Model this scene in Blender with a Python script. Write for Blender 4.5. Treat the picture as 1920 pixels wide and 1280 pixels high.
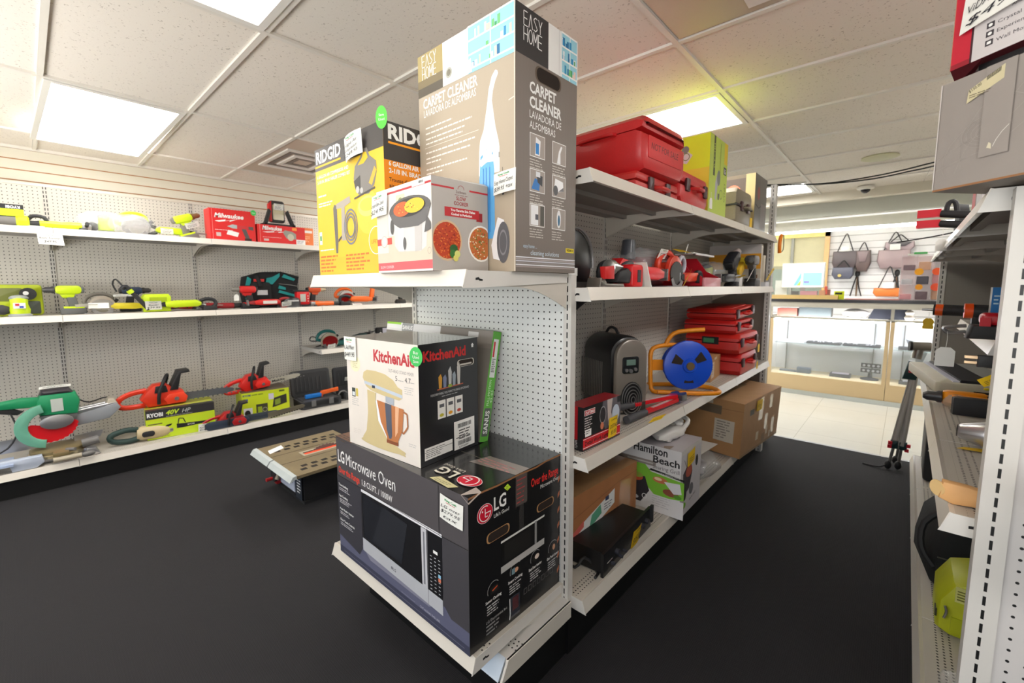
import bpy, math, random
from mathutils import Matrix, Vector
sc = bpy.context.scene
for o in list(bpy.data.objects): bpy.data.objects.remove(o)
R = math.radians
rnd = random.Random(7)

# ------------------------------------------------ camera, world, light, exposure
F_PX, YAW, PITCH, ROLL, PX, PY = 819.09, .733077, -.107038, .00214, 960.0, 625.24
cam_d = bpy.data.cameras.new('camera'); cam = bpy.data.objects.new('camera', cam_d)
sc.collection.objects.link(cam); sc.camera = cam
cam_d.sensor_fit = 'HORIZONTAL'; cam_d.sensor_width = 36
cam_d.lens = F_PX / 1920 * 36; cam_d.shift_x = (960 - PX) / 1920; cam_d.shift_y = (PY - 640) / 1920
cam_d.clip_start = .02; cam_d.clip_end = 60
cam.matrix_world = (Matrix.Translation((0, 0, 1.39)) @ Matrix.Rotation(YAW, 4, 'Z') @ Matrix.Rotation(PITCH, 4, 'X')
                    @ Matrix.Rotation(ROLL, 4, 'Y') @ Matrix.Rotation(R(90), 4, 'X'))
cam_d.dof.use_dof = True; cam_d.dof.focus_distance = 1.35; cam_d.dof.aperture_fstop = 4.0

w = bpy.data.worlds.new('world'); sc.world = w; w.use_nodes = True
bg = w.node_tree.nodes['Background']
sky = w.node_tree.nodes.new('ShaderNodeTexSky'); sky.sky_type = 'HOSEK_WILKIE'
sky.sun_direction = (-.3, -.5, .8); sky.turbidity = 3
w.node_tree.links.new(sky.outputs[0], bg.inputs[0]); bg.inputs[1].default_value = 2.2

sc.view_settings.view_transform = 'Standard'; sc.view_settings.look = 'None'
sc.view_settings.gamma = 1; sc.view_settings.use_curve_mapping = False
sc.view_settings.exposure = 0.2
sc.cycles.use_denoising = True
sc.cycles.max_bounces = 7; sc.cycles.diffuse_bounces = 4; sc.cycles.glossy_bounces = 3
sc.cycles.transmission_bounces = 4; sc.cycles.transparent_max_bounces = 12
sc.cycles.caustics_reflective = False; sc.cycles.caustics_refractive = False
sc.cycles.sample_clamp_indirect = 6
TROFFER = 14.0
CASE_LED = 60.0

def area(name, loc, rot, sx, sy, power, col):
    d = bpy.data.lights.new(name, 'AREA'); d.shape = 'RECTANGLE'; d.size = sx; d.size_y = sy
    d.energy = power; d.color = col
    o = bpy.data.objects.new(name, d); sc.collection.objects.link(o)
    o.location = loc; o.rotation_euler = rot; return o
# daylight entering through the shop windows behind the camera and on the left
area('window_daylight', (-.9, -2.62, 1.35), (R(98), 0, 0), 7.5, 1.85, 26, (.86, .93, 1))
# added fill lamps, unseen behind the camera, aimed up to brighten the ceiling
area('ceiling_fill', (-2.9, -1.5, 1.4), (R(160), 0, R(10)), 1.8, 1.2, 70, (1, .96, .9))
area('ceiling_fill', (.5, -1.1, 1.3), (R(155), 0, R(8)), 1.8, 1.2, 40, (1, .96, .9))

# ------------------------------------------------ materials
def lin(c):
    c = c / 255.0
    return c / 12.92 if c <= .04045 else ((c + .055) / 1.055) ** 2.4
MC = {}
def mt(rgb, rough=.5, metal=0, emit=0, alpha=1, var=.05, scale=14, coat=0, bump=0):
    key = (rgb, rough, metal, emit, alpha, var, scale, coat, bump)
    if key in MC: return MC[key]
    m = bpy.data.materials.new('material_%d_%d_%d' % rgb); m.use_nodes = True
    nt = m.node_tree; b = nt.nodes['Principled BSDF']
    col = (lin(rgb[0]), lin(rgb[1]), lin(rgb[2]), 1)
    b.inputs['Base Color'].default_value = col
    b.inputs['Roughness'].default_value = rough; b.inputs['Metallic'].default_value = metal
    if coat: b.inputs['Coat Weight'].default_value = coat; b.inputs['Coat Roughness'].default_value = .12
    if emit:
        b.inputs['Emission Color'].default_value = col; b.inputs['Emission Strength'].default_value = emit
    if alpha < 1: b.inputs['Alpha'].default_value = alpha
    if var or bump:
        tc = nt.nodes.new('ShaderNodeTexCoord'); n = nt.nodes.new('ShaderNodeTexNoise')
        n.inputs['Scale'].default_value = scale; n.inputs['Detail'].default_value = 3
        nt.links.new(tc.outputs['Object'], n.inputs['Vector'])
        if var:
            mx = nt.nodes.new('ShaderNodeMix'); mx.data_type = 'RGBA'
            mx.inputs[6].default_value = tuple(max(0, v * (1 - var)) for v in col[:3]) + (1,)
            mx.inputs[7].default_value = tuple(min(1, v * (1 + var)) for v in col[:3]) + (1,)
            nt.links.new(n.outputs[0], mx.inputs[0]); nt.links.new(mx.outputs[2], b.inputs['Base Color'])
        if bump:
            bp = nt.nodes.new('ShaderNodeBump'); bp.inputs['Strength'].default_value = bump; bp.inputs['Distance'].default_value = .003
            nt.links.new(n.outputs[0], bp.inputs['Height']); nt.links.new(bp.outputs[0], b.inputs['Normal'])
    MC[key] = m; return m

class G:   # tiny node helper
    def __init__(s, name, rough=.5, metal=0):
        s.m = bpy.data.materials.new(name); s.m.use_nodes = True; s.nt = s.m.node_tree
        s.b = s.nt.nodes['Principled BSDF']; s.b.inputs['Roughness'].default_value = rough; s.b.inputs['Metallic'].default_value = metal
        tc = s.nt.nodes.new('ShaderNodeTexCoord'); s.sep = s.nt.nodes.new('ShaderNodeSeparateXYZ'); s.co = tc.outputs['Object']
        s.nt.links.new(s.co, s.sep.inputs[0]); s.x, s.y, s.z = s.sep.outputs
    def f(s, op, a, b=0, c=0):
        n = s.nt.nodes.new('ShaderNodeMath'); n.operation = op
        for i, v in enumerate((a, b, c)):
            if isinstance(v, (int, float)): n.inputs[i].default_value = v
            else: s.nt.links.new(v, n.inputs[i])
        return n.outputs[0]
    def cell(s, v, p, off=0):   # signed distance to cell centre, in metres
        return s.f('MULTIPLY', s.f('SUBTRACT', s.f('FRACT', s.f('ADD', s.f('DIVIDE', v, p), off)), .5), p)
    def mix(s, fac, a, b):
        n = s.nt.nodes.new('ShaderNodeMix'); n.data_type = 'RGBA'
        for i, v in ((0, fac), (6, a), (7, b)):
            if isinstance(v, (tuple, int, float)): n.inputs[i].default_value = v
            else: s.nt.links.new(v, n.inputs[i])
        return n.outputs[2]
    def noise(s, sc_, det=3, vec=None):
        n = s.nt.nodes.new('ShaderNodeTexNoise'); n.inputs['Scale'].default_value = sc_; n.inputs['Detail'].default_value = det
        s.nt.links.new(vec or s.co, n.inputs['Vector']); return n.outputs[0]
    def color(s, v):
        if isinstance(v, tuple): s.b.inputs['Base Color'].default_value = v
        else: s.nt.links.new(v, s.b.inputs['Base Color'])
    def bump(s, h, st=.5, d=.002):
        bp = s.nt.nodes.new('ShaderNodeBump'); bp.inputs['Strength'].default_value = st; bp.inputs['Distance'].default_value = d
        s.nt.links.new(h, bp.inputs['Height']); s.nt.links.new(bp.outputs[0], s.b.inputs['Normal'])
def C(r, g, b): return (lin(r), lin(g), lin(b), 1)

def peg_material(rgb, name='perforated_board'):
    g = G(name, .55)
    dx, dz = g.cell(g.x, .0254), g.cell(g.z, .0254)
    d = g.f('SQRT', g.f('ADD', g.f('MULTIPLY', dx, dx), g.f('MULTIPLY', dz, dz)))
    hole = g.f('LESS_THAN', d, .0031)
    base = g.mix(g.noise(5), C(*[int(v * .97) for v in rgb]), C(*rgb))
    g.color(g.mix(hole, base, C(14, 14, 14))); g.bump(g.f('SUBTRACT', 1, hole), .3, .002)
    return g.m
def slot_material(rgb, offs):
    g = G('slotted_upright', .45)
    lz = g.f('LESS_THAN', g.f('ABSOLUTE', g.cell(g.z, .03175)), .0104)
    tot = 0
    for o in offs:
        lx = g.f('LESS_THAN', g.f('ABSOLUTE', g.f('SUBTRACT', g.x, o)), .0026)
        tot = lx if tot == 0 else g.f('MAXIMUM', tot, lx)
    front = g.f('LESS_THAN', g.y, .0006)
    hole = g.f('MULTIPLY', g.f('MULTIPLY', lz, tot), front)
    g.color(g.mix(hole, C(*rgb), C(16, 16, 16))); return g.m
def deck_material(rgb, depth):
    g = G('punched_shelf', .42)
    row = g.f('FLOOR', g.f('DIVIDE', g.y, .016))
    dx = g.cell(g.x, .0145, g.f('MULTIPLY', row, .5)) if False else g.cell(g.f('ADD', g.x, g.f('MULTIPLY', row, .00725)), .0145)
    dy = g.cell(g.y, .016)
    d = g.f('SQRT', g.f('ADD', g.f('MULTIPLY', dx, dx), g.f('MULTIPLY', dy, dy)))
    band = g.f('MULTIPLY', g.f('LESS_THAN', g.y, -depth + .080), g.f('GREATER_THAN', g.y, -depth + .032))
    bay = g.f('ABSOLUTE', g.cell(g.x, .61)); 
    hole = g.f('MULTIPLY', g.f('MULTIPLY', g.f('LESS_THAN', d, .0030), band), g.f('LESS_THAN', bay, .29))
    g.color(g.mix(hole, g.mix(g.noise(4), C(*[int(v * .95) for v in rgb]), C(*rgb)), C(18, 18, 18))); return g.m

# ------------------------------------------------ mesh builder
class MB:
    def __init__(s): s.v = []; s.f = []; s.m = []; s.mats = []; s.T = Matrix(); s.cut = []
    def mi(s, m):
        if m not in s.mats: s.mats.append(m)
        return s.mats.index(m)
    def add(s, vs, fs, m):
        b = len(s.v); s.cut.append((b, len(s.f))); s.v += [tuple(s.T @ Vector(v)) for v in vs]; k = s.mi(m)
        for f in fs: s.f.append(tuple(b + i for i in f)); s.m.append(k)
        return s
    def box(s, x0, y0, z0, x1, y1, z1, m, M=None, fm=None):
        vs = [(x, y, z) for z in (z0, z1) for y in (y0, y1) for x in (x0, x1)]
        if M is not None: vs = [tuple(M @ Vector(v)) for v in vs]
        fs = [(0, 2, 3, 1), (4, 5, 7, 6), (0, 1, 5, 4), (1, 3, 7, 5), (3, 2, 6, 7), (2, 0, 4, 6)]  # bottom top -y +x +y -x
        if fm:
            for i, f in enumerate(fs): s.add(vs, [f], fm.get(i, m))
        else: s.add(vs, fs, m)
        return s
    def prism(s, pts, a, b, m, ax='y', ch=0, M=None, m2=None):
        """outline pts in the plane across axis ax, from a to b; ch rounds the rims"""
        n = len(pts); area_ = sum(pts[i][0] * pts[(i + 1) % n][1] - pts[(i + 1) % n][0] * pts[i][1] for i in range(n))
        if area_ < 0: pts = pts[::-1]
        def inset(t):
            o = []
            for i in range(n):
                p0, p1, p2 = Vector(pts[i - 1]), Vector(pts[i]), Vector(pts[(i + 1) % n])
                e1 = (p1 - p0); e2 = (p2 - p1)
                if e1.length < 1e-7 or e2.length < 1e-7: o.append(tuple(p1)); continue
                e1.normalize(); e2.normalize(); n1 = Vector((-e1.y, e1.x)); n2 = Vector((-e2.y, e2.x)); q = n1 + n2
                if q.length < 1e-4: q = n1
                q.normalize(); k = 1 / max(.45, q.dot(n1)); o.append(tuple(p1 + q * t * k))
            return o
        sg = 1 if b > a else -1
        rings = [(pts, a), (pts, b)] if not ch else [(inset(ch), a), (inset(ch * .3), a + sg * ch * .3), (pts, a + sg * ch), (pts, b - sg * ch), (inset(ch * .3), b - sg * ch * .3), (inset(ch), b)]
        def P3(p, d): return (p[0], d, p[1]) if ax == 'y' else (d, p[0], p[1]) if ax == 'x' else (p[0], p[1], d)
        vs = [P3(p, d) for r_, d in rings for p in r_]
        if M is not None: vs = [tuple(M @ Vector(v)) for v in vs]
        fs = []
        for k in range(len(rings) - 1):
            for i in range(n): j = (i + 1) % n; fs.append((k * n + i, k * n + j, (k + 1) * n + j, (k + 1) * n + i))
        caps = [tuple(range(n))[::-1], tuple(range((len(rings) - 1) * n, len(rings) * n))]
        s.add(vs, fs, m); b0 = len(s.v) - len(vs)
        for c in caps: s.f.append(tuple(b0 + i for i in c)); s.m.append(s.mi(m2 or m))
        return s
    def cyl(s, p0, p1, r0, m, r1=None, seg=16, cap=True):
        p0, p1 = Vector(p0), Vector(p1); r1 = r0 if r1 is None else r1
        d = (p1 - p0); q = d.to_track_quat('Z', 'Y')
        vs = []
        for p, r_ in ((p0, r0), (p1, r1)):
            for i in range(seg):
                a = 2 * math.pi * i / seg; vs.append(tuple(p + q @ Vector((math.cos(a) * r_, math.sin(a) * r_, 0))))
        fs = [(i, (i + 1) % seg, seg + (i + 1) % seg, seg + i) for i in range(seg)]
        if cap: fs += [tuple(range(seg))[::-1], tuple(range(seg, 2 * seg))]
        return s.add(vs, fs, m)
    def lathe(s, prof, m, p0=(0, 0, 0), ax=(0, 0, 1), seg=24):
        q = Vector(ax).to_track_quat('Z', 'Y'); p0 = Vector(p0); vs = []; n = len(prof)
        for r_, z in prof:
            for i in range(seg):
                a = 2 * math.pi * i / seg; vs.append(tuple(p0 + q @ Vector((math.cos(a) * r_, math.sin(a) * r_, z))))
        fs = [(k * seg + i, k * seg + (i + 1) % seg, (k + 1) * seg + (i + 1) % seg, (k + 1) * seg + i) for k in range(n - 1) for i in range(seg)]
        fs += [tuple(range(seg))[::-1], tuple(range((n - 1) * seg, n * seg))]
        return s.add(vs, fs, m)
    def tube(s, pts, r_, m, seg=8, smooth=3, closed=False, rs=None):
        P = [Vector(p) for p in pts]
        if smooth and len(P) > 2:
            Q = []; n = len(P); rr = []
            for i in range(n if closed else n - 1):
                a, b, c, d = (P[(i - 1) % n] if (closed or i > 0) else P[0]), P[i], P[(i + 1) % n], (P[(i + 2) % n] if (closed or i + 2 < n) else P[-1])
                for k in range(smooth):
                    t = k / smooth
                    Q.append(.5 * ((2 * b) + (c - a) * t + (2 * a - 5 * b + 4 * c - d) * t * t + (3 * b - a - 3 * c + d) * t ** 3))
            if not closed: Q.append(P[-1])
            P = Q
        n = len(P); vs = []; up = Vector((0, 0, 1)); prev = None
        for i, p in enumerate(P):
            t = (P[(i + 1) % n] - P[i - 1]) if closed else (P[min(i + 1, n - 1)] - P[max(i - 1, 0)])
            if t.length < 1e-9: t = Vector((1, 0, 0))
            t.normalize()
            if prev is None:
                u = t.cross(up)
                if u.length < .1: u = t.cross(Vector((1, 0, 0)))
            else: u = prev - t * prev.dot(t)
            u.normalize(); prev = u; w_ = t.cross(u)
            for k in range(seg):
                a = 2 * math.pi * k / seg; vs.append(tuple(p + (u * math.cos(a) + w_ * math.sin(a)) * r_))
        fs = [(i * seg + k, i * seg + (k + 1) % seg, ((i + 1) % n) * seg + (k + 1) % seg, ((i + 1) % n) * seg + k) for i in range(n if closed else n - 1) for k in range(seg)]
        if not closed: fs += [tuple(range(seg))[::-1], tuple(range((n - 1) * seg, n * seg))]
        return s.add(vs, fs, m)
    def blob(s, c, rx, ry, rz, m, noise=0, seg=16, rings=10, sq=1, seed=0):
        rn = random.Random(seed); ph = [rn.uniform(0, 6) for _ in range(8)]; vs = []
        def pw(v): return math.copysign(abs(v) ** sq, v)
        for j in range(rings + 1):
            th = math.pi * j / rings
            for i in range(seg):
                a = 2 * math.pi * i / seg
                k = 1 + noise * (math.sin(3 * a + ph[0] + 2 * th) * .5 + math.sin(5 * a + ph[1]) * math.sin(4 * th + ph[2]) * .5 + math.sin(9 * a + 7 * th + ph[3]) * .35)
                vs.append((c[0] + rx * k * pw(math.sin(th)) * pw(math.cos(a)), c[1] + ry * k * pw(math.sin(th)) * pw(math.sin(a)), c[2] - rz * k * pw(math.cos(th))))
        fs = [(j * seg + i, j * seg + (i + 1) % seg, (j + 1) * seg + (i + 1) % seg, (j + 1) * seg + i) for j in range(rings) for i in range(seg)]
        return s.add(vs, fs, m)
    def pieces(s):
        out = []; C_ = s.cut + [(len(s.v), len(s.f))]
        for (v0, f0), (v1, f1) in zip(C_[:-1], C_[1:]):
            q = MB(); q.v = s.v[v0:v1]; q.f = [tuple(i - v0 for i in f) for f in s.f[f0:f1]]; q.m = s.m[f0:f1]; q.mats = s.mats; out.append(q)
        return out
    def build(s, name, parent=None, loc=None, smooth=35, bev=0):
        me = bpy.data.meshes.new(name); me.from_pydata(s.v, [], s.f)
        for m in s.mats: me.materials.append(m)
        me.polygons.foreach_set('material_index', s.m); me.update()
        if smooth:
            me.polygons.foreach_set('use_smooth', [True] * len(me.polygons)); me.set_sharp_from_angle(angle=R(smooth))
        o = bpy.data.objects.new(name, me); sc.collection.objects.link(o)
        if parent: o.parent = parent
        if loc: o.location = loc
        if bev:
            b = o.modifiers.new('bevel', 'BEVEL'); b.width = bev; b.segments = 2; b.limit_method = 'ANGLE'; b.angle_limit = R(50)
        return o

def tag(o, label, cat, group=None):
    o['label'] = label; o['category'] = cat
    if group: o['group'] = group
    return o
def thing(name, label, cat, loc=(0, 0, 0), rz=0, group=None, rx=0, ry=0):
    o = bpy.data.objects.new(name, None); sc.collection.objects.link(o); o.empty_display_size = .05
    o.location = loc; o.rotation_euler = (R(rx), R(ry), R(rz)); return tag(o, label, cat, group)
def struct(o): o['kind'] = 'structure'; return o
def rrect(x0, y0, x1, y1, r_, n=4):
    o = []
    for cx, cy, a0 in ((x1 - r_, y1 - r_, 0), (x0 + r_, y1 - r_, 90), (x0 + r_, y0 + r_, 180), (x1 - r_, y0 + r_, 270)):
        for k in range(n + 1): a = R(a0 + 90 * k / n); o.append((cx + r_ * math.cos(a), cy + r_ * math.sin(a)))
    return o
def circ(cx, cy, rx, ry=None, n=24, a0=0, a1=360):
    ry = rx if ry is None else ry; full = (a1 - a0) >= 360
    return [(cx + rx * math.cos(R(a0 + (a1 - a0) * k / (n if full else n - 1))), cy + ry * math.sin(R(a0 + (a1 - a0) * k / (n if full else n - 1)))) for k in range(n)]

# ------------------------------------------------ printing on faces
TXT = {}
def glyphs(t, bold=0, shear=0):
    k = (t, bold, shear)
    if k not in TXT:
        cu = bpy.data.curves.new('lettering', 'FONT'); cu.body = t; cu.size = 1; cu.resolution_u = 2; cu.offset = bold; cu.shear = shear
        cu.fill_mode = 'FRONT'
        o = bpy.data.objects.new('lettering', cu); me = o.to_mesh()
        vs = [tuple(v.co) for v in me.vertices]; fs = [tuple(p.vertices) for p in me.polygons]
        o.to_mesh_clear(); bpy.data.objects.remove(o); bpy.data.curves.remove(cu)
        TXT[k] = (vs, fs)
    return TXT[k]
WHITE = mt((240, 240, 238), .6); INK = mt((20, 20, 22), .6); RED = mt((205, 28, 34), .5)
class Face:
    """prints on one face; a print is lifted one layer above whatever it overlaps"""
    def __init__(s, mb, O, U, V, N=None, step=.0003):
        s.mb = mb; s.O = Vector(O); s.U = Vector(U).normalized(); s.V = Vector(V).normalized()
        s.N = s.U.cross(s.V) if N is None else Vector(N); s.base = 1; s.step = step; s.boxes = []; s.lay = 1
    @property
    def k(s): return s.base
    @k.setter
    def k(s, v):
        if v == 12: s.base = 12
    def layer(s, P_):
        a, b = min(p[0] for p in P_), min(p[1] for p in P_); c, d = max(p[0] for p in P_), max(p[1] for p in P_); L_ = s.base
        for q in s.boxes:
            if q[4] >= L_ and a < q[2] and c > q[0] and b < q[3] and d > q[1]: L_ = q[4] + 1
        s.boxes.append((a, b, c, d, L_)); s.lay = L_
    def pt(s, u, v): return tuple(s.O + s.U * u + s.V * v + s.N * (s.lay * s.step))
    def poly(s, pts, m):
        s.layer(pts); a = sum(pts[i][0] * pts[(i + 1) % len(pts)][1] - pts[(i + 1) % len(pts)][0] * pts[i][1] for i in range(len(pts)))
        if a < 0: pts = pts[::-1]
        s.mb.add([s.pt(*p) for p in pts], [tuple(range(len(pts)))], m); return s
    def rect(s, u0, v0, u1, v1, m): return s.poly([(u0, v0), (u1, v0), (u1, v1), (u0, v1)], m)
    def ell(s, cu, cv, ru, rv, m, a0=0, a1=360, n=24): return s.poly(circ(cu, cv, ru, rv, n, a0, a1), m)
    def ring(s, cu, cv, r0, r1, m, a0=0, a1=360, n=24, asp=1):
        A = [R(a0 + (a1 - a0) * i / n) for i in range(n + 1)]; P_ = [(cu + r_ * math.cos(a), cv + asp * r_ * math.sin(a)) for a in A for r_ in (r0, r1)]
        s.layer(P_); s.mb.add([s.pt(*p) for p in P_], [(2 * i, 2 * i + 1, 2 * i + 3, 2 * i + 2) for i in range(n)], m); return s
    def line(s, pts, w_, m):
        s.layer(list(pts))
        for (a, b) in zip(pts[:-1], pts[1:]):
            d = Vector((b[0] - a[0], b[1] - a[1]))
            if d.length < 1e-6: continue
            d.normalize(); n = Vector((-d.y, d.x)) * w_ / 2
            s.mb.add([s.pt(*p) for p in ((a[0] - n.x, a[1] - n.y), (b[0] - n.x, b[1] - n.y), (b[0] + n.x, b[1] + n.y), (a[0] + n.x, a[1] + n.y))], [(0, 1, 2, 3)], m)
        return s
    def text(s, t, u, v, size, m, width=None, rot=0, bold=0, shear=0, al='l'):
        """size = cap height in metres; width squeezes the line to that length"""
        vs, fs = glyphs(t, bold, shear)
        if not vs: return s
        x0 = min(a[0] for a in vs); x1 = max(a[0] for a in vs); k = size / .7; kx = k if not width else width / (x1 - x0)
        L = (x1 - x0) * kx; off = 0 if al == 'l' else -L if al == 'r' else -L / 2
        c, sn = math.cos(R(rot)), math.sin(R(rot)); out = []
        for a in vs:
            p, q = (a[0] - x0) * kx + off, a[1] * k; out.append((u + p * c - q * sn, v + p * sn + q * c))
        s.layer(out); s.mb.add([s.pt(*p) for p in out], fs, m); return s
    def bars(s, u, v, w_, n, dv, m, h=.4, jag=.35, seed=1):   # a block of small print too fine to read
        rn = random.Random(seed)
        for i in range(n):
            L = w_ * (1 - jag * rn.random()); x = u; e = u + L
            while x < e:
                q = min(e, x + dv * rn.uniform(1.2, 3.6)); s.k -= 1; s.rect(x, v - i * dv, q, v - i * dv + dv * h, m); x = q + dv * .45
        s.k += 1; return s
    def barcode(s, u0, v0, u1, v1, seed=3):
        rn = random.Random(seed); x = u0; s.rect(u0 - .002, v0 - .002, u1 + .002, v1 + .002, WHITE)
        while x < u1:
            q = rn.choice((.0006, .001, .0015)) * 1.3; s.k -= 1; s.rect(x, v0, min(u1, x + q), v1, INK); x += q + rn.choice((.0007, .0012)) * 1.2
        s.k += 1; return s

TAGW = mt((236, 236, 230), .65, var=.03); TAGY = mt((232, 190, 20), .6, var=.05); GRN = mt((30, 150, 80), .6); PEN = mt((28, 28, 40), .6)
def price_tag(parent, O, U, V, w_, h, lines, yellow=False, head='King Cash', name='price_tag', curl=.003, label=None):
    """paper tag, bowed slightly; (O,U,V) its lower left corner and axes in the parent's space"""
    mb = MB(); U = Vector(U).normalized(); V = Vector(V).normalized(); N = U.cross(V); O = Vector(O)
    m = TAGY if yellow else TAGW
    for sgn in (0, -.0004):
        vs = [tuple(O + U * (w_ * i / 4) + V * (h * j) + N * (curl * (1 - (i / 2 - 1) ** 2) + .001 + sgn)) for j in (0, 1) for i in range(5)]
        mb.add(vs, [(i, i + 1, i + 6, i + 5) for i in range(4)], m)
    f = Face(mb, O + N * (curl + .0012), U, V)
    if head and not yellow:
        f.text(head, w_ * .5, h * .84, h * .085, GRN, bold=.02, al='c', width=w_ * .5); f.bars(w_ * .3, h * .77, w_ * .4, 1, h * .05, RED)
    elif head: f.text(head, w_ * .5, h * .83, h * .09, INK, al='c', width=w_ * .7)
    n = len(lines)
    for i, t in enumerate(lines):
        hh = h * (.62 / max(n, 1))
        if not t.strip(): f.bars(w_ * .12, h * .52, w_ * .76, 3, h * .16, PEN, h=.28, seed=int(h * 9999)); continue
        f.text(t, w_ * .5, h * .70 - hh * (i + .75), hh * .62, PEN, al='c', width=w_ * (.84 if len(t) > 5 else .62), shear=.25, rot=3)
    o = mb.build(name, parent, smooth=60); o['label'] = label or ('yellow paper price tag' if yellow else 'white paper price tag'); return o
def string_tag(parent, p, h=.05, yellow=False, name='price_tag', drop=.03, ry=0):
    """little shouldered tag hanging on a string, facing -y in its parent's space"""
    mb = MB(); w_ = h * .75; M = Matrix.Translation(p) @ Matrix.Rotation(R(ry), 4, 'Z')
    mb.prism([(-w_ / 2, -drop - h), (w_ / 2, -drop - h), (w_ / 2, -drop - .012), (w_ / 4, -drop), (-w_ / 4, -drop), (-w_ / 2, -drop - .012)], -.0004, .0004, TAGY if yellow else TAGW, M=M)
    mb.tube([tuple(M @ Vector(q)) for q in ((0, 0, 0), (.002, 0, -drop * .5), (0, 0, -drop - .004))], .0008, TAGW, seg=5)
    o = mb.build(name, parent); o['label'] = 'small hanging paper tag'; return o

def carton(name, label, cat, near, z, yaw, w_, d, h, mL, mR=None, mT=None, group=None, bev=.002, seams=True):
    """box whose near vertical edge stands at `near`; left face looks to -y, right face to +x"""
    mb = MB(); mR = mR or mL; mT = mT or mR
    mb.box(-w_, 0, 0, 0, d, h, mL, fm={0: mT, 1: mT, 3: mR, 4: mL, 5: mR})
    L = Face(mb, (-w_, 0, 0), (1, 0, 0), (0, 0, 1)); Rr = Face(mb, (0, 0, 0), (0, 1, 0), (0, 0, 1)); T = Face(mb, (-w_, 0, h), (1, 0, 0), (0, 1, 0))
    def fin():
        o = mb.build(name, smooth=0); o.location = (near[0], near[1], z); o.rotation_euler = (0, 0, R(yaw)); tag(o, label, cat, group); return o
    return mb, L, Rr, T, fin
# ------------------------------------------------ the room
H = 2.437
XW, XE, YF, YB = -5.0, 3.6, -2.7, 8.3
# carpet: fine ribs running along the aisle
g = G('ribbed_carpet', .95)
rib = g.f('ABSOLUTE', g.cell(g.x, .0065)); thr = g.f('ABSOLUTE', g.cell(g.y, .009))
hgt = g.f('ADD', g.f('MULTIPLY', rib, -260), g.f('MULTIPLY', thr, -90))
base = g.mix(g.noise(1.3, 2), C(29, 28, 31), C(35, 33, 36)); fleck = g.f('GREATER_THAN', g.noise(160, 2), .70)
g.color(g.mix(g.f('MULTIPLY', rib, 220), g.mix(g.f('MULTIPLY', fleck, .35), base, C(60, 58, 60)), C(17, 17, 21))); g.bump(hgt, .5, .002)
struct(MB().box(XW - .1, YF - .1, -.06, XE + .1, 4.59, 0, g.m).build('floor', smooth=0))
g = G('floor_tile', .22)
j = g.f('MAXIMUM', g.f('LESS_THAN', g.f('ABSOLUTE', g.cell(g.x, .61, .12)), .303), 0); jy = g.f('LESS_THAN', g.f('ABSOLUTE', g.cell(g.y, .61, .0)), .303)
g.color(g.mix(g.f('MULTIPLY', j, jy), C(176, 170, 156), g.mix(g.noise(2.2), C(206, 202, 188), C(216, 213, 201))))
struct(MB().box(XW - .1, 4.6, -.06, XE + .1, YB + .1, .001, g.m).build('floor', smooth=0))
struct(MB().box(XW, 4.575, 0, XE, 4.61, .004, mt((150, 150, 148), .35, .7)).build('trim_1', smooth=0))
# ceiling tiles with pinholes
g = G('acoustic_tile', .9)
spk = g.f('GREATER_THAN', g.noise(95, 3), .655); big = g.noise(.9, 2)
g.color(g.mix(g.f('MULTIPLY', spk, g.f('ADD', g.f('MULTIPLY', big, .8), .1)), g.mix(big, C(232, 225, 216), C(238, 232, 224)), C(150, 138, 126))); g.bump(g.noise(60, 4), .25, .002)
ceil_m = g.m
struct(MB().box(XW - .1, YF - .1, H, XE + .1, 6.16, H + .05, ceil_m).build('ceiling', smooth=0))
struct(MB().box(XW - .1, 6.16, H + .12, XE + .1, YB + .1, H + .17, ceil_m).build('ceiling', smooth=0))
GX = [-.775 * 1.047 + 1.22 * k for k in range(-4, 4)]; GY = [.13 * 1.047 + .61 * k for k in range(-5, 11)]
tb = mt((228, 224, 217), .45, var=.02)
mb = MB()
for x in GX:
    if XW < x < XE: mb.box(x - .012, YF, H - .012, x + .012, 6.16, H + .001, tb)
for y in GY:
    if y < 6.1: mb.box(XW, y - .012, H - .011, XE, y + .012, H + .001, tb)
mb.box(XW, YF, H - .02, XW + .025, 6.16, H, tb)
struct(mb.build('trim_2', smooth=0))
# walls
g = G('slatwall_panel', .5)
gz = g.f('ABSOLUTE', g.cell(g.z, .0765, .37)); gr = g.f('GREATER_THAN', gz, .0345)
g.color(g.mix(gr, C(226, 222, 208), C(176, 120, 74))); g.bump(g.f('SUBTRACT', 1, gr), .6, .004)
slat_m = g.m
wall_m = mt((224, 220, 208), .7, var=.03)
struct(MB().box(XW - .1, YF, 0, XW, YB, H + .2, slat_m).build('wall_left', smooth=0))
struct(MB().box(XE, YF, 0, XE + .1, YB, H + .2, wall_m).build('wall_right', smooth=0))
mb = MB()   # shop front behind the camera: piers, sill and head around wide windows
mb.box(XW, YF - .1, 0, XE, YF, .4, wall_m); mb.box(XW, YF - .1, 2.3, XE, YF, H, wall_m)
for x in (XW, -2.9, -.7, 1.5, XE - .15): mb.box(x, YF - .1, .4, x + .15, YF, 2.3, wall_m)
struct(mb.build('wall_front', smooth=0))
g = G('back_slatwall', .45)
gz = g.f('ABSOLUTE', g.cell(g.z, .098, .2)); gr = g.f('GREATER_THAN', gz, .0445)
g.color(g.mix(gr, C(248, 248, 248), C(170, 168, 166))); g.bump(g.f('SUBTRACT', 1, gr), .6, .004)
struct(MB().box(XW, YB - .02, 0, XE, YB + .1, H + .2, g.m).build('wall_back', smooth=0))
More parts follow.
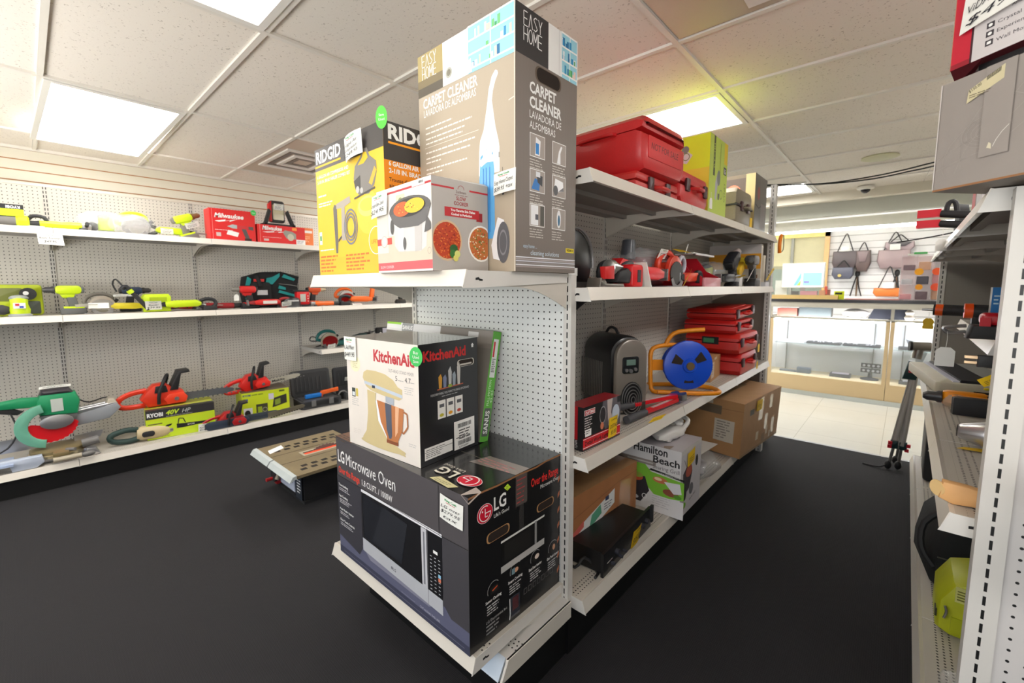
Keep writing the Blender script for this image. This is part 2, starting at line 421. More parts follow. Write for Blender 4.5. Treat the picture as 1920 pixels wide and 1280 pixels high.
# soffit and valance over the sales counter
struct(MB().box(XW, 6.14, 2.345, XE, 6.26, H + .16, mt((226, 220, 204), .6, var=.02)).build('trim_3', smooth=0))
lilac = mt((198, 188, 190), .6, var=.03)
struct(MB().box(XW, 6.26, 2.40, XE, 6.62, 2.42, lilac).build('trim_4', smooth=0))
struct(MB().box(XW, 6.62, 2.235, XE, 6.70, H + .16, mt((222, 226, 214), .5, var=.02)).build('trim_5', smooth=0))

def troffer(x0, y0, tilt=0, lab='', grp=None, k=1):
    """2 x 4 ft ceiling fixture: sheet metal pan, tubes, hinged door frame with a white lens"""
    t = thing('ceiling_light', lab, 'light', (x0, y0, H), group=grp)
    wh = mt((232, 230, 226), .4, var=.01); L, W_ = 1.19, .585
    glow = mt((255, 252, 248), .5, 0, TROFFER * k, var=0)
    if tilt:
        mb = MB(); mb.box(0, 0, .002, L, W_, .006, mt((255, 252, 246), .5, 0, TROFFER * .8, var=0)); mb.build('pan', t, smooth=0)
    fr = MB(); f = .028; M = Matrix.Translation((L, 0, 0)) @ Matrix.Rotation(R(tilt), 4, 'Z') @ Matrix.Rotation(R(-tilt * .9), 4, 'Y') @ Matrix.Translation((-L, 0, 0))
    for a in ((0, 0, L, f), (0, W_ - f, L, W_), (0, f, f, W_ - f), (L - f, f, L, W_ - f)): fr.box(a[0], a[1], -.016, a[2], a[3], -.001, wh, M=M)
    fr.build('door_frame', t, smooth=0)
    MB().box(f, f, -.008, L - f, W_ - f, -.004, glow, M=M).build('lens', t, smooth=0)
troffer(GX[1] + .015, GY[5] + .013, 2.0, 'ceiling light over the left wall shelving, its frame hanging slightly open', None, .7)
troffer(GX[3] + .015, GY[5] + .013, 0, 'ceiling light at the top edge, cut off, nearest the camera', None, .2)
troffer(GX[3] + .015, GY[9] + .013, 0, 'ceiling light behind the carpet cleaner box and red case')
troffer(GX[3] + .015, GY[14] + .013 - .3, 0, 'small distant ceiling light near the cable above the counter')
for x, y in ((GX[1], GY[9]), (GX[1], GY[1]), (GX[3], GY[1]), (GX[5], GY[3]), (GX[5], GY[7]), (GX[5], GY[10]), (GX[1], GY[13])):
    troffer(x + .015, y + .013, 0, 'ceiling light panel outside the picture or hidden behind stock', 'ceiling lights out of view')

def vent(x, y, lab, s=.3):
    t = thing('ceiling_vent', lab, 'vent', (x, y, H)); pm = mt((196, 182, 166), .4, .2, var=.03); wm = mt((232, 228, 224), .4)
    MB().box(.02, .02, -.006, 1.2, .59, -.001, pm).build('panel', t, smooth=0)
    cx, cy = .61, .3; mb = MB()
    for i, (r_, zz) in enumerate(((.24, -.016), (.19, -.011), (.14, -.016), (.09, -.011))):
        i0 = r_ - .03
        ring = [(-r_, -r_, r_, -i0), (-r_, i0, r_, r_), (-r_, -i0, -i0, i0), (i0, -i0, r_, i0)]
        for a in ring: mb.box(cx + a[0] * 1.3, cy + a[1], zz, cx + a[2] * 1.3, cy + a[3], zz + .01, wm if i % 2 == 0 else mt((120, 112, 106), .5))
    mb.build('louver', t, smooth=0)
vent(GX[1] - .0, GY[7], 'square louvered air vent over the left aisle, beside the yellow box')
vent(GX[4], GY[7] - .0, 'large louvered air vent at the top edge, right of the tall carton')
t = MB().lathe([(.12, 0), (.125, -.008), (.1, -.016), (.02, -.018)], mt((205, 204, 170), .5), (-.24, 4.76, H)).build('ceiling_speaker'); tag(t, 'round cream speaker grille in the ceiling right of center', 'speaker')
t = thing('security_camera', 'small white dome camera on the soffit over the counter', 'camera', (-.40, 6.02, H - .01))
MB().lathe([(.075, 0), (.075, -.02), (.05, -.03)], mt((236, 234, 226), .4)).build('housing', t)
MB().blob((0, 0, -.03), .042, .042, .035, mt((20, 20, 28), .1)).build('dome', t)
cb = mt((24, 30, 28), .5)
for k, (lab, dz) in enumerate((('lower black cable sagging under the ceiling toward the counter', 0), ('upper black cable running just above the sagging one', .022))):
    o = MB().tube([(-1.6, 5.0, 2.43), (-1.05, 5.0, 2.372 + dz * .3), (-.82, 5.0, 2.345), (-.58, 5.0, 2.318 + dz * .3), (-.28, 5.0, 2.312 + dz), (-.07, 4.98, 2.33 + dz), (.11, 4.95, 2.345 + dz * 1.3), (.6, 4.9, 2.42)], .006, cb, seg=6).build('cable')
    tag(o, lab, 'cable', 'cables under the ceiling')

# ------------------------------------------------ gondola shelving
ST = (206, 200, 190)
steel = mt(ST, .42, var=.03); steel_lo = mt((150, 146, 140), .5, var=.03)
peg = peg_material((220, 216, 208)); kick_m = mt((16, 16, 17), .45, var=.1)
channel = mt((222, 216, 206), .3, .1, var=.02); dark = mt((22, 22, 23), .5)
DECKM = {}
def shelf(par, x0, x1, y0, z, d, deck=False, rib_=True, punched=True):
    """steel shelf with rolled front, end plates and price channel; back edge at y0, top at z"""
    key = round(d, 3)
    if key not in DECKM: DECKM[key] = deck_material((200, 194, 184), d)
    mb = MB(); f = -d; lip = .042
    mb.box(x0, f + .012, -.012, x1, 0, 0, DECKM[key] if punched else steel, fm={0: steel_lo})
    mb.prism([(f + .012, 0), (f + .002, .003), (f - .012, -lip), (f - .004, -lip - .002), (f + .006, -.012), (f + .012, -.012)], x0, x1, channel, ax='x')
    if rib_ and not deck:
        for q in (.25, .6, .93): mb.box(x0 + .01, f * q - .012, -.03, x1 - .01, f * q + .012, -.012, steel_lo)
    for xx in (x0, x1 - .002):   # end plates
        mb.prism([(f + .004, .001), (f - .014, -lip - .004), (f + .03, -lip - .004), (-.01, -.03), (-.01, 0)], *((xx - .0009, xx + .001) if xx == x0 else (xx + .001, xx + .0029)), mt((214, 211, 206), .4), ax='x')
    o = mb.build('base_deck' if deck else 'shelf', par, (0, y0, z), smooth=0)
    if not deck:
        for xx, sg in ((x0 + .004, 1), (x1 - .008, 1)):
            b = MB(); c = [(-.0, -.012), (f * .97, -.012), (f * .97, -.040), (f * .55, -.044)] + [(f * .55 + (f * -.55 + .0) * k / 5 * .98, -.044 - .075 * (k / 5) ** 1.6) for k in range(1, 6)]
            b.prism(c, xx, xx + .003, steel, ax='x')
            if True:
                for yy in (f * .9,):
                    xo = x0 - .0012 if xx < (x0 + x1) / 2 else x1 + .0012
                    b.prism([(yy - .013, -.019), (yy - .002, -.017), (yy + .002, -.021), (yy + .013, -.023), (yy + .013, -.027), (yy + .002, -.027), (yy - .002, -.024), (yy - .013, -.025)], xo - .0004, xo + .0004, dark, ax='x')
            b.build('bracket', o, smooth=0)
    return o
def uprights(par, xs, z1, double=True, w_=.032, d=.05, z0=0):
    sm = slot_material((206, 203, 198), (-.0075, .0075) if double else (0,))
    for x in xs: MB().box(-w_ / 2, 0, z0, w_ / 2, d, z1, sm).build('upright', par, (x, 0, 0), smooth=0)
def panels(par, xs, z0, z1, m=None, y=.006, w_=.032):
    for a, b in zip(xs[:-1], xs[1:]): MB().box(a + w_ / 2, 0, 0, b - w_ / 2, .012, z1 - z0, m or peg).build('back_panel', par, (0, y, z0), smooth=0)
# ------------------------------------------------ left wall run (local x -> world +Y, front faces +X)
SW = thing('wall_shelving', 'long beige perforated wall shelving along the left wall', 'shelving', (-4.93, -1.665, 0), 90)
xs = [.914 * k for k in range(0, 9)]
uprights(SW, xs, 2.15); panels(SW, xs, .17, 2.155)
for a, b in zip(xs[:-1], xs[1:]):
    shelf(SW, a + .002, b - .002, -.002, .175, .645, deck=True)
    shelf(SW, a + .002, b - .002, -.002, 1.79, .59, punched=False); shelf(SW, a + .002, b - .002, -.002, 1.195, .565, punched=False)
shelf(SW, xs[4] + .002, xs[5] - .002, -.002, .745, .5, punched=False)
shelf(SW, xs[5] + .002, xs[6] - .002, -.002, .745, .5, punched=False)
MB().box(0, -.62, 0, xs[-1], -.60, .135, kick_m).box(0, -.60, 0, xs[-1], -.002, .12, kick_m).build('kickplate', SW, smooth=0)
MB().box(0, 0, 2.15, xs[-1], .03, 2.17, channel).build('top_rail', SW, smooth=0)

# ------------------------------------------------ centre run, right hand side (local x -> +Y, front faces +X)
CRN = thing('gondola_shelving', 'center beige gondola run holding red tools and boxes on its right side', 'shelving', (-1.262, 1.27, 0), 90)
xs = [0, .914, 1.828, 2.742]
uprights(CRN, xs, 2.02); panels(CRN, xs, .24, 2.0)
for a, b in zip(xs[:-1], xs[1:]):
    shelf(CRN, a + .002, b - .002, 0, .245, .462, deck=True)
    for z in (1.777, 1.385, .785): shelf(CRN, a + .002, b - .002, 0, z, .462)
MB().box(0, -.40, 0, xs[-1], -.385, .20, kick_m).box(0, -.385, 0, xs[-1], .34, .2, kick_m).build('kickplate', CRN, smooth=0)
MB().box(0, .06, .2, xs[-1], .075, 2.0, steel).build('back_panel', CRN, smooth=0)
for z in (.245, .785, 1.385): shelf(CRN, .002, xs[-1], .075 + .3, z, .3, deck=True)   # the far side's shelves

# ------------------------------------------------ endcaps (front faces -Y)
EC = thing('endcap_shelving', 'white perforated endcap at the near end of the center run', 'shelving', (-1.772, 1.247, 0), 0)
uprights(EC, [.016, .906], 1.43, double=False, d=.03, z0=.20); panels(EC, [.016, .906], .245, 1.43, m=peg_material((226, 228, 226), 'perforated_board_white'))
shelf(EC, 0, .91, 0, 1.433, .47); shelf(EC, .022, .90, 0, .297, .445)
mb = MB(); mb.prism([(0, -.018), (-.34, -.018), (-.34, 0), (0, 0)], .02, .935, deck_material((196, 194, 190), .34), ax='x')
mb.prism([(-.34, .002), (-.375, -.058), (-.36, -.06), (-.33, -.02)], .03, .925, mt((206, 214, 222), .25, .3), ax='x')
mb.prism([(-.34, 0), (-.372, -.06), (.0, -.06), (.0, 0)], .93, .938, channel, ax='x')
mb.build('base_deck', EC, (0, 0, .243), smooth=0)
MB().box(.04, -.30, 0, .90, -.285, .185, kick_m).box(.04, -.285, 0, .90, .02, .18, kick_m).build('kickplate', EC, smooth=0)

FE = thing('endcap_shelving', 'tall narrow endcap standing at the far end of the center run', 'shelving', (-1.765, 4.05, 0), 0)
uprights(FE, [.016, .92], 2.19, double=False, d=.06, w_=.04); MB().box(.03, .01, .2, .9, .03, 1.8, mt((120, 110, 100), .6)).build('back_panel', FE, smooth=0)
MB().box(.04, .06, 0, .9, .35, .2, kick_m).build('kickplate', FE, smooth=0)

# ------------------------------------------------ right run (local x -> -Y, front faces -X) and its endcaps
RR = thing('gondola_shelving', 'right beige gondola run with shelves facing the center aisle', 'shelving', (.575, 4.0, 0), -90)
xs = [0, .66, 1.25, 1.98, 2.63]
MB().box(0, .006, .2, 2.63, .02, 1.58, mt((138, 132, 124), .5, var=.03)).build('back_panel', RR, smooth=0)
for a, b in zip(xs[:-1], xs[1:]):
    shelf(RR, a + .001, b - .001, 0, .232, .468, deck=True)
    shelf(RR, a + .001, b - .001, 0, 1.59, .462)
for a, b in zip(xs[:-1], xs[1:]): shelf(RR, a + .001, b - .001, 0, .875, .47)
shelf(RR, .75, 1.98, 0, 1.215, .36, rib_=False)
MB().box(0, -.40, 0, 2.63, -.385, .185, kick_m).box(0, -.385, 0, 2.63, .4, .18, kick_m).build('kickplate', RR, smooth=0)
RE = thing('endcap_shelving', 'beige perforated endcap cut off at the right edge of the picture', 'shelving', (.150, 1.33, 0), 0)
uprights(RE, [.020, .934], 1.585, double=False, d=.045, w_=.046); panels(RE, [.020, .934], .1, 1.58, w_=.046, m=peg_material((204, 200, 198)))
shelf(RE, .08, .90, 0, 1.03, .30, punched=False)
RF = thing('endcap_shelving', 'gray backed endcap closing the far end of the right run', 'shelving', (.150, 4.02, 0), 0)
uprights(RF, [.016, .92], 1.6, double=False, d=.04); MB().box(.03, .004, .1, .9, .02, 1.6, mt((136, 131, 124), .5, var=.04)).build('back_panel', RF, smooth=0)
MB().box(.04, .04, 0, .9, .3, .18, kick_m).build('kickplate', RF, smooth=0)

# ------------------------------------------------ boxes on the near endcap
card = mt((176, 132, 88), .8, var=.08, scale=9, bump=.15); black = mt((20, 20, 22), .35, var=.15, coat=.3); hole_m = mt((34, 22, 14), .9)
def P(*c, r=.5, **k): return mt(c, r, **k)
def handhole(f, u, v, w_, h, edge=card, rot=0):
    c, s_ = math.cos(R(rot)), math.sin(R(rot))
    for k, m in ((1.12, edge), (1, hole_m)):
        pts = rrect(-w_ / 2 * k, -h / 2 * k * 1.05, w_ / 2 * k, h / 2 * k * 1.05, h / 2 * .98)
        f.poly([(u + p * c - q * s_, v + p * s_ + q * c) for p, q in pts], m)

# microwave oven box
gray = P(84, 80, 83, r=.4, coat=.3); silver = P(188, 190, 196, r=.3); bk = P(24, 24, 28, r=.3, coat=.3)
mb, L, Rr, T, fin = carton('microwave_box', 'large black and gray microwave oven box on the lowest endcap shelf', 'box', (-.888, .797), .2985, 0, .793, .448, .493, gray, black, mt((26, 24, 24), .22, var=.2, coat=.5))
dgray = P(70, 68, 73, r=.4, coat=.3)
L.rect(0, 0, .793, .33, dgray); L.poly([(0, 0), (.793, 0), (.793, .075), (.71, .075), (.68, .10), (.19, .10), (.16, .05), (0, .075)], P(96, 98, 122, r=.4))
L.poly([(0, 0), (.793, 0), (.793, .03), (0, .03)], P(66, 68, 88, r=.4)); L.poly([(.18, .098), (.66, .098), (.60, .06), (.24, .06)], P(134, 134, 152, r=.4))
L.poly([(0, .075), (.16, .05), (.185, .085), (.185, .33), (0, .33)], P(62, 61, 68, r=.4))
L.poly([(.19, .108), (.672, .094), (.672, .325), (.19, .318)], bk); L.poly([(.19, .318), (.672, .325), (.672, .336), (.19, .329)], P(236, 236, 240))
L.poly([(.19, .083), (.672, .066), (.672, .118), (.19, .134)], silver); L.poly([(.2, .14), (.45, .14), (.49, .30), (.2, .31)], P(34, 36, 42, r=.2)); L.poly([(.34, .31), (.49, .30), (.45, .15), (.26, .15)], P(44, 46, 52, r=.2))
L.poly([(.568, .120), (.596, .120), (.594, .322), (.566, .322)], P(206, 206, 212, r=.2)); L.rect(.577, .13, .585, .31, P(120, 122, 130))
L.rect(.598, .069, .600, .33, P(120, 120, 124)); L.rect(.628, .258, .650, .268, WHITE)
for r_ in range(11):
    for c_ in range(3): L.rect(.611 + c_ * .021, .242 - r_ * .0125, .620 + c_ * .021, .2445 - r_ * .0125, P(200, 202, 208))
L.rect(.652, .185, .665, .197, P(140, 190, 220)); L.rect(.652, .172, .665, .184, P(214, 120, 90))
L.text('LG', .395, .092, .011, P(90, 92, 100), bold=.02); L.ell(.388, .098, .006, .006, P(120, 120, 128))
L.text('LG', .012, .392, .048, WHITE, width=.053, bold=.02); L.text('Microwave Oven', .078, .392, .048, WHITE, width=.345)
L.text('Over the Range', .014, .345, .027, P(236, 66, 44), width=.165, bold=.015); L.text('1.8 CU.FT. / 1000W', .197, .345, .023, WHITE, width=.205, bold=.01)
for i, t_ in enumerate(('True Cooking', 'Fast Cooking', 'Auto Wash+ Interior', 'Glass Touch Controls')):
    L.text(t_, .012, .290 - i * .047 + (0 if i < 2 else -.008), .009, WHITE, bold=.02); L.bars(.014, .279 - i * .047 + (0 if i < 2 else -.008), .10, 2 if i != 1 else 3, .007, P(200, 200, 204), seed=i)
L.line([(0, .331), (.66, .331)], .002, INK); L.line([(.66, .493), (.66, .33), (.793, .335)], .002, INK)
L.text('CUT ALONG THIS LINE', .55, .033, .007, P(200, 200, 215)); L.line([(.44, .035), (.52, .035)], .001, P(170, 170, 190)); L.line([(.03, .014), (.77, .014)], .0008, P(170, 172, 190))
lgred = P(206, 24, 52, r=.35)
Rr.ell(.067, .42, .033, .030, P(240, 220, 222)); Rr.ell(.067, .42, .0315, .0285, lgred); Rr.ring(.067, .42, .0215, .0245, WHITE, 60, 360); Rr.line([(.067, .435), (.067, .409), (.078, .409)], .0028, WHITE); Rr.line([(.068, .421), (.091, .421)], .0028, WHITE); Rr.ell(.056, .429, .0028, .0028, WHITE)
Rr.text('LG', .105, .413, .042, WHITE, width=.055, bold=.02); Rr.text("Life's Good", .105, .390, .012, WHITE, width=.068)
Rr.text('Over the Range', .283, .424, .029, P(226, 44, 40), width=.152, bold=.015); Rr.text('Microwave Oven', .333, .402, .014, WHITE, width=.106)
handhole(Rr, .124, .333, .092, .028); handhole(Rr, .362, .335, .086, .026)
Rr.rect(.135, .214, .356, .296, P(14, 14, 15, r=.5, var=0)); Rr.rect(.135, .293, .356, .300, P(225, 225, 222)); Rr.rect(.135, .192, .356, .214, P(188, 186, 184)); Rr.rect(.302, .214, .313, .296, P(150, 150, 150)); Rr.rect(.15, .222, .28, .284, P(30, 29, 28, r=.5, var=0))
for u, v, t_ in ((.066, .125, 'Sensor Cooking'), (.168, .137, 'Smart Cooking'), (.272, .128, 'EasyClean Interior'), (.372, .118, 'Glass Touch Controls')):
    Rr.text(t_, u, v, .0095, WHITE, bold=.025, width=.07); Rr.bars(u + .006, v - .013, .062, 4, .0085, P(205, 205, 205), seed=int(u * 999))
    Rr.ring(u + .036, v + .035, .026, .0275, P(190, 190, 190), 40, 200); Rr.rect(u + .02, v + .024, u + .056, v + .046, P(40, 38, 36))
Rr.ell(.207, .172, .010, .008, P(214, 160, 130)); Rr.rect(.184, .163, .2, .183, P(120, 150, 160)); Rr.ell(.315, .166, .012, .009, P(224, 206, 196)); Rr.line([(.095, .158), (.118, .164)], .004, P(206, 84, 40)); Rr.ell(.412, .155, .008, .011, P(200, 150, 120))
Rr.text('LG Electronics Inc.', .068, .060, .009, P(190, 190, 190)); Rr.bars(.068, .048, .06, 3, .012, P(150, 150, 150))
for i in range(7): Rr.rect(.245 + i * .024, .060, .262 + i * .024, .080, P(110, 108, 108)); Rr.rect(.247 + i * .024, .062, .260 + i * .024, .078, black)
for i in range(7): Rr.poly([(.434, .04 + i * .058), (.445, .052 + i * .058), (.445, .068 + i * .058), (.434, .056 + i * .058)], P(196, 116, 82))
tape = P(170, 158, 150, r=.15, coat=.6)
Rr.rect(.205, .385, .262, .488, P(92, 84, 80, r=.2, coat=.6)); Rr.bars(.21, .47, .048, 6, .015, P(168, 60, 60), h=.25); Rr.rect(.222, .30, .245, .385, P(58, 56, 55, r=.15, coat=.6))
Rr.rect(.172, .012, .225, .086, P(58, 60, 68, r=.15, coat=.6)); Rr.rect(.188, .035, .218, .08, P(84, 40, 46)); Rr.line([(.175, .085), (.177, .03), (.174, .012)], .004, WHITE)
Rr.poly([(.150, .470), (.166, .456), (.182, .462), (.167, .478)], P(196, 232, 60)); Rr.bars(.159, .469, .014, 3, .005, P(120, 150, 20))
brk = P(150, 104, 66, r=.8)
Rr.line([(0, .489), (.06, .491), (.12, .488), (.22, .490), (.31, .486), (.36, .491), (.448, .489)], .006, brk)
T.line([(.30, .222), (.793, .232)], .0014, P(150, 140, 120)); T.line([(0, .224), (.3, .222)], .0014, P(150, 140, 120))
T.poly([(.60, .18), (.793, .205), (.793, .275), (.62, .262)], P(140, 128, 120, r=.15, coat=.6)); T.bars(.62, .235, .15, 3, .016, P(190, 120, 116), h=.3)
T.poly([(.60, .012), (.70, .004), (.72, .028), (.62, .040)], P(206, 198, 150)); T.bars(.62, .022, .08, 2, .008, P(120, 120, 90), h=.3)
Ti = Face(mb, (0, .2, .493), (-1, 0, 0), (0, -1, 0)); Ti.k = 12       # lettering on the lid, read from the other side
Ti.ell(.075, .125, .046, .034, P(240, 220, 222)); Ti.ell(.075, .125, .044, .032, lgred); Ti.ring(.075, .125, .028, .032, WHITE, 60, 360); Ti.line([(.075, .142), (.075, .112), (.09, .112)], .004, WHITE); Ti.line([(.076, .125), (.105, .125)], .004, WHITE)
Ti.text('LG', .135, .108, .045, P(226, 220, 204), width=.085, bold=.02); Ti.text("Life's Good", .135, .085, .015, P(226, 220, 204))
Ti2 = Face(mb, (-.18, .30, .493), (1, 0, 0), (0, 1, 0)); Ti2.k = 12; Ti2.ring(-.17, .02, .028, .036, P(196, 30, 44), asp=.6)
T.poly([(0, 0), (.13, 0), (.06, .05), (0, .07)], P(120, 84, 62, r=.6)); T.bars(.0, .02, .12, 4, .012, P(60, 44, 36), h=.5)
MWB = fin()
price_tag(MWB, (-.125, -.003, .394), (1, 0, -.06), (.05, 0, 1), .105, .077, ['LG over', '$279.95', 'tax'], head='King Cash')
mb = MB(); mb.add([(-.03, -.001, .494), (.004, -.001, .475), (.004, .05, .4945), (-.03, .06, .495)], [(0, 1, 2, 3)], tape); mb.build('tape', MWB)

# stand mixer box
cream = P(232, 224, 216, r=.5); mixr = P(212, 194, 146, r=.4); kared = P(190, 44, 54)
mb, L, Rr, T, fin = carton('mixer_box', 'white and black stand mixer box stacked on the microwave oven box', 'box', (-1.156, .831), .7925, 4.3, .413, .283, .411, cream, bk, mt((58, 62, 52), .12, var=.5, scale=6, coat=.8))
L.text('KitchenAid', .172, .337, .040, kared, width=.222, bold=.035); L.text('TILT-HEAD STAND MIXER', .255, .306, .011, P(150, 146, 144), width=.135)
L.text('5', .293, .279, .018, P(70, 66, 66)); L.text('4.7', .343, .279, .018, P(70, 66, 66)); L.bars(.307, .281, .03, 1, .006, P(170, 166, 164)); L.bars(.372, .281, .024, 1, .006, P(170, 166, 164))
L.poly([(.102, .268), (.108, .288), (.13, .299), (.18, .30), (.235, .295), (.28, .28), (.305, .258), (.328, .252), (.328, .222), (.31, .213), (.24, .215), (.18, .222), (.15, .226), (.12, .238)], mixr)
L.poly([(.112, .246), (.328, .222), (.328, .234), (.112, .257)], P(196, 206, 220)); L.rect(.158, .236, .176, .246, P(40, 50, 70)); L.poly([(.235, .218), (.282, .215), (.282, .190), (.235, .196)], P(170, 178, 190))
L.poly([(.128, .226), (.18, .220), (.176, .19), (.20, .12), (.25, .06), (.32, .038), (.34, .02), (.09, .034), (.092, .044), (.115, .07), (.128, .14)], mixr); L.ell(.21, .032, .13, .014, mixr)
L.poly([(.178, .192), (.186, .192), (.206, .12), (.255, .062), (.24, .062), (.19, .12)], P(240, 242, 248))
bowl = P(196, 128, 84, r=.25)
L.poly([(.186, .196), (.335, .186), (.325, .11), (.30, .068), (.30, .052), (.236, .056), (.238, .07), (.205, .12)], bowl); L.poly([(.232, .194), (.268, .191), (.268, .08), (.262, .068), (.25, .068), (.238, .1)], P(86, 92, 108)); L.poly([(.29, .19), (.31, .188), (.3, .1), (.285, .08)], P(232, 180, 142)); L.rect(.236, .05, .3, .062, P(140, 80, 50))
L.line([(.328, .178), (.352, .172), (.354, .128), (.33, .10), (.318, .11)], .006, P(176, 112, 70))
L.ell(.056, .313, .032, .030, P(238, 232, 198)); L.bars(.04, .32, .032, 4, .007, P(206, 198, 150)); L.rect(.028, .186, .05, .22, P(60, 70, 66)); L.rect(.031, .19, .047, .205, P(220, 226, 230)); L.rect(.053, .19, .068, .22, P(210, 190, 90)); L.bars(.026, .178, .045, 4, .008, P(200, 196, 192)); L.bars(.34, .262, .05, 4, .007, P(200, 196, 192)); L.bars(.355, .07, .04, 2, .007, P(200, 196, 192)); L.bars(.03, .06, .05, 3, .007, P(222, 214, 206))
Rr.text('KitchenAid', .02, .353, .034, P(206, 34, 34), width=.20, bold=.035); handhole(Rr, .220, .325, .078, .022, P(206, 200, 190)); Rr.rect(.19, .317, .25, .323, P(200, 196, 186)); Rr.poly([(.248, .385), (.256, .393), (.264, .385)], WHITE); Rr.rect(.251, .377, .261, .385, WHITE)
for u, h_, c_ in ((.094, .05, (206, 150, 50)), (.115, .045, (120, 130, 160)), (.14, .07, (190, 190, 190)), (.16, .05, (150, 160, 170)), (.182, .08, (200, 196, 190))): Rr.poly([(u - .006, .252), (u + .006, .252), (u + .009, .252 + h_ * .7), (u + .003, .252 + h_), (u - .008, .252 + h_ * .8)], P(*c_))
Rr.line([(.08, .249), (.205, .251)], .004, P(180, 90, 60)); Rr.ell(.14, .254, .01, .006, P(140, 160, 60))
Rr.text('FOR EVERYTHING YOU WANT TO MAKE, KITCHENAID', .05, .230, .008, P(210, 210, 210), width=.185); Rr.bars(.1, .222, .08, 1, .005, P(180, 180, 180))
for i, c_ in enumerate(((190, 180, 50), (230, 160, 40), (190, 70, 50))):
    u = .080 + i * .042; Rr.rect(u, .146, u + .037, .210, P(236, 234, 228)); Rr.rect(u + .008, .185, u + .03, .197, P(90, 90, 94)); Rr.ell(u + .018, .158, .010, .006, P(*c_))
Rr.rect(.156, .012, .262, .117, P(238, 236, 232)); Rr.barcode(.174, .090, .244, .106); Rr.barcode(.174, .026, .244, .043, 8); Rr.bars(.18, .078, .06, 4, .010, P(60, 60, 60)); Rr.bars(.165, .053, .08, 1, .008, P(60, 60, 60)); Rr.text('KSM150BPP', .180, .0155, .007, INK)
Rr.rect(.018, .018, .147, .060, P(236, 234, 230)); Rr.rect(.018, .044, .147, .0455, INK); Rr.bars(.024, .050, .09, 1, .006, P(90, 90, 90)); Rr.bars(.024, .037, .08, 3, .006, P(110, 110, 110))
KAB = fin()
price_tag(KAB, (-.418, -.004, .325), (1, 0, 0), (0, 0, 1), .077, .088, ['K.Aid Mixer', '$449.95'])
f_mb = MB(); f = Face(f_mb, (-.004, -.0055, .374), (1, .12, 0), (0, 0, 1)); f.ell(0, 0, .028, .032, P(60, 190, 90)); f.text('Buy', 0, .008, .010, WHITE, al='c'); f.text('Used', 0, -.006, .010, WHITE, al='c'); f.text('Save', 0, -.02, .009, WHITE, al='c')
o = f_mb.build('sticker', KAB, smooth=0); o['label'] = 'round green sticker'

# TV mount box leaning behind
sg = P(96, 176, 64, r=.4); sgy = P(150, 148, 146)
mb = MB(); W_, D_, H_ = .74, .045, .43
mb.box(-W_, 0, 0, 0, D_, H_, P(118, 112, 104), fm={3: sg, 1: P(224, 226, 226)})
f = Face(mb, (0, 0, 0), (0, 1, 0), (0, 0, 1)); f.rect(.008, .25, .036, .40, P(226, 228, 226)); f.rect(.011, .33, .020, .39, P(200, 40, 44)); f.bars(.012, .32, .02, 8, .007, P(60, 60, 60)); f.rect(.006, .02, .040, .13, P(90, 96, 90))
f.text('SANUS', .034, .03, .022, WHITE, rot=90, bold=.02, width=.09); f.text('FULL-MOTION', .024, .14, .012, P(225, 245, 215), rot=90, width=.10); f.text('42-85', .040, .15, .010, P(225, 245, 215), rot=90, width=.05)
f = Face(mb, (-W_, 0, 0), (1, 0, 0), (0, 0, 1)); f.rect(0, .39, W_, H_, P(222, 222, 220)); f.rect(.42, .36, W_, .43, P(128, 120, 112)); f.rect(.60, .40, .66, .42, P(206, 204, 200)); f.rect(0, .40, .13, H_, P(232, 234, 232)); f.rect(.0, .42, .12, H_, P(150, 210, 60)); f.rect(.13, .385, .22, H_, P(150, 152, 150)); f.text('SANUS', .135, .40, .018, WHITE, width=.08, bold=.03)
f = Face(mb, (-W_, 0, H_), (1, 0, 0), (0, 1, 0)); f.rect(0, 0, W_, .045, P(206, 200, 150)); f.rect(0, 0, .14, .045, P(150, 210, 60))
o = mb.build('mount_box', smooth=0, bev=.001); o.location = (-1.18, 1.122, .797); o.rotation_euler = (R(-11), 0, 0); tag(o, 'thin green and white TV mount box leaning behind the mixer box', 'box')

# air compressor kit box
yel = P(226, 186, 34, r=.45); org = P(240, 142, 24, r=.45); bkt = P(50, 46, 46, r=.4, coat=.3)
mb, L, Rr, T, fin = carton('compressor_box', 'yellow and black air compressor kit box at the left of the upper endcap shelf', 'box', (-1.300, .82), 1.4345, 0, .497, .38, .495, yel, org, bkt)
L.poly([(0, .412), (.497, .412), (.497, .495), (0, .495)], bkt); L.rect(0, .424, .21, .431, P(240, 180, 30)); L.text('RIDGID', .012, .440, .044, WHITE, width=.20, bold=.03)
L.text('6 GALLON AIR COMPRESSOR AND', .014, .382, .012, WHITE, width=.25, bold=.02); L.text('2-1/8 IN. BRAD NAILER COMBO KIT', .014, .362, .012, WHITE, width=.26, bold=.02)
L.bars(.016, .310, .07, 1, .010, WHITE, h=.6); L.bars(.016, .282, .12, 2, .010, WHITE, h=.5)
L.rect(0, 0, .497, .07, P(238, 178, 38)); L.rect(.01, .125, .032, .175, P(232, 236, 225)); L.rect(.014, .14, .028, .16, P(60, 140, 60)); L.bars(.012, .10, .12, 1, .008, WHITE, h=.5)
L.bars(.012, .072, .15, 5, .014, P(206, 108, 30), h=.5); L.bars(.22, .070, .18, 5, .013, P(206, 108, 30), h=.5, seed=4)
cp = P(120, 116, 112, r=.3); cd = P(60, 58, 58)
L.ell(.385, .215, .075, .075, P(244, 196, 60)); L.ell(.385, .235, .062, .035, P(255, 228, 110)); L.ell(.385, .24, .05, .022, P(248, 205, 70))
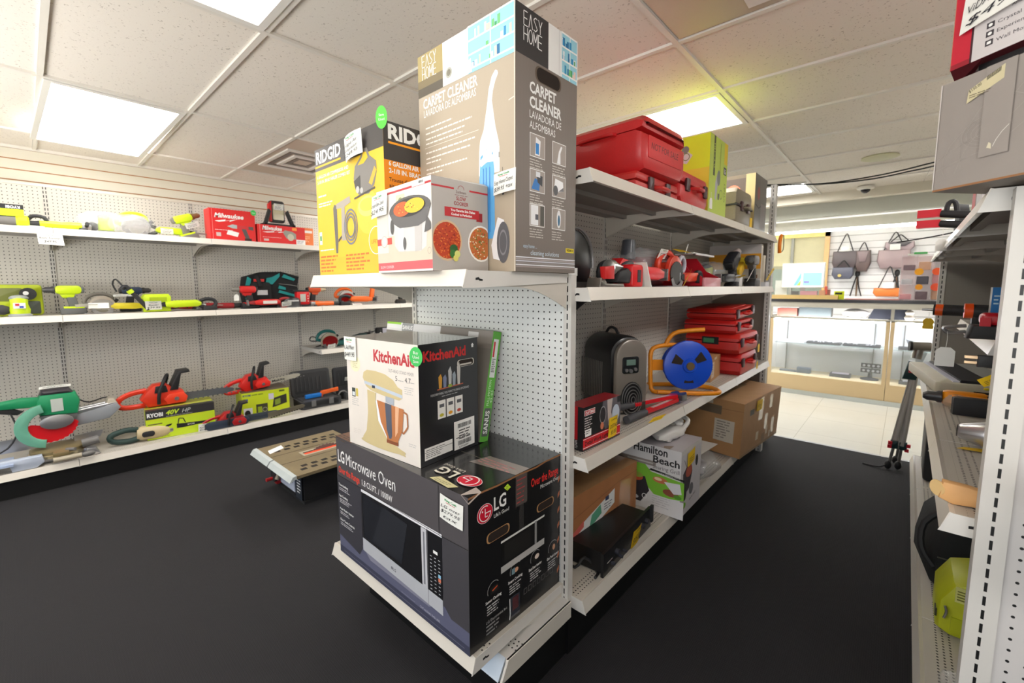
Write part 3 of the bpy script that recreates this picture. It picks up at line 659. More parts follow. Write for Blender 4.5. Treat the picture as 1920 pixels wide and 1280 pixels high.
L.poly([(.30, .34), (.31, .38), (.35, .405), (.37, .43), (.395, .428), (.41, .40), (.45, .375), (.452, .34), (.435, .30), (.40, .275), (.33, .28), (.305, .31)], cp); L.poly([(.33, .38), (.36, .40), (.37, .418), (.39, .415), (.40, .395), (.37, .38)], P(226, 186, 34)); L.poly([(.30, .33), (.345, .345), (.345, .30), (.31, .30)], cd); L.poly([(.40, .31), (.44, .36), (.452, .345), (.42, .30)], P(214, 170, 50)); L.ell(.325, .298, .012, .012, P(190, 188, 186)); L.ell(.352, .292, .010, .010, P(190, 188, 186)); L.line([(.30, .27), (.44, .29)], .006, cd)
L.poly([(.135, .255), (.145, .268), (.165, .262), (.165, .12), (.16, .085), (.145, .085), (.142, .12)], P(96, 92, 90)); L.poly([(.16, .268), (.265, .285), (.27, .262), (.225, .252), (.225, .13), (.195, .13), (.2, .25), (.16, .25)], P(170, 160, 150)); L.poly([(.195, .14), (.168, .125), (.168, .135), (.195, .15)], cd)
for r_ in (.050, .040, .031): L.ring(.265, .175, r_ - .0055, r_, P(110, 114, 128), asp=1.3)
L.text('LIFETIME', .405, .105, .013, P(190, 110, 30)); L.ring(.435, .115, .045, .048, WHITE)
Rr.rect(0, .372, .38, .495, bkt); Rr.rect(.018, .425, .37, .432, P(245, 160, 30)); Rr.text('RIDGID', .018, .442, .044, WHITE, width=.235, bold=.04)
Rr.text('6 GALLON AIR COMPRESSOR', .018, .385 - .03, .015, WHITE, width=.24, bold=.03); Rr.text('2-1/8 IN. BRAD NAILER KIT', .018, .332, .015, WHITE, width=.24, bold=.03)
for i, t_ in enumerate(("Trousse d'ensemble de compresseur", 'air de 22,71 litres et de cloueuse', 'clous a tete perdue de 54 mm', '', 'Kit de compresor de aire', 'de 22,71 litros y clavadora', 'de puntillas de 54 mm')): Rr.text(t_, .018, .305 - i * .02, .012, P(70, 34, 14), width=.0075 * max(1, len(t_)), bold=.015) if t_ else None
RB = fin()
price_tag(RB, (-.235, -.006, .400), (1, .0, .12), (.08, -.1, 1), .118, .078, ['Ridgid Air', 'Compressor', '$249.95'], curl=.012)
f_mb = MB(); f = Face(f_mb, (0.0, -.004, .50), (.92, .4, 0), (0, 0, 1)); f.ell(0, 0, .022, .036, P(90, 205, 70)); f.text('Save', 0, .004, .008, WHITE, al='c'); f.text('Used', 0, -.010, .008, WHITE, al='c')
o = f_mb.build('sticker', RB, smooth=0); o['label'] = 'round green sticker'

# slow cooker box
scw = P(232, 224, 218, r=.45); scg = P(176, 170, 164, r=.45); scr = P(184, 30, 40, r=.45)
mb, L, Rr, T, fin = carton('slow_cooker_box', 'small white and gray slow cooker box at the front of the upper endcap shelf', 'box', (-.965, .75), 1.4345, -3.7, .305, .20, .252, scw, scg, P(110, 74, 50, r=.8))
L.rect(0, .03, .305, .252, P(234, 228, 222)); L.rect(0, .03, .305, .11, P(214, 198, 178)); L.rect(0, .06, .07, .20, P(222, 216, 206)); L.rect(0, .234, .305, .240, scr); L.rect(0, .006, .305, .030, P(214, 90, 96)); L.rect(0, 0, .305, .006, scw)
L.rect(.0, .085, .09, .105, P(206, 70, 60)); L.ell(.045, .095, .02, .02, P(228, 220, 210)); L.ring(.045, .095, .016, .018, P(190, 170, 160))
L.rect(.12, .19, .17, .225, P(208, 200, 176)); L.ell(.145, .207, .012, .009, P(140, 150, 90))
L.poly([(.105, .146), (.285, .138), (.278, .068), (.25, .056), (.13, .060), (.108, .078)], P(214, 212, 210, r=.25)); L.poly([(.13, .145), (.16, .144), (.16, .06), (.13, .062)], P(238, 238, 238, r=.25)); L.poly([(.22, .14), (.26, .139), (.255, .058), (.22, .056)], P(196, 192, 190, r=.25))
L.ell(.192, .178, .112, .036, P(86, 84, 84)); L.poly([(.085, .172), (.30, .172), (.283, .138), (.24, .126), (.14, .128), (.10, .146)], P(96, 94, 94)); L.ell(.192, .182, .086, .026, P(40, 38, 38)); L.ell(.155, .181, .048, .021, P(208, 92, 30)); L.ell(.222, .184, .052, .020, P(224, 190, 40)); 
for i in range(26): L.k -= 1; L.ell(.13 + rnd.random() * .14, .170 + rnd.random() * .024, .0025, .0016, rnd.choice((P(170, 60, 20), P(240, 214, 90), P(120, 110, 30))), n=6)
L.k += 2; L.ell(.165, .082, .009, .018, P(90, 88, 88)); L.ell(.095, .135, .010, .022, P(80, 78, 78)); L.poly([(.282, .15), (.302, .13), (.302, .112), (.270, .105)], P(84, 82, 82)); L.rect(.21, .235, .275, .252, P(236, 234, 230)); L.barcode(.245, .240, .268, .247); L.ring(.292, .055, .008, .009, P(160, 150, 140)); L.text('SLOW COOKER', .015, .013, .008, P(245, 225, 225))
Rr.rect(0, .226, .075, .231, scr); Rr.rect(.13, .226, .20, .231, scr); Rr.ring(.10, .228, .010, .0115, P(150, 60, 60), 0, 180); Rr.text('Sunbeam', .10, .217, .008, P(90, 50, 50), al='c', width=.036); Rr.bars(.078, .211, .05, 1, .005, P(140, 110, 110)); Rr.text('SLOW', .10, .198, .010, P(150, 24, 34), al='c', width=.034, bold=.02); Rr.text('COOKER', .10, .184, .010, P(150, 24, 34), al='c', width=.052, bold=.02)
Rr.rect(.042, .151, .165, .176, scr); Rr.rect(.155, .145, .178, .17, P(150, 22, 30)); Rr.rect(.042, .151, .165, .176, scr); Rr.text('Your Favorite Side Dishes', .062, .166, .0065, WHITE, width=.088, bold=.03); Rr.text('Cooked to Perfection', .064, .155, .0065, WHITE, width=.074, bold=.03)
for cx, cy, r_, cols in ((.049, .084, .052, ((186, 62, 26), (206, 92, 34), (150, 40, 22), (222, 120, 50))), (.172, .082, .049, ((190, 110, 50), (226, 214, 180), (90, 120, 50), (196, 70, 40)))):
    f = Rr; cl = lambda u: min(max(u, .001), .199)
    f.poly([(cl(a), b) for a, b in circ(cx, cy, r_, r_ * 1.08)], P(206, 176, 140) if cx < .1 else P(236, 234, 228)); f.poly([(cl(a), b) for a, b in circ(cx, cy, r_ * .9, r_ * .97)], P(*cols[0])); f.k += 1
    for i in range(150):
        a = rnd.uniform(0, 6.28); q = r_ * .86 * math.sqrt(rnd.random()); u, v = cx + q * math.cos(a), cy + q * 1.05 * math.sin(a)
        if .003 < u < .197: f.k -= 1; f.ell(u, v, .0028, .0022, P(*rnd.choice(cols)), n=5)
    f.k += 1
Rr.ell(.070, .062, .014, .012, P(40, 90, 40)); Rr.ell(.066, .048, .010, .012, P(52, 110, 44)); Rr.ell(.082, .048, .010, .010, P(206, 210, 120)); Rr.ell(.076, .036, .009, .009, P(214, 206, 110))
mb.add([(-.305, 0, .252), (0, 0, .2525), (0, .2, .252), (-.02, .205, .262), (-.30, .1, .262)], [(0, 1, 2, 3, 4)], P(200, 196, 190))
SCB = fin()
price_tag(SCB, (-.330, -.006, .170), (1, 0, .06), (.12, 0, 1), .098, .068, ['Sunbeam Slow Cooker', '$24.95'], curl=.006)

# tall carpet cleaner box
tan = P(176, 160, 140, r=.5); gry = P(124, 114, 106, r=.5)
g = G('corrugated_print_tan', .5); st = g.f('ABSOLUTE', g.cell(g.x, .006)); g.color(g.mix(g.noise(2), C(168, 154, 134), C(184, 170, 150))); g.bump(g.f('MULTIPLY', st, 250), .10, .001); tan = g.m
g = G('corrugated_print_gray', .5); st = g.f('ABSOLUTE', g.cell(g.y, .006)); g.color(g.mix(g.noise(2), C(114, 105, 98), C(128, 118, 110))); g.bump(g.f('MULTIPLY', st, 250), .10, .001); gryc = g.m
mb, L, Rr, T, fin = carton('carpet_cleaner_box', 'tall brown and gray carpet cleaner box, tallest on the endcap', 'box', (-.845, .955), 1.4345, -.9, .451, .295, .731, tan, gryc, tan)
L.rect(0, .598, .451, .731, P(226, 232, 234)); L.rect(0, .598, .134, .731, P(168, 150, 96)); L.rect(0, .598, .134, .625, P(84, 76, 62)); L.rect(0, .625, .134, .65, P(122, 108, 76))
def easy(f, u, v, w_, h, m):   # thin line lettering: EASY / HOME with a barless A
    lw = h * .07; q = w_ / 4.4
    y1, y0 = v + h * 1.08, v + h * .10 + h * .0; rows = ((v + h * 1.1, 'EASY'), (v, 'HOME'))
    for yy, s_ in rows:
        x = u
        for ch_ in s_:
            a, b, t_, o_ = x, x + q * .85, yy + h, yy
            S = {'E': [[(b, t_), (a, t_), (a, o_), (b, o_)], [(a, (t_ + o_) / 2), (b - q * .1, (t_ + o_) / 2)]], 'A': [[(a, o_), ((a + b) / 2, t_), (b, o_)]],
                 'S': [[(b, t_ - h * .08), ((a + b) / 2, t_), (a, t_ - h * .2), ((a + b) / 2, (t_ + o_) / 2), (b, o_ + h * .22), ((a + b) / 2, o_), (a, o_ + h * .08)]], 'Y': [[(a, t_), ((a + b) / 2, (t_ + o_) / 2), (b, t_)], [((a + b) / 2, (t_ + o_) / 2), ((a + b) / 2, o_)]],
                 'H': [[(a, t_), (a, o_)], [(b, t_), (b, o_)], [(a, (t_ + o_) / 2), (b, (t_ + o_) / 2)]], 'O': [circ((a + b) / 2, (t_ + o_) / 2, (b - a) / 2, h / 2, 14) + [circ((a + b) / 2, (t_ + o_) / 2, (b - a) / 2, h / 2, 14)[0]]],
                 'M': [[(a, o_), (a, t_), ((a + b) / 2, o_ + h * .3), (b, t_), (b, o_)]]}[ch_]
            for ln in S: f.line(ln, lw, m); f.k -= len(ln) - 1
            f.k += 1; x += q * 1.12
easy(L, .024, .650, .080, .036, WHITE)
# bathroom shelf picture along the top
def shelfpic(f, x0, x1, y0, y1, seed, wf=.42):
    rn = random.Random(seed); xm = x0 + (x1 - x0) * wf
    f.rect(x0, y0, xm, y1, P(232, 232, 230)); f.rect(xm, y0, x1, y1, P(150, 206, 222)); f.line([(xm - .01, y0), (xm - .01, y1)], .002, P(200, 200, 200))
    n = 3
    for i in range(n + 1):
        y = y0 + (y1 - y0) * (.08 + .3 * i)
        if y < y1: f.rect(xm, y, x1, y + .005, P(240, 240, 238))
    for x in (xm, xm + (x1 - xm) * .5, x1 - .004): f.rect(x, y0, x + .004, y1, P(240, 240, 238))
    for i in range(22):
        x = rn.uniform(xm + .004, x1 - .014); y = y0 + (y1 - y0) * (.08 + .3 * rn.randrange(3)) + .005; f.k -= 1
        f.rect(x, y, x + rn.uniform(.006, .012), y + rn.uniform(.010, (y1 - y0) * .2), P(*rn.choice(((60, 160, 90), (40, 140, 190), (240, 240, 240), (230, 200, 190), (110, 190, 120), (20, 110, 160)))))
    f.k += 1
shelfpic(L, .134, .451, .598, .731, 3, .38); L.rect(.145, .60, .185, .665, P(244, 244, 242)); L.ring(.165, .632, .010, .016, P(170, 170, 160)); L.ell(.165, .632, .010, .010, P(120, 116, 100)); L.poly([(.225, .60), (.235, .632), (.27, .64), (.275, .60)], P(240, 242, 246))
L.text('CARPET CLEANER', .026, .556, .031, WHITE, width=.272, bold=.02); L.text('LAVADORA DE ALFOMBRAS', .028, .528, .023, WHITE, width=.262)
for i, (v, ww) in enumerate(((.488, .14), (.470, .235), (.452, .20), (.437, .19), (.407, .25), (.388, .225), (.374, .08), (.352, .21), (.338, .09))): L.bars(.036, v, ww, 1, .008, P(232, 226, 216), h=.6, jag=0, seed=i)
L.rect(.03, .426, .30, .4275, P(225, 220, 208))
vac = P(234, 234, 236, r=.35)
L.poly([(.372, .575), (.380, .572), (.384, .563), (.372, .545), (.362, .52), (.358, .495), (.372, .42), (.384, .38), (.388, .36), (.388, .29), (.300, .29), (.302, .36), (.306, .392), (.322, .42), (.338, .49), (.345, .53), (.358, .562)], vac)
L.poly([(.302, .275), (.308, .345), (.335, .362), (.36, .35), (.366, .30), (.368, .10), (.316, .10)], P(96, 170, 226, r=.25)); L.poly([(.302, .33), (.33, .352), (.362, .342), (.37, .322), (.335, .325), (.31, .315)], vac); L.ell(.338, .348, .020, .012, vac); L.rect(.385, .33, .388, .345, P(120, 120, 120))
for u in (.318, .33, .345): L.rect(u, .12, u + .004, .31, P(60, 130, 200))
L.poly([(.352, .08), (.38, .16), (.405, .15), (.42, .06), (.40, .03), (.36, .04)], vac); L.ell(.402, .085, .026, .060, P(92, 92, 96)); L.ring(.402, .085, .014, .017, P(130, 130, 134), asp=2.2); L.line([(.400, .30), (.402, .25)], .002, P(80, 70, 60)); L.rect(.398, .222, .406, .25, P(60, 60, 60))
L.line([(.425, .478), (.445, .482)], .003, P(226, 216, 200)); L.line([(.449, .0), (.449, .73)], .004, P(214, 204, 190))
Rr.poly([(0, .600), (.145, .600), (.145, .731), (0, .731)], P(44, 42, 42)); shelfpic(Rr, .145, .295, .600, .731, 9, .42); easy(Rr, .034, .640, .084, .037, WHITE)
handhole(Rr, .147, .572, .112, .038, P(90, 74, 58))
Rr.text('CARPET', .060, .512, .030, WHITE, width=.125, bold=.03); Rr.text('CLEANER', .060, .472, .030, WHITE, width=.152, bold=.03); Rr.text('LAVADORA DE', .060, .442, .021, WHITE, width=.152); Rr.text('ALFOMBRAS', .060, .413, .021, WHITE, width=.122)
for k, (u, v, q) in enumerate(((.061, .335, 0), (.168, .335, 1), (.061, .235, 2), (.168, .235, 3), (.061, .135, 4), (.168, .135, 5))):
    w_, h_ = .070, .066; v -= .0; Rr.rect(u, v, u + w_, v + h_ * 1.0, WHITE); Rr.rect(u + .002, v + .002, u + w_ - .002, v + h_ - .002, P(160, 150, 142)); c = u + w_ / 2; m_ = v + h_ / 2
    if q == 0: Rr.poly([(c - .012, v + .006), (c + .010, v + .006), (c + .014, v + .05), (c - .008, v + .058)], vac); Rr.rect(c - .009, v + .010, c + .006, m_ + .008, P(40, 130, 200))
    if q == 1: Rr.poly([(c - .012, v + .003), (c + .006, v + .003), (c + .005, v + .035), (c + .015, v + .056), (c + .008, v + .058), (c - .003, v + .04)], vac)
    if q == 2: Rr.poly([(c - .028, v + .008), (c + .008, v + .006), (c + .012, v + .035), (c - .012, v + .04)], P(50, 120, 190)); Rr.poly([(c, v + .03), (c + .022, v + .02), (c + .024, v + .05), (c - .004, v + .052)], P(60, 62, 66)); Rr.rect(c - .008, v + .045, c + .012, v + .06, P(220, 222, 226))
    if q == 3: Rr.poly([(c - .028, v + .012), (c + .024, v + .022), (c + .02, v + .05), (c - .02, v + .056)], vac); Rr.ell(c - .018, v + .02, .012, .015, P(90, 90, 92)); Rr.poly([(c - .005, v + .018), (c + .024, v + .022), (c + .022, v + .034)], P(120, 120, 122))
    if q == 4: Rr.rect(c - .03, v + .004, c + .004, v + h_ - .004, vac); Rr.rect(c - .010, v + .02, c + .004, v + .036, P(90, 90, 100)); Rr.rect(c + .014, v + .004, c + .032, v + h_ - .004, P(80, 78, 70))
    if q == 5: Rr.ell(c, m_, .011, .028, vac); Rr.ell(c, m_ - .004, .006, .017, P(60, 110, 140))
    Rr.bars(u, v - .010, .068, 4, .0075, P(200, 194, 186), h=.35, seed=q)
Rr.text('easy home ...', .033, .070, .011, P(190, 215, 235), width=.062); Rr.text('cleaning solutions', .066, .050, .014, P(205, 222, 236), width=.140)
Rr.rect(.243, .066, .288, .080, P(228, 208, 40)); Rr.text('95801', .247, .0695, .008, INK, width=.036, bold=.02)
for i, c_ in enumerate(((226, 226, 232), (176, 166, 164), (206, 206, 216), (150, 142, 140), (226, 226, 230), (164, 150, 146))): Rr.rect(.0, .040 - i * .0055, .295, .0435 - i * .0055, P(*c_))
CCB = fin()
price_tag(CCB, (-.082, -.006, .222), (1, -.05, .05), (.03, 0, 1), .092, .060, ['Easy Home Carpet', '$39.95 +tax'], curl=.004)
# ------------------------------------------------ tool builders (length along local x, seen from -y, standing on z=0)
LIME = (196, 222, 30); DK = (38, 38, 40); RD = (206, 34, 34); ORG = (236, 104, 34); TEAL = (20, 100, 98); GREY = (120, 120, 122)
rub = P(34, 34, 36, r=.6); met = P(176, 176, 178, r=.28, var=.04); metd = P(110, 108, 106, r=.35)
def met_(c=(180, 180, 182)): return mt(c, .28, .85)
def pl(c, r=.38): return mt(c, r, var=.07)
def T3(x=0, y=0, z=0, rx=0, ry=0, rz=0):
    return Matrix.Translation((x, y, z)) @ Matrix.Rotation(R(rz), 4, 'Z') @ Matrix.Rotation(R(ry), 4, 'Y') @ Matrix.Rotation(R(rx), 4, 'X')
SPLIT = {'fence', 'trim', 'label_patch', 'latch', 'prong', 'foot', 'clamp_lever', 'button', 'cutout', 'red_tip', 'leg_clamp', 'clutter', 'knob', 'slide_rail', 'fence_rail', 'bar', 'cord'}
class TL:
    """a thing whose parts are built through t.part(name)"""
    def __init__(s, name, label, cat, loc, rz=90, group=None, k=1, rx=0, ry=0):
        s.o = thing(name, label, cat, loc, rz, group, rx, ry); s.o.scale = (k, k, k) if not isinstance(k, tuple) else k
    def part(s, name, fn, T=None, smooth=38, loc=None, label=None, bev=0):
        mb = MB()
        if T is not None: mb.T = T
        fn(mb)
        if name in SPLIT and len(mb.cut) > 1:
            for q in mb.pieces(): p = q.build(name, s.o, loc, smooth, bev)
        else: p = mb.build(name, s.o, loc, smooth, bev)
        if label: p['label'] = label
        return p
def ptag(t, x, y, z, w_=.07, h=.045, lines=('',), tilt=0, yellow=False, rz=0, lay=False):
    c, s_ = math.cos(R(rz)), math.sin(R(rz))
    U = (c, s_, math.sin(R(tilt))); V = (-.1, -.5, 1) if not lay else (.1, .9, .35)
    return price_tag(t.o, (x, y, z), U, V, w_, h, list(lines), yellow=yellow)
def drill(name, lab, loc, c, rz=90, k=1, cat='drill', rx=0, ry=0, batt=True, c2=DK, tagx=None, chuck=(60, 60, 62)):
    t = TL(name, lab, cat, loc, rz, None, k, rx, ry)
    t.part('housing', lambda m: (m.prism(rrect(-.085, .145, .055, .208, .026), -.031, .031, pl(c), ch=.012), m.prism([(-.05, .15), (.035, .15), (.02, .12), (-.04, .12)], -.02, .02, pl(c), ch=.005),
                              m.prism(rrect(-.098, .152, -.07, .200, .012), -.027, .027, pl(c2), ch=.008)))
    t.part('chuck', lambda m: m.lathe([(.026, 0), (.026, .012), (.021, .02), (.021, .045), (.012, .06)], pl(chuck, .3), (.055, 0, .177), (1, 0, 0), 14))
    t.part('handle', lambda m: (m.prism([(-.045, .15), (.005, .15), (-.012, .05), (-.065, .05)], -.019, .019, pl(c2, .6), ch=.008), m.prism([(.003, .145), (.016, .14), (.010, .115), (.0, .112)], -.008, .008, pl(c), ch=.002)))
    if batt: t.part('battery', lambda m: m.prism([(-.10, .0), (.035, .0), (.038, .03), (.018, .055), (-.085, .055), (-.10, .04)], -.036, .036, pl(c2, .5), ch=.006).prism(rrect(-.09, .042, .02, .056, .004), -.037, .037, pl(c), ch=.003))
    return t
def grinder(name, lab, loc, c, rz=90, k=1, cat='grinder', rx=0, ry=0, c2=DK, disc=(150, 148, 144), cord=True):
    t = TL(name, lab, cat, loc, rz, None, k, rx, ry)
    t.part('housing', lambda m: m.lathe([(.018, -.17), (.030, -.165), (.032, -.06), (.027, -.03), (.034, .02), (.036, .09), (.032, .10)], pl(c), (0, 0, .038), (1, 0, 0), 16))
    t.part('rear_handle', lambda m: m.lathe([(.014, -.26), (.026, -.25), (.026, -.19), (.031, -.165)], pl(c2, .6), (0, 0, .036), (1, 0, 0), 14))
    t.part('gear_head', lambda m: m.prism([(.095, .014), (.16, .012), (.165, .05), (.15, .066), (.095, .064)], -.026, .026, met_(), ch=.006))
    t.part('disc', lambda m: m.lathe([(.058, 0), (.058, .003), (.015, .007)], mt(disc, .6, .3), (.135, 0, .006), (0, 0, 1), 24))
    t.part('guard', lambda m: m.prism(circ(.135, 0, .064, n=14, a0=90, a1=270) + circ(.135, 0, .060, n=14, a0=270, a1=90), .004, .024, met_((90, 90, 92)), ax='z'))
    t.part('side_handle', lambda m: m.cyl((.13, -.03, .045), (.13, -.11, .06), .014, rub, .016))
    if cord: t.part('cord', lambda m: m.tube([(-.26, 0, .036), (-.31, .02, .02), (-.28, .09, .008), (-.2, .12, .008)], .004, rub, seg=6))
    return t
def circ_saw(name, lab, loc, c, rz=90, k=1, rx=0, ry=0, guard=(150, 148, 146), disc=(190, 188, 184), c2=DK, cat='saw'):
    t = TL(name, lab, cat, loc, rz, None, k, rx, ry)
    t.part('base_plate', lambda m: m.prism(rrect(-.13, -.07, .13, .07, .01), 0, .006, met_((150, 150, 152)), ax='z'))
    t.part('blade_guard', lambda m: m.prism(circ(0, .07, .095, n=18, a0=-5, a1=185) + [(-.09, .03), (.09, .03)], -.052, -.028, pl(guard, .3), ch=.005))
    t.part('blade', lambda m: m.prism([(math.cos(2 * math.pi * i / 48) * (.086 if i % 2 else .081), .07 + math.sin(2 * math.pi * i / 48) * (.086 if i % 2 else .081) * .75) for i in range(48)], -.058, -.055, mt(disc, .25, .8)))
    t.part('lower_guard', lambda m: m.prism(circ(0, .07, .088, n=14, a0=200, a1=330) + circ(0, .07, .06, n=14, a0=200, a1=330)[::-1], -.063, -.06, met_((170, 170, 172))))
    t.part('housing', lambda m: m.cyl((0, -.026, .085), (0, .075, .085), .044, pl(c), seg=18).prism(rrect(-.05, .06, .05, .13, .015), -.026, .02, pl(c), ch=.008))
    t.part('handle', lambda m: m.tube([(.075, 0, .115), (.07, 0, .155), (.02, 0, .180), (-.05, 0, .178), (-.105, 0, .140), (-.115, 0, .095), (-.06, 0, .085)], .017, pl(c2 if c2 != DK else c), seg=9))
    t.part('front_knob', lambda m: m.cyl((.09, 0, .1), (.115, 0, .13), .013, rub))
    return t
def recip(name, lab, loc, c, rz=90, k=1, rx=0, ry=0, c2=DK, cat='saw', blade=True):
    t = TL(name, lab, cat, loc, rz, None, k, rx, ry)
    t.part('housing', lambda m: m.prism([(-.06, .035), (.09, .03), (.15, .04), (.155, .072), (.09, .088), (-.06, .09), (-.09, .07), (-.09, .045)], -.033, .033, pl(c), ch=.012))
    t.part('gear_boot', lambda m: m.prism([(.145, .036), (.20, .044), (.205, .066), (.15, .078)], -.025, .025, pl(c2, .6), ch=.008))
    t.part('handle', lambda m: m.tube([(-.085, 0, .08), (-.13, 0, .095), (-.185, 0, .085), (-.195, 0, .045), (-.15, 0, .018), (-.08, 0, .04)], .015, pl(c2, .6), seg=8))
    t.part('shoe', lambda m: m.prism([(.20, .03), (.212, .03), (.216, .085), (.206, .085)], -.02, .02, met_()))
    t.part('battery', lambda m: m.prism(rrect(-.20, 0, -.10, .036, .008), -.033, .033, pl(c2, .5), ch=.005))
    if blade: t.part('blade', lambda m: m.prism([(.21, .048), (.33, .052), (.335, .058), (.21, .064)], -.001, .001, met_((150, 150, 152))))
    return t
def sander(name, lab, loc, c, rz=90, k=1, c2=DK, cat='sander', rx=0, ry=0):
    t = TL(name, lab, cat, loc, rz, None, k, rx, ry)
    t.part('pad', lambda m: m.lathe([(.062, 0), (.062, .012), (.05, .022)], pl(c2, .7), seg=20))
    t.part('housing', lambda m: m.lathe([(.05, .02), (.054, .05), (.044, .09), (.046, .12), (.036, .145), (.012, .152)], pl(c), seg=20))
    t.part('grip', lambda m: m.blob((0, 0, .135), .05, .04, .022, pl(c2, .6)))
    t.part('dust_bag', lambda m: m.blob((-.085, 0, .05), .045, .03, .035, pl((60, 60, 62), .8), .06).cyl((-.05, 0, .04), (-.03, 0, .04), .014, pl(c2)))
    return t
def bag_clear(m, c, r_, seed=1): m.blob(c, r_[0], r_[1], r_[2], mt((226, 228, 230), .12, 0, 0, .26, 0, coat=.6), .10, 20, 14, .8, seed)
def chainsaw(name, lab, loc, c, bar, rz=90, k=1, rx=0, ry=0, brand='', barcol=(150, 154, 160), scab=False):
    t = TL(name, lab, 'chainsaw', loc, rz, None, k, rx, ry)
    t.part('housing', lambda m: (m.prism([(-.09, .0), (.13, .0), (.14, .06), (.12, .10), (.06, .125), (.02, .165), (-.05, .16), (-.10, .11), (-.13, .06)], -.06, .05, pl(c), ch=.018), m.prism([(-.05, .1), (.03, .1), (.02, .15), (-.04, .15)], -.066, .05, pl(DK, .5), ch=.004)))
    t.part('clutch_cover', lambda m: m.prism([(.02, .01), (.13, .01), (.145, .05), (.12, .085), (.03, .085), (.0, .05)], -.078, -.055, pl(tuple(min(255, v + 12) for v in c), .3), ch=.008).cyl((.075, -.084, .045), (.075, -.07, .045), .014, met_()))
    t.part('rear_handle', lambda m: m.tube([(-.09, 0, .12), (-.17, 0, .11), (-.235, 0, .08), (-.25, 0, .04), (-.21, 0, .012), (-.10, 0, .012)], .019, pl(c), seg=9))
    t.part('front_handle', lambda m: m.tube([(-.03, -.07, .02), (-.025, -.085, .10), (.005, -.075, .18), (.03, -.02, .212), (.045, .05, .205), (.03, .08, .12), (.01, .07, .03)], .0115, rub, seg=9))
    t.part('hand_guard', lambda m: m.prism([(.04, .11), (.09, .11), (.115, .225), (.17, .232), (.165, .25), (.10, .245)], -.07, .06, pl(DK, .5), ch=.004))
    L_ = bar
    if scab: t.part('scabbard', lambda m: m.prism(rrect(.13, .01, .13 + L_, .085, .034), -.02, .0, pl((52, 60, 70), .5), ch=.004))
    else:
        t.part('guide_bar', lambda m: m.prism([(.10, .018), (L_, .024), (L_ + .045, .034), (L_ + .055, .047), (L_ + .045, .06), (L_, .070), (.10, .076)], -.052, -.047, mt(barcol, .35, .5)) and (Face(m, (.10, -.052, .018), (1, 0, 0), (0, 0, 1)).text(brand, .06, .016, .022, INK if sum(barcol) > 500 else P(190, 190, 195), width=.12, bold=.03) if brand else m))
        def chn(m):
            n = int(L_ / .016)
            for i in range(n):
                x = .11 + i * .016
                if i % 2 == 0: m.box(x, -.054, .012 + .006 * i / n, x + .010, -.045, .019 + .006 * i / n, metd); m.box(x, -.054, .072, x + .010, -.045, .079, metd) if x < L_ else None
        t.part('chain', chn, smooth=0)
    return t
def plainbox(name, lab, loc, dims, c, rz=90, k=1, top=None, draw=None, side=None, bev=.0015, rx=0, ry=0, group=None):
    """box with its printed face toward local -y; x from 0 to dims[0]"""
    mb = MB(); a, b, h = dims; mb.box(0, 0, 0, a, b, h, pl(c, .5), fm={1: pl(top or c, .5), 3: pl(side or c, .5), 5: pl(side or c, .5)})
    if draw: draw(Face(mb, (0, 0, 0), (1, 0, 0), (0, 0, 1), step=.0003), a, h, Face(mb, (0, 0, h), (1, 0, 0), (0, 1, 0), step=.0003), Face(mb, (a, 0, 0), (0, 1, 0), (0, 0, 1), step=.0003), Face(mb, (0, b, 0), (0, -1, 0), (0, 0, 1), step=.0003))
    o = mb.build(name, smooth=0); o.location = loc; o.rotation_euler = (R(rx), R(ry), R(rz)); return tag(o, lab, 'box', group)

ZT, ZM, ZS, ZD = 1.792, 1.197, .747, .177
def LX(d): return -4.93 + d    # distance from the wall board
# --- top shelf
plainbox('tool_box', 'lime battery box with a black band at the left end of the top shelf', (LX(.52), -.26, ZT + .068), (.30, .14, .075), LIME, draw=lambda f, a, h, t, r, l: (f.rect(0, .045, a, h, pl(DK)), f.text('RYOBI', .285, .066, .016, WHITE, rot=180, bold=.04), t.rect(0, 0, a, .14, pl(DK))))
t = TL('leaf_blower', 'gray blower tube with a lime collar under the lime battery box', 'blower', (LX(.50), -.20, ZT), 90)
t.part('tube', lambda m: m.cyl((-.12, 0, .034), (.20, 0, .034), .034, pl((112, 110, 108)), seg=18)); t.part('collar', lambda m: m.lathe([(.034, 0), (.042, .01), (.042, .05), (.03, .06)], pl(LIME), (.20, 0, .036), (1, 0, 0), 16)); t.part('handle', lambda m: m.tube([(.25, 0, .05), (.28, 0, .08), (.33, 0, .075), (.345, 0, .04)], .012, rub))
t = grinder('multi_tool', 'lime and black cordless tool with gray tip above the hanging price card', (LX(.50), .235, ZT), LIME, 90, .78, 'power tool', disc=(100, 100, 100), cord=False); ptag(t, -.30, -.06, .0, .16, .05, (' ',), lay=True)
mb = MB(); mb.prism([(0, 0), (.12, -.004), (.126, -.075), (.004, -.07)], -.0005, .0005, TAGW); f = Face(mb, (0, -.0006, -.07), (1, 0, 0), (0, 0, 1), step=.0003); f.text('King Cash', .06, .058, .006, GRN, al='c'); f.text('Ryobi Trimmer', .06, .036, .012, PEN, al='c', shear=.2, width=.1); f.text('$49.95', .06, .012, .015, PEN, al='c', shear=.2)
o = mb.build('price_sign', loc=(LX(.615), .085, ZT - .042)); o.rotation_euler = (R(6), 0, R(90)); tag(o, 'white handwritten price card hanging from the top shelf lip', 'sign')
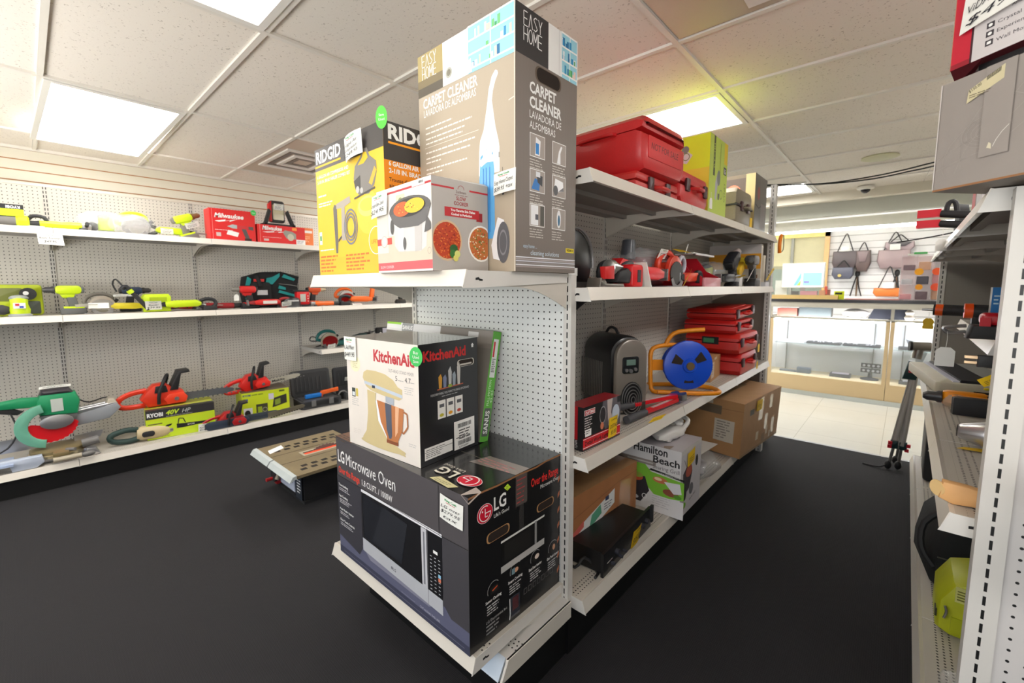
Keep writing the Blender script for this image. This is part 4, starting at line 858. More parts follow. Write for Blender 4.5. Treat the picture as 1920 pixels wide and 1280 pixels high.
for y0, lab, kk, cc in ((.45, 'lime sander wrapped in clear plastic, leftmost bagged tool on the top shelf', 1.0, LIME), (.62, 'lime saw in crumpled clear plastic, middle of the bagged tools', 1.0, LIME)):
    t = (sander if y0 < .5 else circ_saw)('bagged_tool', lab, (LX(.42), y0, ZT), cc, 90, kk * .92, cat='power tool'); t.part('plastic_bag', lambda m: bag_clear(m, (-.02, -.01, .085), (.16, .09, .085), int(y0 * 90)))
t = recip('reciprocating_saw', 'lime saw lying beside the bagged saw on the top shelf', (LX(.43), .82, ZT), LIME, 90, .9); ptag(t, -.06, -.05, .03, .09, .05)
t = drill('cordless_tool', 'lime tool with gray motor end, rightmost lime tool on the top shelf', (LX(.46), .99, ZT), LIME, 90, .98, 'power tool', ry=-20, c2=(116, 112, 108), chuck=(120, 90, 60)); ptag(t, -.03, -.045, .09, .10, .05)
MILW = (216, 38, 38)
def milw(f, a, h, t, r, l, big=True):
    f.text('Milwaukee', a * .10, h * .72, h * (.14 if big else .22), WHITE, width=a * (.64 if big else .40), bold=.03, shear=.25)
    bolt = [(a * .10, h * .60), (a * .34, h * .67), (a * .33, h * .62), (a * .55, h * .69), (a * .64, h * .73), (a * .42, h * .60), (a * .43, h * .645), (a * .2, h * .575)]; f.poly(bolt, WHITE)
    f.rect(a * .05, 0, a * .055, h, P(240, 180, 176)); f.bars(a * .1, h * .32, a * .4, 1, h * .03, WHITE); f.rect(a * .12, h * .12, a * .22, h * .24, P(200, 180, 176))
    g0 = P(86, 80, 80)
    if big:
        f.poly([(a * .36, h * .46), (a * .48, h * .53), (a * .58, h * .52), (a * .58, h * .40), (a * .48, h * .40)], P(176, 186, 186)); f.poly([(a * .58, h * .52), (a * .92, h * .50), (a * .94, h * .38), (a * .58, h * .40)], P(200, 50, 54)); f.poly([(a * .68, h * .40), (a * .78, h * .40), (a * .86, h * .10), (a * .76, h * .10)], g0); f.rect(a * .74, .0, a * .9, h * .1, P(60, 30, 30)); f.poly([(a * .84, h * .5), (a * .95, h * .5), (a * .95, h * .38), (a * .84, h * .4)], g0)
        f.poly([(a * .34, h * .2), (a * .58, h * .13), (a * .62, h * .27), (a * .38, h * .34)], WHITE)
    else:
        f.poly([(a * .52, h * .62), (a * .56, h * .78), (a * .72, h * .72), (a * .80, h * .6), (a * .80, h * .3), (a * .6, h * .3)], P(150, 150, 140)); f.ell(a * .68, h * .4, a * .07, h * .2, P(196, 190, 170)); f.rect(a * .72, h * .8, a * .82, h * .95, P(240, 150, 60)); f.rect(a * .80, 0, a, h * .30, WHITE); f.bars(a * .82, h * .2, a * .15, 3, h * .06, P(150, 140, 150))
    r.rect(0, 0, .2, h, pl((190, 34, 34)))
o = plainbox('tool_box', 'tall red tool box with a large impact driver picture on the top shelf', (LX(.55), 1.085, ZT), (.345, .16, .262), MILW, draw=milw)
mb = MB(); f = Face(mb, (.335, -.003, .255), (1, 0, 0), (0, 0, 1), step=.0003); f.ell(0, 0, .022, .024, P(60, 190, 90)); f.text('Save', 0, -.005, .010, WHITE, al='c'); o2 = mb.build('sticker', o); o2['label'] = 'round green sticker'
plainbox('tool_box', 'low red tool box with a work light standing on it', (LX(.55), 1.445, ZT), (.42, .17, .165), MILW, draw=lambda *a: milw(*a, big=False))
plainbox('tool_box', 'small orange box partly hidden behind the yellow compressor box', (LX(.38), 1.86, ZT), (.16, .18, .19), (238, 132, 66), draw=lambda f, a, h, t, r, l: (f.rect(.02, .14, .15, .165, WHITE), f.bars(.02, .10, .11, 4, .016, P(250, 200, 160))))
t = TL('work_light', 'folding red and gray work light standing on the low red box', 'lamp', (LX(.47), 1.66, ZT + .166), 90)
t.part('frame', lambda m: m.prism(rrect(-.075, .035, .055, .235, .02), -.012, .035, pl((60, 58, 58)), ch=.006).prism([(-.085, .04), (-.06, .04), (-.06, .232), (-.085, .2)], -.016, .03, pl(RD), ch=.004)); t.part('lens', lambda m: m.prism(rrect(-.05, .06, .045, .20, .01), -.014, -.011, pl((196, 186, 150), .15)))
t.part('leg', lambda m: m.prism([(-.15, 0), (-.12, 0), (-.08, .13), (-.10, .15)], -.06, -.02, rub, ch=.004)); t.part('leg', lambda m: m.prism([(.10, 0), (.13, 0), (.07, .15), (.05, .13)], -.06, -.02, rub, ch=.004)); t.part('foot', lambda m: m.box(-.15, -.06, 0, .13, .04, .018, rub)); ptag(t, -.045, -.02, .15, .085, .06)
# --- middle shelf
t = TL('jobsite_radio', 'lime square jobsite radio with round black dial, left end of the middle shelf', 'radio', (LX(.30), -.04, ZM), 90)
t.part('housing', lambda m: m.prism(rrect(-.16, .0, .125, .215, .02), -.05, .05, pl((170, 186, 24)), ch=.012).prism(rrect(-.14, .10, .03, .19, .01), -.053, -.048, pl((110, 116, 60)), ch=.003)); t.part('dial', lambda m: m.cyl((.055, -.085, .15), (.055, -.045, .15), .042, rub, seg=20)); t.part('hub', lambda m: m.cyl((.045, -.092, .155), (.045, -.084, .155), .014, pl((210, 210, 210)))); t.part('speaker_grille', lambda m: m.prism(rrect(.03, .01, .11, .10, .01), -.056, -.048, pl((70, 76, 70)), ch=.004))
t = sander('orbital_sander', 'lime sander with red and blue label in front of the radio', (LX(.50), -.03, ZM), LIME, 90, .92, (146, 150, 150)); t.part('decal', lambda m: m.box(-.03, -.057, .06, .03, -.05, .10, pl((220, 220, 226))).box(-.02, -.058, .08, .0, -.05, .095, pl((200, 40, 50))).box(.0, -.058, .065, .02, -.05, .078, pl((40, 70, 170))))
t = drill('impact_driver', 'lime impact driver with gray end, just right of the radio', (LX(.38), .20, ZM), LIME, -90, 1.0, c2=(96, 98, 98)); ptag(t, -.16, .06, .05, .12, .06, lay=True)
t = circ_saw('circular_saw', 'gray circular saw between two lime tools on the middle shelf', (LX(.40), .385, ZM), (104, 100, 92), 90, .80, guard=(150, 140, 126)); t.part('price_tag', lambda m: m.box(-.10, -.10, .05, .04, -.099, .10, TAGW))
t = recip('planer', 'yellow and gray sander with a white label, center left of the middle shelf', (LX(.42), .50, ZM), (206, 190, 40), 90, .85, cat='power tool', c2=(120, 116, 100), blade=False); ptag(t, -.06, -.02, .145, .17, .05, lay=True)
t = TL('hose_nozzle', 'black diagonal wand with a lime band leaning on the middle shelf', 'wand', (LX(.50), .57, ZM), 90); t.part('wand', lambda m: m.tube([(-.075, 0, .18), (-.05, 0, .20), (.0, 0, .13), (.075, 0, .02)], .016, rub, seg=9)); t.part('collar', lambda m: m.cyl((-.035, 0, .172), (-.018, 0, .15), .021, pl(LIME))); t.part('hose', lambda m: m.tube([(-.06, 0, .19), (-.10, .03, .255), (-.12, .04, .22), (-.10, .04, .16)], .006, rub))
t = drill('screwdriver_tool', 'small navy drill behind the diagonal wand', (LX(.22), .60, ZM), (40, 56, 84), 90, .95)
t = TL('battery_charger', 'lime battery charger with a price card in front', 'charger', (LX(.44), .705, ZM), 90); t.part('housing', lambda m: m.prism([(-.085, 0), (.085, 0), (.09, .12), (.075, .14), (-.075, .14), (-.09, .12)], -.05, .05, pl(LIME), ch=.012)); t.part('socket', lambda m: m.box(-.05, -.052, .08, .06, -.04, .115, pl((160, 180, 30)))); t.part('cord', lambda m: m.tube([(.08, -.05, .02), (.13, -.06, .03), (.17, -.03, .05), (.2, -.02, .02)], .004, rub)); ptag(t, -.08, -.07, .02, .10, .075, ('Ryobi', '$39.95'))
t = recip('reciprocating_saw', 'lime and black saw lying at the middle of the middle shelf', (LX(.50), .90, ZM), LIME, -90, 1.0, blade=False); t.part('side_panel', lambda m: m.prism([(-.04, .05), (.10, .045), (.13, .055), (.10, .075), (-.04, .075)], -.036, -.03, pl((235, 235, 235)), ch=.002))
t = grinder('angle_grinder', 'red and black grinder behind the lime saw', (LX(.26), .90, ZM + .0), (190, 36, 40), 90, .95); t.part('trigger', lambda m: m.box(-.10, -.036, .05, -.02, -.03, .06, rub))
t = grinder('die_grinder', 'dark red long grinder right of the lime saw', (LX(.42), 1.12, ZM), (150, 34, 40), -90, .80); ptag(t, -.05, .05, .04, .10, .03, lay=True)
t = drill('impact_wrench', 'red and black impact wrench standing upright in front of the teal bag', (LX(.46), 1.345, ZM), RD, -90, .98, 'wrench', chuck=(120, 118, 110)); string_tag(t.o, (.09, .045, .16), .055, ry=180)
t = TL('tool_bag', 'black soft tool bag with teal trim on the middle shelf', 'bag', (LX(.24), 1.62, ZM), 90); bagm = mt((26, 26, 28), .85, var=.2, bump=.5, scale=30); tl = pl((18, 140, 140), .6)
t.part('body', lambda m: m.prism([(-.22, 0), (.24, 0), (.27, .08), (.25, .20), (.27, .30), (.10, .345), (-.06, .34), (-.22, .29), (-.245, .15)], -.09, .10, bagm, ch=.035)); t.part('pocket', lambda m: m.prism(rrect(-.20, .06, -.02, .24, .03), -.13, -.08, bagm, ch=.02)); t.part('label_patch', lambda m: m.box(-.15, -.134, .12, -.06, -.129, .165, pl((205, 206, 208))).box(-.17, -.12, .245, -.08, -.115, .27, pl((190, 44, 40))).box(.14, -.102, .045, .21, -.096, .068, pl((190, 44, 40))))
t.part('trim', lambda m: m.prism([(-.235, .21), (-.195, .21), (-.185, .27), (-.215, .29)], -.10, -.088, tl).prism([(-.06, .23), (.0, .22), (.07, .30), (.07, .33), (.0, .29), (-.05, .28)], -.10, -.088, tl).prism([(.09, .29), (.20, .255), (.215, .275), (.11, .32)], -.10, -.088, tl).prism([(.05, .18), (.12, .165), (.12, .19), (.06, .21)], -.10, -.088, tl).prism([(.05, .14), (.22, .09), (.22, .115), (.06, .165)], -.10, -.088, tl).prism([(-.24, .08), (-.2, .08), (-.2, .12), (-.235, .12)], -.1, -.088, tl))
t.part('strap', lambda m: m.tube([(-.14, -.09, .30), (-.13, -.13, .25), (-.12, -.135, .20)], .018, bagm)); t.part('zipper', lambda m: m.tube([(.06, -.092, .225), (.16, -.1, .215), (.25, -.08, .20)], .004, metd))
t = recip('multi_tool', 'red and white power tool lying in front of the black and teal bag', (LX(.52), 1.53, ZM), (206, 44, 40), -90, .92, cat='power tool', blade=False, c2=(150, 40, 40)); t.part('panel', lambda m: m.box(-.05, -.036, .045, .08, .036, .075, pl((226, 222, 214))))
t = TL('laser_level', 'flat black domed tool with a white tag right of the teal bag', 'power tool', (LX(.46), 1.72, ZM), 90); t.part('dome', lambda m: m.lathe([(.10, 0), (.10, .05), (.085, .085), (.04, .10)], pl((52, 52, 54))) or m); t.part('decal', lambda m: m.box(-.05, -.101, .055, .05, -.09, .07, pl((200, 200, 200)))); ptag(t, -.11, -.10, .01, .09, .05, tilt=8); t.part('base', lambda m: m.cyl((0, 0, 0), (0, 0, .012), .11, pl((90, 90, 92))))
t = TL('laser_level', 'red box shaped meter with a pale square display', 'meter', (LX(.47), 1.84, ZM), 90); t.part('housing', lambda m: m.prism(rrect(-.062, .02, .062, .15, .012), -.03, .03, pl((214, 30, 36)), ch=.008)); t.part('display', lambda m: m.box(-.03, -.033, .05, .022, -.028, .125, pl((190, 190, 180)))); t.part('button', lambda m: [m.cyl((.044, -.035, z), (.044, -.029, z), .005, pl((240, 220, 210))) for z in (.055, .08, .105)]); t.part('base', lambda m: m.box(-.07, -.04, 0, .07, .04, .022, rub)); t.part('strap', lambda m: m.box(-.10, -.035, .15, .055, .03, .165, rub))
drill('drill', 'orange drill standing right of the red meter', (LX(.34), 2.03, ZM), (214, 84, 40), 90, .95, chuck=(206, 190, 160))
grinder('angle_grinder', 'small orange tool lying in front of the orange drill', (LX(.50), 2.02, ZM), ORG, -90, .72, cord=False)
t = circ_saw('circular_saw', 'orange circular saw with a red blade cover beneath the yellow box', (LX(.33), 2.36, ZM), ORG, 90, .95, disc=(190, 36, 34), guard=(170, 166, 160))
t = recip('reciprocating_saw', 'long orange saw with a raised handle and a cream tag', (LX(.50), 2.42, ZM), ORG, 90, 1.05, blade=False); t.part('grip', lambda m: m.prism([(.12, .05), (.17, .05), (.19, .18), (.15, .185), (.135, .1)], -.02, .02, pl(ORG), ch=.008)); ptag(t, -.08, -.05, .0, .10, .055, lay=True)
t = drill('rotary_tool', 'black and yellow tool at the right end of the visible middle shelf', (LX(.48), 2.94, ZM), (58, 48, 36), -90, .85, c2=(40, 38, 36), chuck=(220, 190, 30)); t.part('cord', lambda m: m.tube([(-.1, 0, .15), (-.18, .0, .11), (-.3, 0, .06)], .003, rub)); t.part('knob', lambda m: m.blob((.0, -.04, .14), .02, .012, .02, pl((230, 200, 30))))
# --- small lower shelf
t = circ_saw('circular_saw', 'teal circular saw with gray guard on the small lower shelf', (LX(.36), 2.13, ZS), TEAL, 90, .98, guard=(150, 142, 124), disc=(170, 40, 44)); ptag(t, -.05, -.09, .0, .085, .05, tilt=6); t.part('hanger', lambda m: m.tube([(-.12, 0, .12), (-.18, 0, .13), (-.19, 0, .09), (-.12, 0, .08)], .006, rub))
grinder('angle_grinder', 'dark teal grinder lying right of the teal circular saw', (LX(.34), 2.32, ZS), TEAL, 90, .95)
recip('reciprocating_saw', 'dark green saw lying at a slant behind the mixer box', (LX(.22), 2.52, ZS), (20, 62, 60), 90, 1.0, ry=-14)
t = TL('stud_scanner', 'black handheld scanner with a pale screen at the end of the small shelf', 'scanner', (LX(.30), 2.86, ZS), 90); t.part('body', lambda m: m.prism(rrect(-.12, .09, .12, .165, .02), -.03, .03, rub, ch=.008)); t.part('screen', lambda m: m.box(-.05, -.033, .10, .07, -.028, .158, pl((214, 214, 230)))); t.part('stand', lambda m: m.box(-.05, -.03, 0, .05, .03, .09, rub)); string_tag(t.o, (-.08, -.035, .14), .05)
# --- base deck: mitre saw, rotary hammer, chainsaws on boxes, tool cases
t = TL('miter_saw', 'green sliding miter saw with a red blade at the left end of the base shelf', 'saw', (LX(.40), .06, ZD), 90); hg = pl((36, 148, 98)); al = met_((196, 196, 200)); br_ = mt((150, 134, 96), .4, .5)
t.part('base', lambda m: m.prism(rrect(-.14, -.16, .18, .06, .05), 0, .052, al, ax='z', ch=.006).prism([(-.37, 0), (-.33, 0), (-.32, .045), (-.22, .045), (-.21, 0), (-.10, 0), (-.06, .03), (-.07, .075), (-.34, .075)], -.23, -.17, pl((186, 196, 214), .3), ch=.006).prism([(.14, 0), (.22, 0), (.20, .05), (.15, .06)], -.20, -.12, al, ch=.006).cyl((-.02, -.25, .03), (.12, -.26, .034), .018, pl((170, 160, 140), .4)).blob((.15, -.26, .034), .04, .02, .02, metd))
t.part('turntable', lambda m: m.lathe([(.15, .055), (.15, .075), (.13, .08)], br_, (.02, -.05, 0), seg=30).lathe([(.155, .03), (.16, .04), (.16, .05), (.15, .055)], met_((200, 190, 160)), (.02, -.05, 0), seg=30).prism([(-.02, -.24), (.06, -.24), (.05, -.05), (-.01, -.05)], .05, .078, br_, ax='z', ch=.004))
t.part('fence', lambda m: m.prism([(-.26, .08), (-.05, .08), (-.05, .13), (-.16, .17), (-.26, .17)], -.01, .006, al).prism([(.10, .08), (.24, .08), (.26, .13), (.10, .12)], -.01, .006, al))
t.part('blade', lambda m: m.prism([(-.02 + math.cos(math.pi * i / 30 + math.pi) * (.15 if i % 2 else .143), .255 + math.sin(math.pi * i / 30 + math.pi) * (.13 if i % 2 else .124)) for i in range(31)] + [(.10, .27), (.0, .235), (-.1, .27)], -.11, -.106, pl((214, 24, 34), .35)))
t.part('blade_guard', lambda m: m.prism(circ(-.02, .25, .165, .155, 20, 100, 260) + circ(-.02, .25, .10, .1, 12, 100, 260)[::-1], -.125, -.09, pl((110, 176, 150), .4), ch=.006).prism(circ(.02, .27, .085, .05, 18), -.13, -.115, al, ch=.003))
t.part('motor', lambda m: m.prism([(-.06, .32), (.13, .30), (.15, .40), (.13, .46), (-.05, .465), (-.07, .42)], -.10, .03, hg, ch=.02).prism([(-.05, .26), (.12, .26), (.13, .305), (-.06, .32)], -.09, .02, pl((110, 112, 112)), ch=.006).prism([(-.055, .455), (.12, .455), (.10, .495), (-.04, .495)], -.09, .02, pl((60, 56, 62)), ch=.02).box(.0, -.103, .34, .06, -.10, .43, pl((200, 206, 200))))
t.part('handle', lambda m: m.prism([(-.26, .40), (-.10, .385), (-.05, .40), (-.05, .45), (-.14, .46), (-.30, .44)], -.09, -.03, hg, ch=.015).prism([(-.29, .385), (-.16, .345), (-.13, .365), (-.2, .405)], -.075, -.045, rub, ch=.006))
t.part('slide_rail', lambda m: [m.cyl((.05, y, .30), (.34, y, .33), .012, al) for y in (-.04, .03)]); t.part('arm', lambda m: m.prism([(.10, .20), (.30, .22), (.37, .29), (.35, .33), (.10, .28)], -.06, .04, pl((150, 154, 160), .3), ch=.01).prism([(.28, .30), (.36, .31), (.34, .36), (.30, .37)], -.05, .03, pl((196, 186, 168)), ch=.01))
t.part('clamp', lambda m: m.cyl((.13, -.16, .09), (.22, -.16, .10), .03, metd, seg=14).cyl((.05, -.20, .08), (.09, -.24, .08), .012, metd)); t.part('extension_wing', lambda m: m.box(-.36, -.25, .045, -.2, -.05, .06, pl((170, 186, 216), .3)).box(-.35, -.24, 0, -.33, -.07, .045, pl((170, 186, 216), .3))); t.part('cord', lambda m: m.tube([(-.2, -.06, .40), (-.17, -.1, .25), (-.22, -.12, .14), (-.33, -.12, .09)], .005, rub).tube([(.13, 0, .4), (.2, .02, .35), (.3, .02, .37), (.36, .0, .3)], .005, rub)); ptag(t, -.05, -.05, .50, .16, .035, (' ',), lay=True)
t = TL('rotary_hammer', 'beige and dark green rotary hammer lying on the base shelf', 'drill', (LX(.50), .57, ZD), 90)
t.part('housing', lambda m: m.lathe([(.04, -.07), (.055, -.04), (.057, .06), (.048, .12), (.036, .14)], pl((196, 178, 140), .5), (0, 0, .062), (1, 0, -.05), 18)); t.part('panel', lambda m: m.prism(rrect(-.045, .04, .035, .085, .02), -.062, -.052, rub, ch=.004)); t.part('rear_handle', lambda m: m.tube([(-.06, 0, .10), (-.14, 0, .11), (-.22, 0, .085), (-.21, 0, .04), (-.12, 0, .022), (-.06, 0, .03)], .021, pl((36, 60, 56), .6), seg=10)); t.part('collar', lambda m: m.cyl((.13, 0, .055), (.155, 0, .054), .04, met_())); t.part('chuck', lambda m: m.lathe([(.036, .155), (.034, .2), (.026, .25), (.016, .30)], pl((110, 100, 84)), (0, 0, .062), (1, 0, -.05), 14)); t.part('side_handle', lambda m: m.cyl((.14, 0, .05), (.19, .12, .04), .018, rub))
ybox = (200, 216, 36)
def ry40(f, a, h, t, r, l):
    f.rect(0, h * .70, a, h, pl((52, 50, 52))); f.text('RYOBI', a * .02, h * .775, h * .13, WHITE, width=a * .22, bold=.04); f.text('40V', a * .28, h * .79, h * .15, P(200, 226, 50), width=a * .2, bold=.03, shear=.3); f.text('HP', a * .51, h * .79, h * .14, P(200, 206, 200), width=a * .13, shear=.3)
    f.bars(a * .28, h * .73, a * .4, 1, h * .03, P(200, 200, 200)); f.poly([(a * .12, h * .0), (a, h * .0), (a, h * .70), (a * .88, h * .70), (a * .80, h * .62), (0, h * .62), (0, h * .58), (0, 0)], P(196, 222, 40)); f.text('14"', a * .03, h * .09, h * .07, INK); f.bars(a * .08, h * .05, a * .25, 1, h * .03, P(90, 110, 20))
    f.poly([(a * .42, h * .26), (a * .42, h * .42), (a * .55, h * .40), (a * .88, h * .37), (a * .88, h * .30), (a * .55, h * .26)], INK); f.text('RYOBI', a * .58, h * .31, h * .05, WHITE); f.line([(a * .44, h * .42), (a * .46, h * .60), (a * .52, h * .58), (a * .55, h * .42)], h * .03, INK); f.poly([(a * .2, h * .3), (a * .28, h * .44), (a * .36, h * .46), (a * .34, h * .40)], INK); f.rect(a * .02, h * .50, a * .22, h * .54, P(110, 104, 60)); f.ell(a * .25, h * .26, a * .05, h * .06, P(170, 190, 60))
    r.rect(0, h * .76, .26, h, pl((52, 50, 52))); r.poly([(.02, .02), (.2, .04), (.2, .08), (.02, .06)], INK); r.text('RYOBI', .02, h * .6, .016, INK, shear=.2); t.poly([(0, 0), (a, 0), (a, .06), (0, .06)], P(60, 58, 58)); t.rect(0, .06, a, .24, P(176, 180, 60))
o = plainbox('tool_box', 'lime and black chainsaw box under the orange chainsaw', (LX(.52), .56, ZD + .0), (.455, .26, .235), ybox, draw=ry40, rz=84); price_tag(o, (.33, -.012, -.0), (1, 0, 0), (.05, -.1, 1), .10, .065, ['Ryobi Saw', '$149.95'])
chainsaw('chainsaw', 'orange chainsaw with gray bar resting on the lime and black box', (LX(.36), .70, ZD + .24), (228, 58, 30), .40, 88, 1.12, barcol=(112, 116, 122))
chainsaw('chainsaw', 'red chainsaw with black scabbard standing between the two lime boxes', (LX(.565), 1.125, ZD), (170, 26, 30), .36, 86, .80, scab=True)
t = TL('chainsaw_scabbard', 'loose dark blue bar cover lying at the shelf edge', 'cover', (LX(.60), .93, ZD), 88); t.part('sheath', lambda m: m.prism(rrect(0, .0, .33, .07, .033), -.012, .012, pl((48, 58, 74), .45), ch=.004)); t.part('opening', lambda m: m.box(-.002, -.006, .012, .004, .006, .058, pl((20, 22, 26))))
def gen(f, a, h, t, r, l):
    f.text('RYOBI', a * .02, h * .86, h * .07, P(40, 60, 120), width=a * .16, bold=.04); f.bars(a * .2, h * .87, a * .25, 1, h * .06, P(120, 140, 30), h=.7); f.rect(a * .02, h * .05, a * .2, h * .4, P(220, 220, 226)); f.ell(a * .1, h * .2, a * .06, h * .12, INK); f.rect(a * .02, h * .68, a * .12, h * .76, P(60, 80, 150))
    for x in (.26, .0): f.rect(a * (.28), h * .10, a * .52, h * .50, P(60, 60, 40)); f.rect(a * .31, h * .16, a * .40, h * .4, P(150, 170, 40)); f.ring(a * .46, h * .26, .016, .022, P(150, 150, 130))
    f.poly([(a * .62, h * .28), (a * .94, h * .40), (a * .94, h * .76), (a * .66, h * .66)], P(50, 50, 40)); f.poly([(a * .68, h * .36), (a * .8, h * .4), (a * .8, h * .62), (a * .68, h * .58)], P(130, 150, 50)); f.rect(a * .55, h * .62, a * .66, h * .86, P(206, 200, 214)); f.rect(a * .78, h * .88, a * .9, h * .95, P(90, 100, 30))
    r.rect(0, 0, .28, h, P(176, 150, 110)); r.poly([(.02, .02), (.2, .04), (.16, .16), (.05, .18)], P(70, 50, 36)); r.poly([(.1, .05), (.24, .08), (.2, .2)], P(226, 200, 160)); t.rect(0, 0, a, .3, P(96, 84, 66))
plainbox('tool_box', 'lime generator box with two machine pictures under the red chainsaw', (LX(.46), 1.255, ZD), (.40, .28, .24), ybox, draw=gen, rz=84)
chainsaw('chainsaw', 'red chainsaw with pale lettered bar on the generator box', (LX(.34), 1.40, ZD + .243), (220, 36, 28), .38, 84, .95, ry=-7, brand='Makita', barcol=(214, 208, 190))
t = TL('chainsaw_bar', 'spare guide bar with chain leaning at the front of the generator box', 'bar', (LX(.60), 1.42, ZD), 78); t.part('bar', lambda m: m.prism([(0, .0), (.30, .05), (.32, .075), (.30, .09), (0, .055)], -.003, .003, met_((196, 186, 160)))); t.part('chain', lambda m: [m.box(.02 + i * .022, -.006, .002 + i * .0036, .034 + i * .022, .006, .010 + i * .0036, rub) for i in range(13)], smooth=0)
def case(name, lab, loc, w_, d, h, c, rz, op=105, stuff=None, fold=1):
    t = TL(name, lab, 'case', loc, rz); m0 = pl(c, .55)
    t.part('tray', lambda m: (m.prism(rrect(0, -d, w_, 0, .03), 0, .012, m0, ax='z'), m.prism(rrect(0, -d, w_, 0, .03), .010, h * .25, m0, ax='z', ch=.004), [m.box(x0, y0, .01, x1, y1, h * .27, m0) for x0, y0, x1, y1 in ((0.01, -d, w_ - .01, -d + .015), (.01, -.015, w_ - .01, 0), (0, -d + .02, .015, -.02), (w_ - .015, -d + .02, w_, -.02))]))
    M = T3(0, 0, h * .27, rx=-(op - 90))
    t.part('lid', lambda m: (m.prism(rrect(0, 0, w_, d, .03), 0, .045, m0, ax='y', ch=.008), m.prism(rrect(.03, .03, w_ - .03, d - .03, .02), -.004, .0, pl(tuple(int(v * .8) for v in c), .6), ax='y', ch=.001), [m.box(.05 + i * .04, -.010, d * .2, .06 + i * .04, 0, d * .7, m0) for i in range(int((w_ - .1) / .04))]), T=M)
    t.part('latch', lambda m: [m.prism(rrect(w_ * q - .022, h * .08, w_ * q + .022, h * .30, .004), -d - .012, -d, pl((110, 110, 110)), ch=.002) for q in (.28, .72)])
    return t
t = case('tool_case', 'open gray plastic tool case with orange and blue tools inside', (LX(.30), 1.76, ZD), .40, .27, .28, (62, 63, 65), 86, 100)
t.part('foam', lambda m: m.box(.03, -.24, .06, .37, -.03, .075, pl((70, 70, 72))))
t = TL('caulking_gun', 'orange and blue tool lying in the open gray case', 'tool', (LX(.47), 1.96, ZD + .078), 88); t.part('barrel', lambda m: m.prism(rrect(-.14, .005, .02, .045, .008), -.02, .02, pl((30, 116, 200)), ch=.006)); t.part('frame', lambda m: m.prism([(-.0, .02), (.17, .035), (.20, .035), (.20, .075), (.02, .062)], -.016, .016, pl((232, 100, 40)), ch=.004)); t.part('trigger', lambda m: m.prism([(.02, .0), (.035, .0), (.04, .03), (.02, .03)], -.006, .006, pl((232, 100, 40))))
t = case('tool_case', 'second dark gray tool case with ribbed lid, partly hidden by the mixer box', (LX(.28), 2.22, ZD), .36, .24, .30, (56, 57, 60), 88, 98); ptag(t, .10, -.03, .17, .075, .05)
t = TL('clamp', 'gray looped hose clamp beside the second case', 'clamp', (LX(.50), 2.20, ZD), 90); t.part('ring', lambda m: m.tube([(math.cos(R(a)) * .05, 0, .055 + math.sin(R(a)) * .05) for a in range(0, 360, 30)], .008, metd, closed=True)); t.part('foot', lambda m: m.box(-.04, -.02, 0, .04, .02, .012, metd))
# --- on the floor: table saw and the blue compressor
t = TL('table_saw', 'portable table saw standing on the carpet in the left aisle', 'saw', (-3.26, .985, 0), 0); tt = mt((140, 126, 98), .42, .25, var=.25, scale=6)
def top(m):
    m.box(0, 0, .262, .66, .54, .28, tt)
    f = Face(m, (.66, 0, .28), (0, 1, 0), (-1, 0, 0), (0, 0, 1), step=.0004); f.U = Vector((0, .82, 0)); f.V = Vector((-1.22, 0, 0))
    for y in (.2, .345): f.line([(0, y), (.66, y)], .004, INK)
    for yy in (.05, .40):
        for r_ in range(2):
            for c_ in range(7): f.poly([(p + (.07 + c_ * .078 + (r_ * .03)), q + yy + r_ * .045) for p, q in ((0, 0), (.045, 0), (.045, .028), (0, .028))], P(34, 30, 26))
    f.prismless = 1
    f.rect(.20, .235, .60, .31, P(176, 168, 146)); f.rect(.22, .25, .60, .275, P(236, 84, 50)); f.rect(.22, .275, .60, .288, P(50, 40, 34)); f.poly([(.03, .40), (.045, .46), (.17, .50), (.16, .44)], TAGW)
Mt = T3(.0, 0, 0)
t.part('table_top', top, smooth=0); t.part('fence_rail', lambda m: m.prism([(0, .285), (-.022, .281), (-.042, .252), (-.036, .250), (-.01, .264), (0, .264)], -.02, .29, pl((172, 182, 182), .35), ax='y').prism([(0, .285), (-.022, .281), (-.042, .252), (-.036, .250), (-.01, .264), (0, .264)], .30, .56, pl((172, 182, 182), .35), ax='y') if False else (m.prism([(0, .285), (-.022, .281), (-.042, .252), (-.036, .250), (-.01, .264), (0, .264)], -.005, .30, pl((186, 194, 194), .35), ax='x'), m.prism([(0, .285), (-.022, .281), (-.042, .252), (-.036, .250), (-.01, .264), (0, .264)], .315, .665, pl((186, 194, 194), .35), ax='x')))
t.part('blade', lambda m: m.prism([(.33 + math.cos(math.pi * i / 24) * (.10 if i % 2 else .092), .262 + math.sin(math.pi * i / 24) * (.045 if i % 2 else .038)) for i in range(25)], .318, .3205, metd, ax='x'))
t.part('body', lambda m: (m.box(.04, .115, .02, .47, .50, .262, pl((36, 36, 38), .5)), m.box(.03, .108, 0, .48, .51, .02, rub)))
t.part('control_panel', lambda m: (m.box(.06, .106, .04, .34, .115, .25, pl((188, 196, 214), .5)), Face(m, (.04, .104, .02), (1, 0, 0), (0, 0, 1)).poly([(.32, 0), (.42, 0), (.42, .24), (.32, .24)], P(44, 50, 60)).bars(.345, .20, .06, 9, .02, WHITE).poly([(.06, .2), (.09, .21), (.2, .17), (.25, .20), (.26, .17), (.2, .14), (.1, .16)], INK).poly([(.18, .1), (.28, .14), (.28, .08), (.2, .07)], INK).rect(.05, .19, .075, .22, P(200, 60, 70)) ), smooth=0)
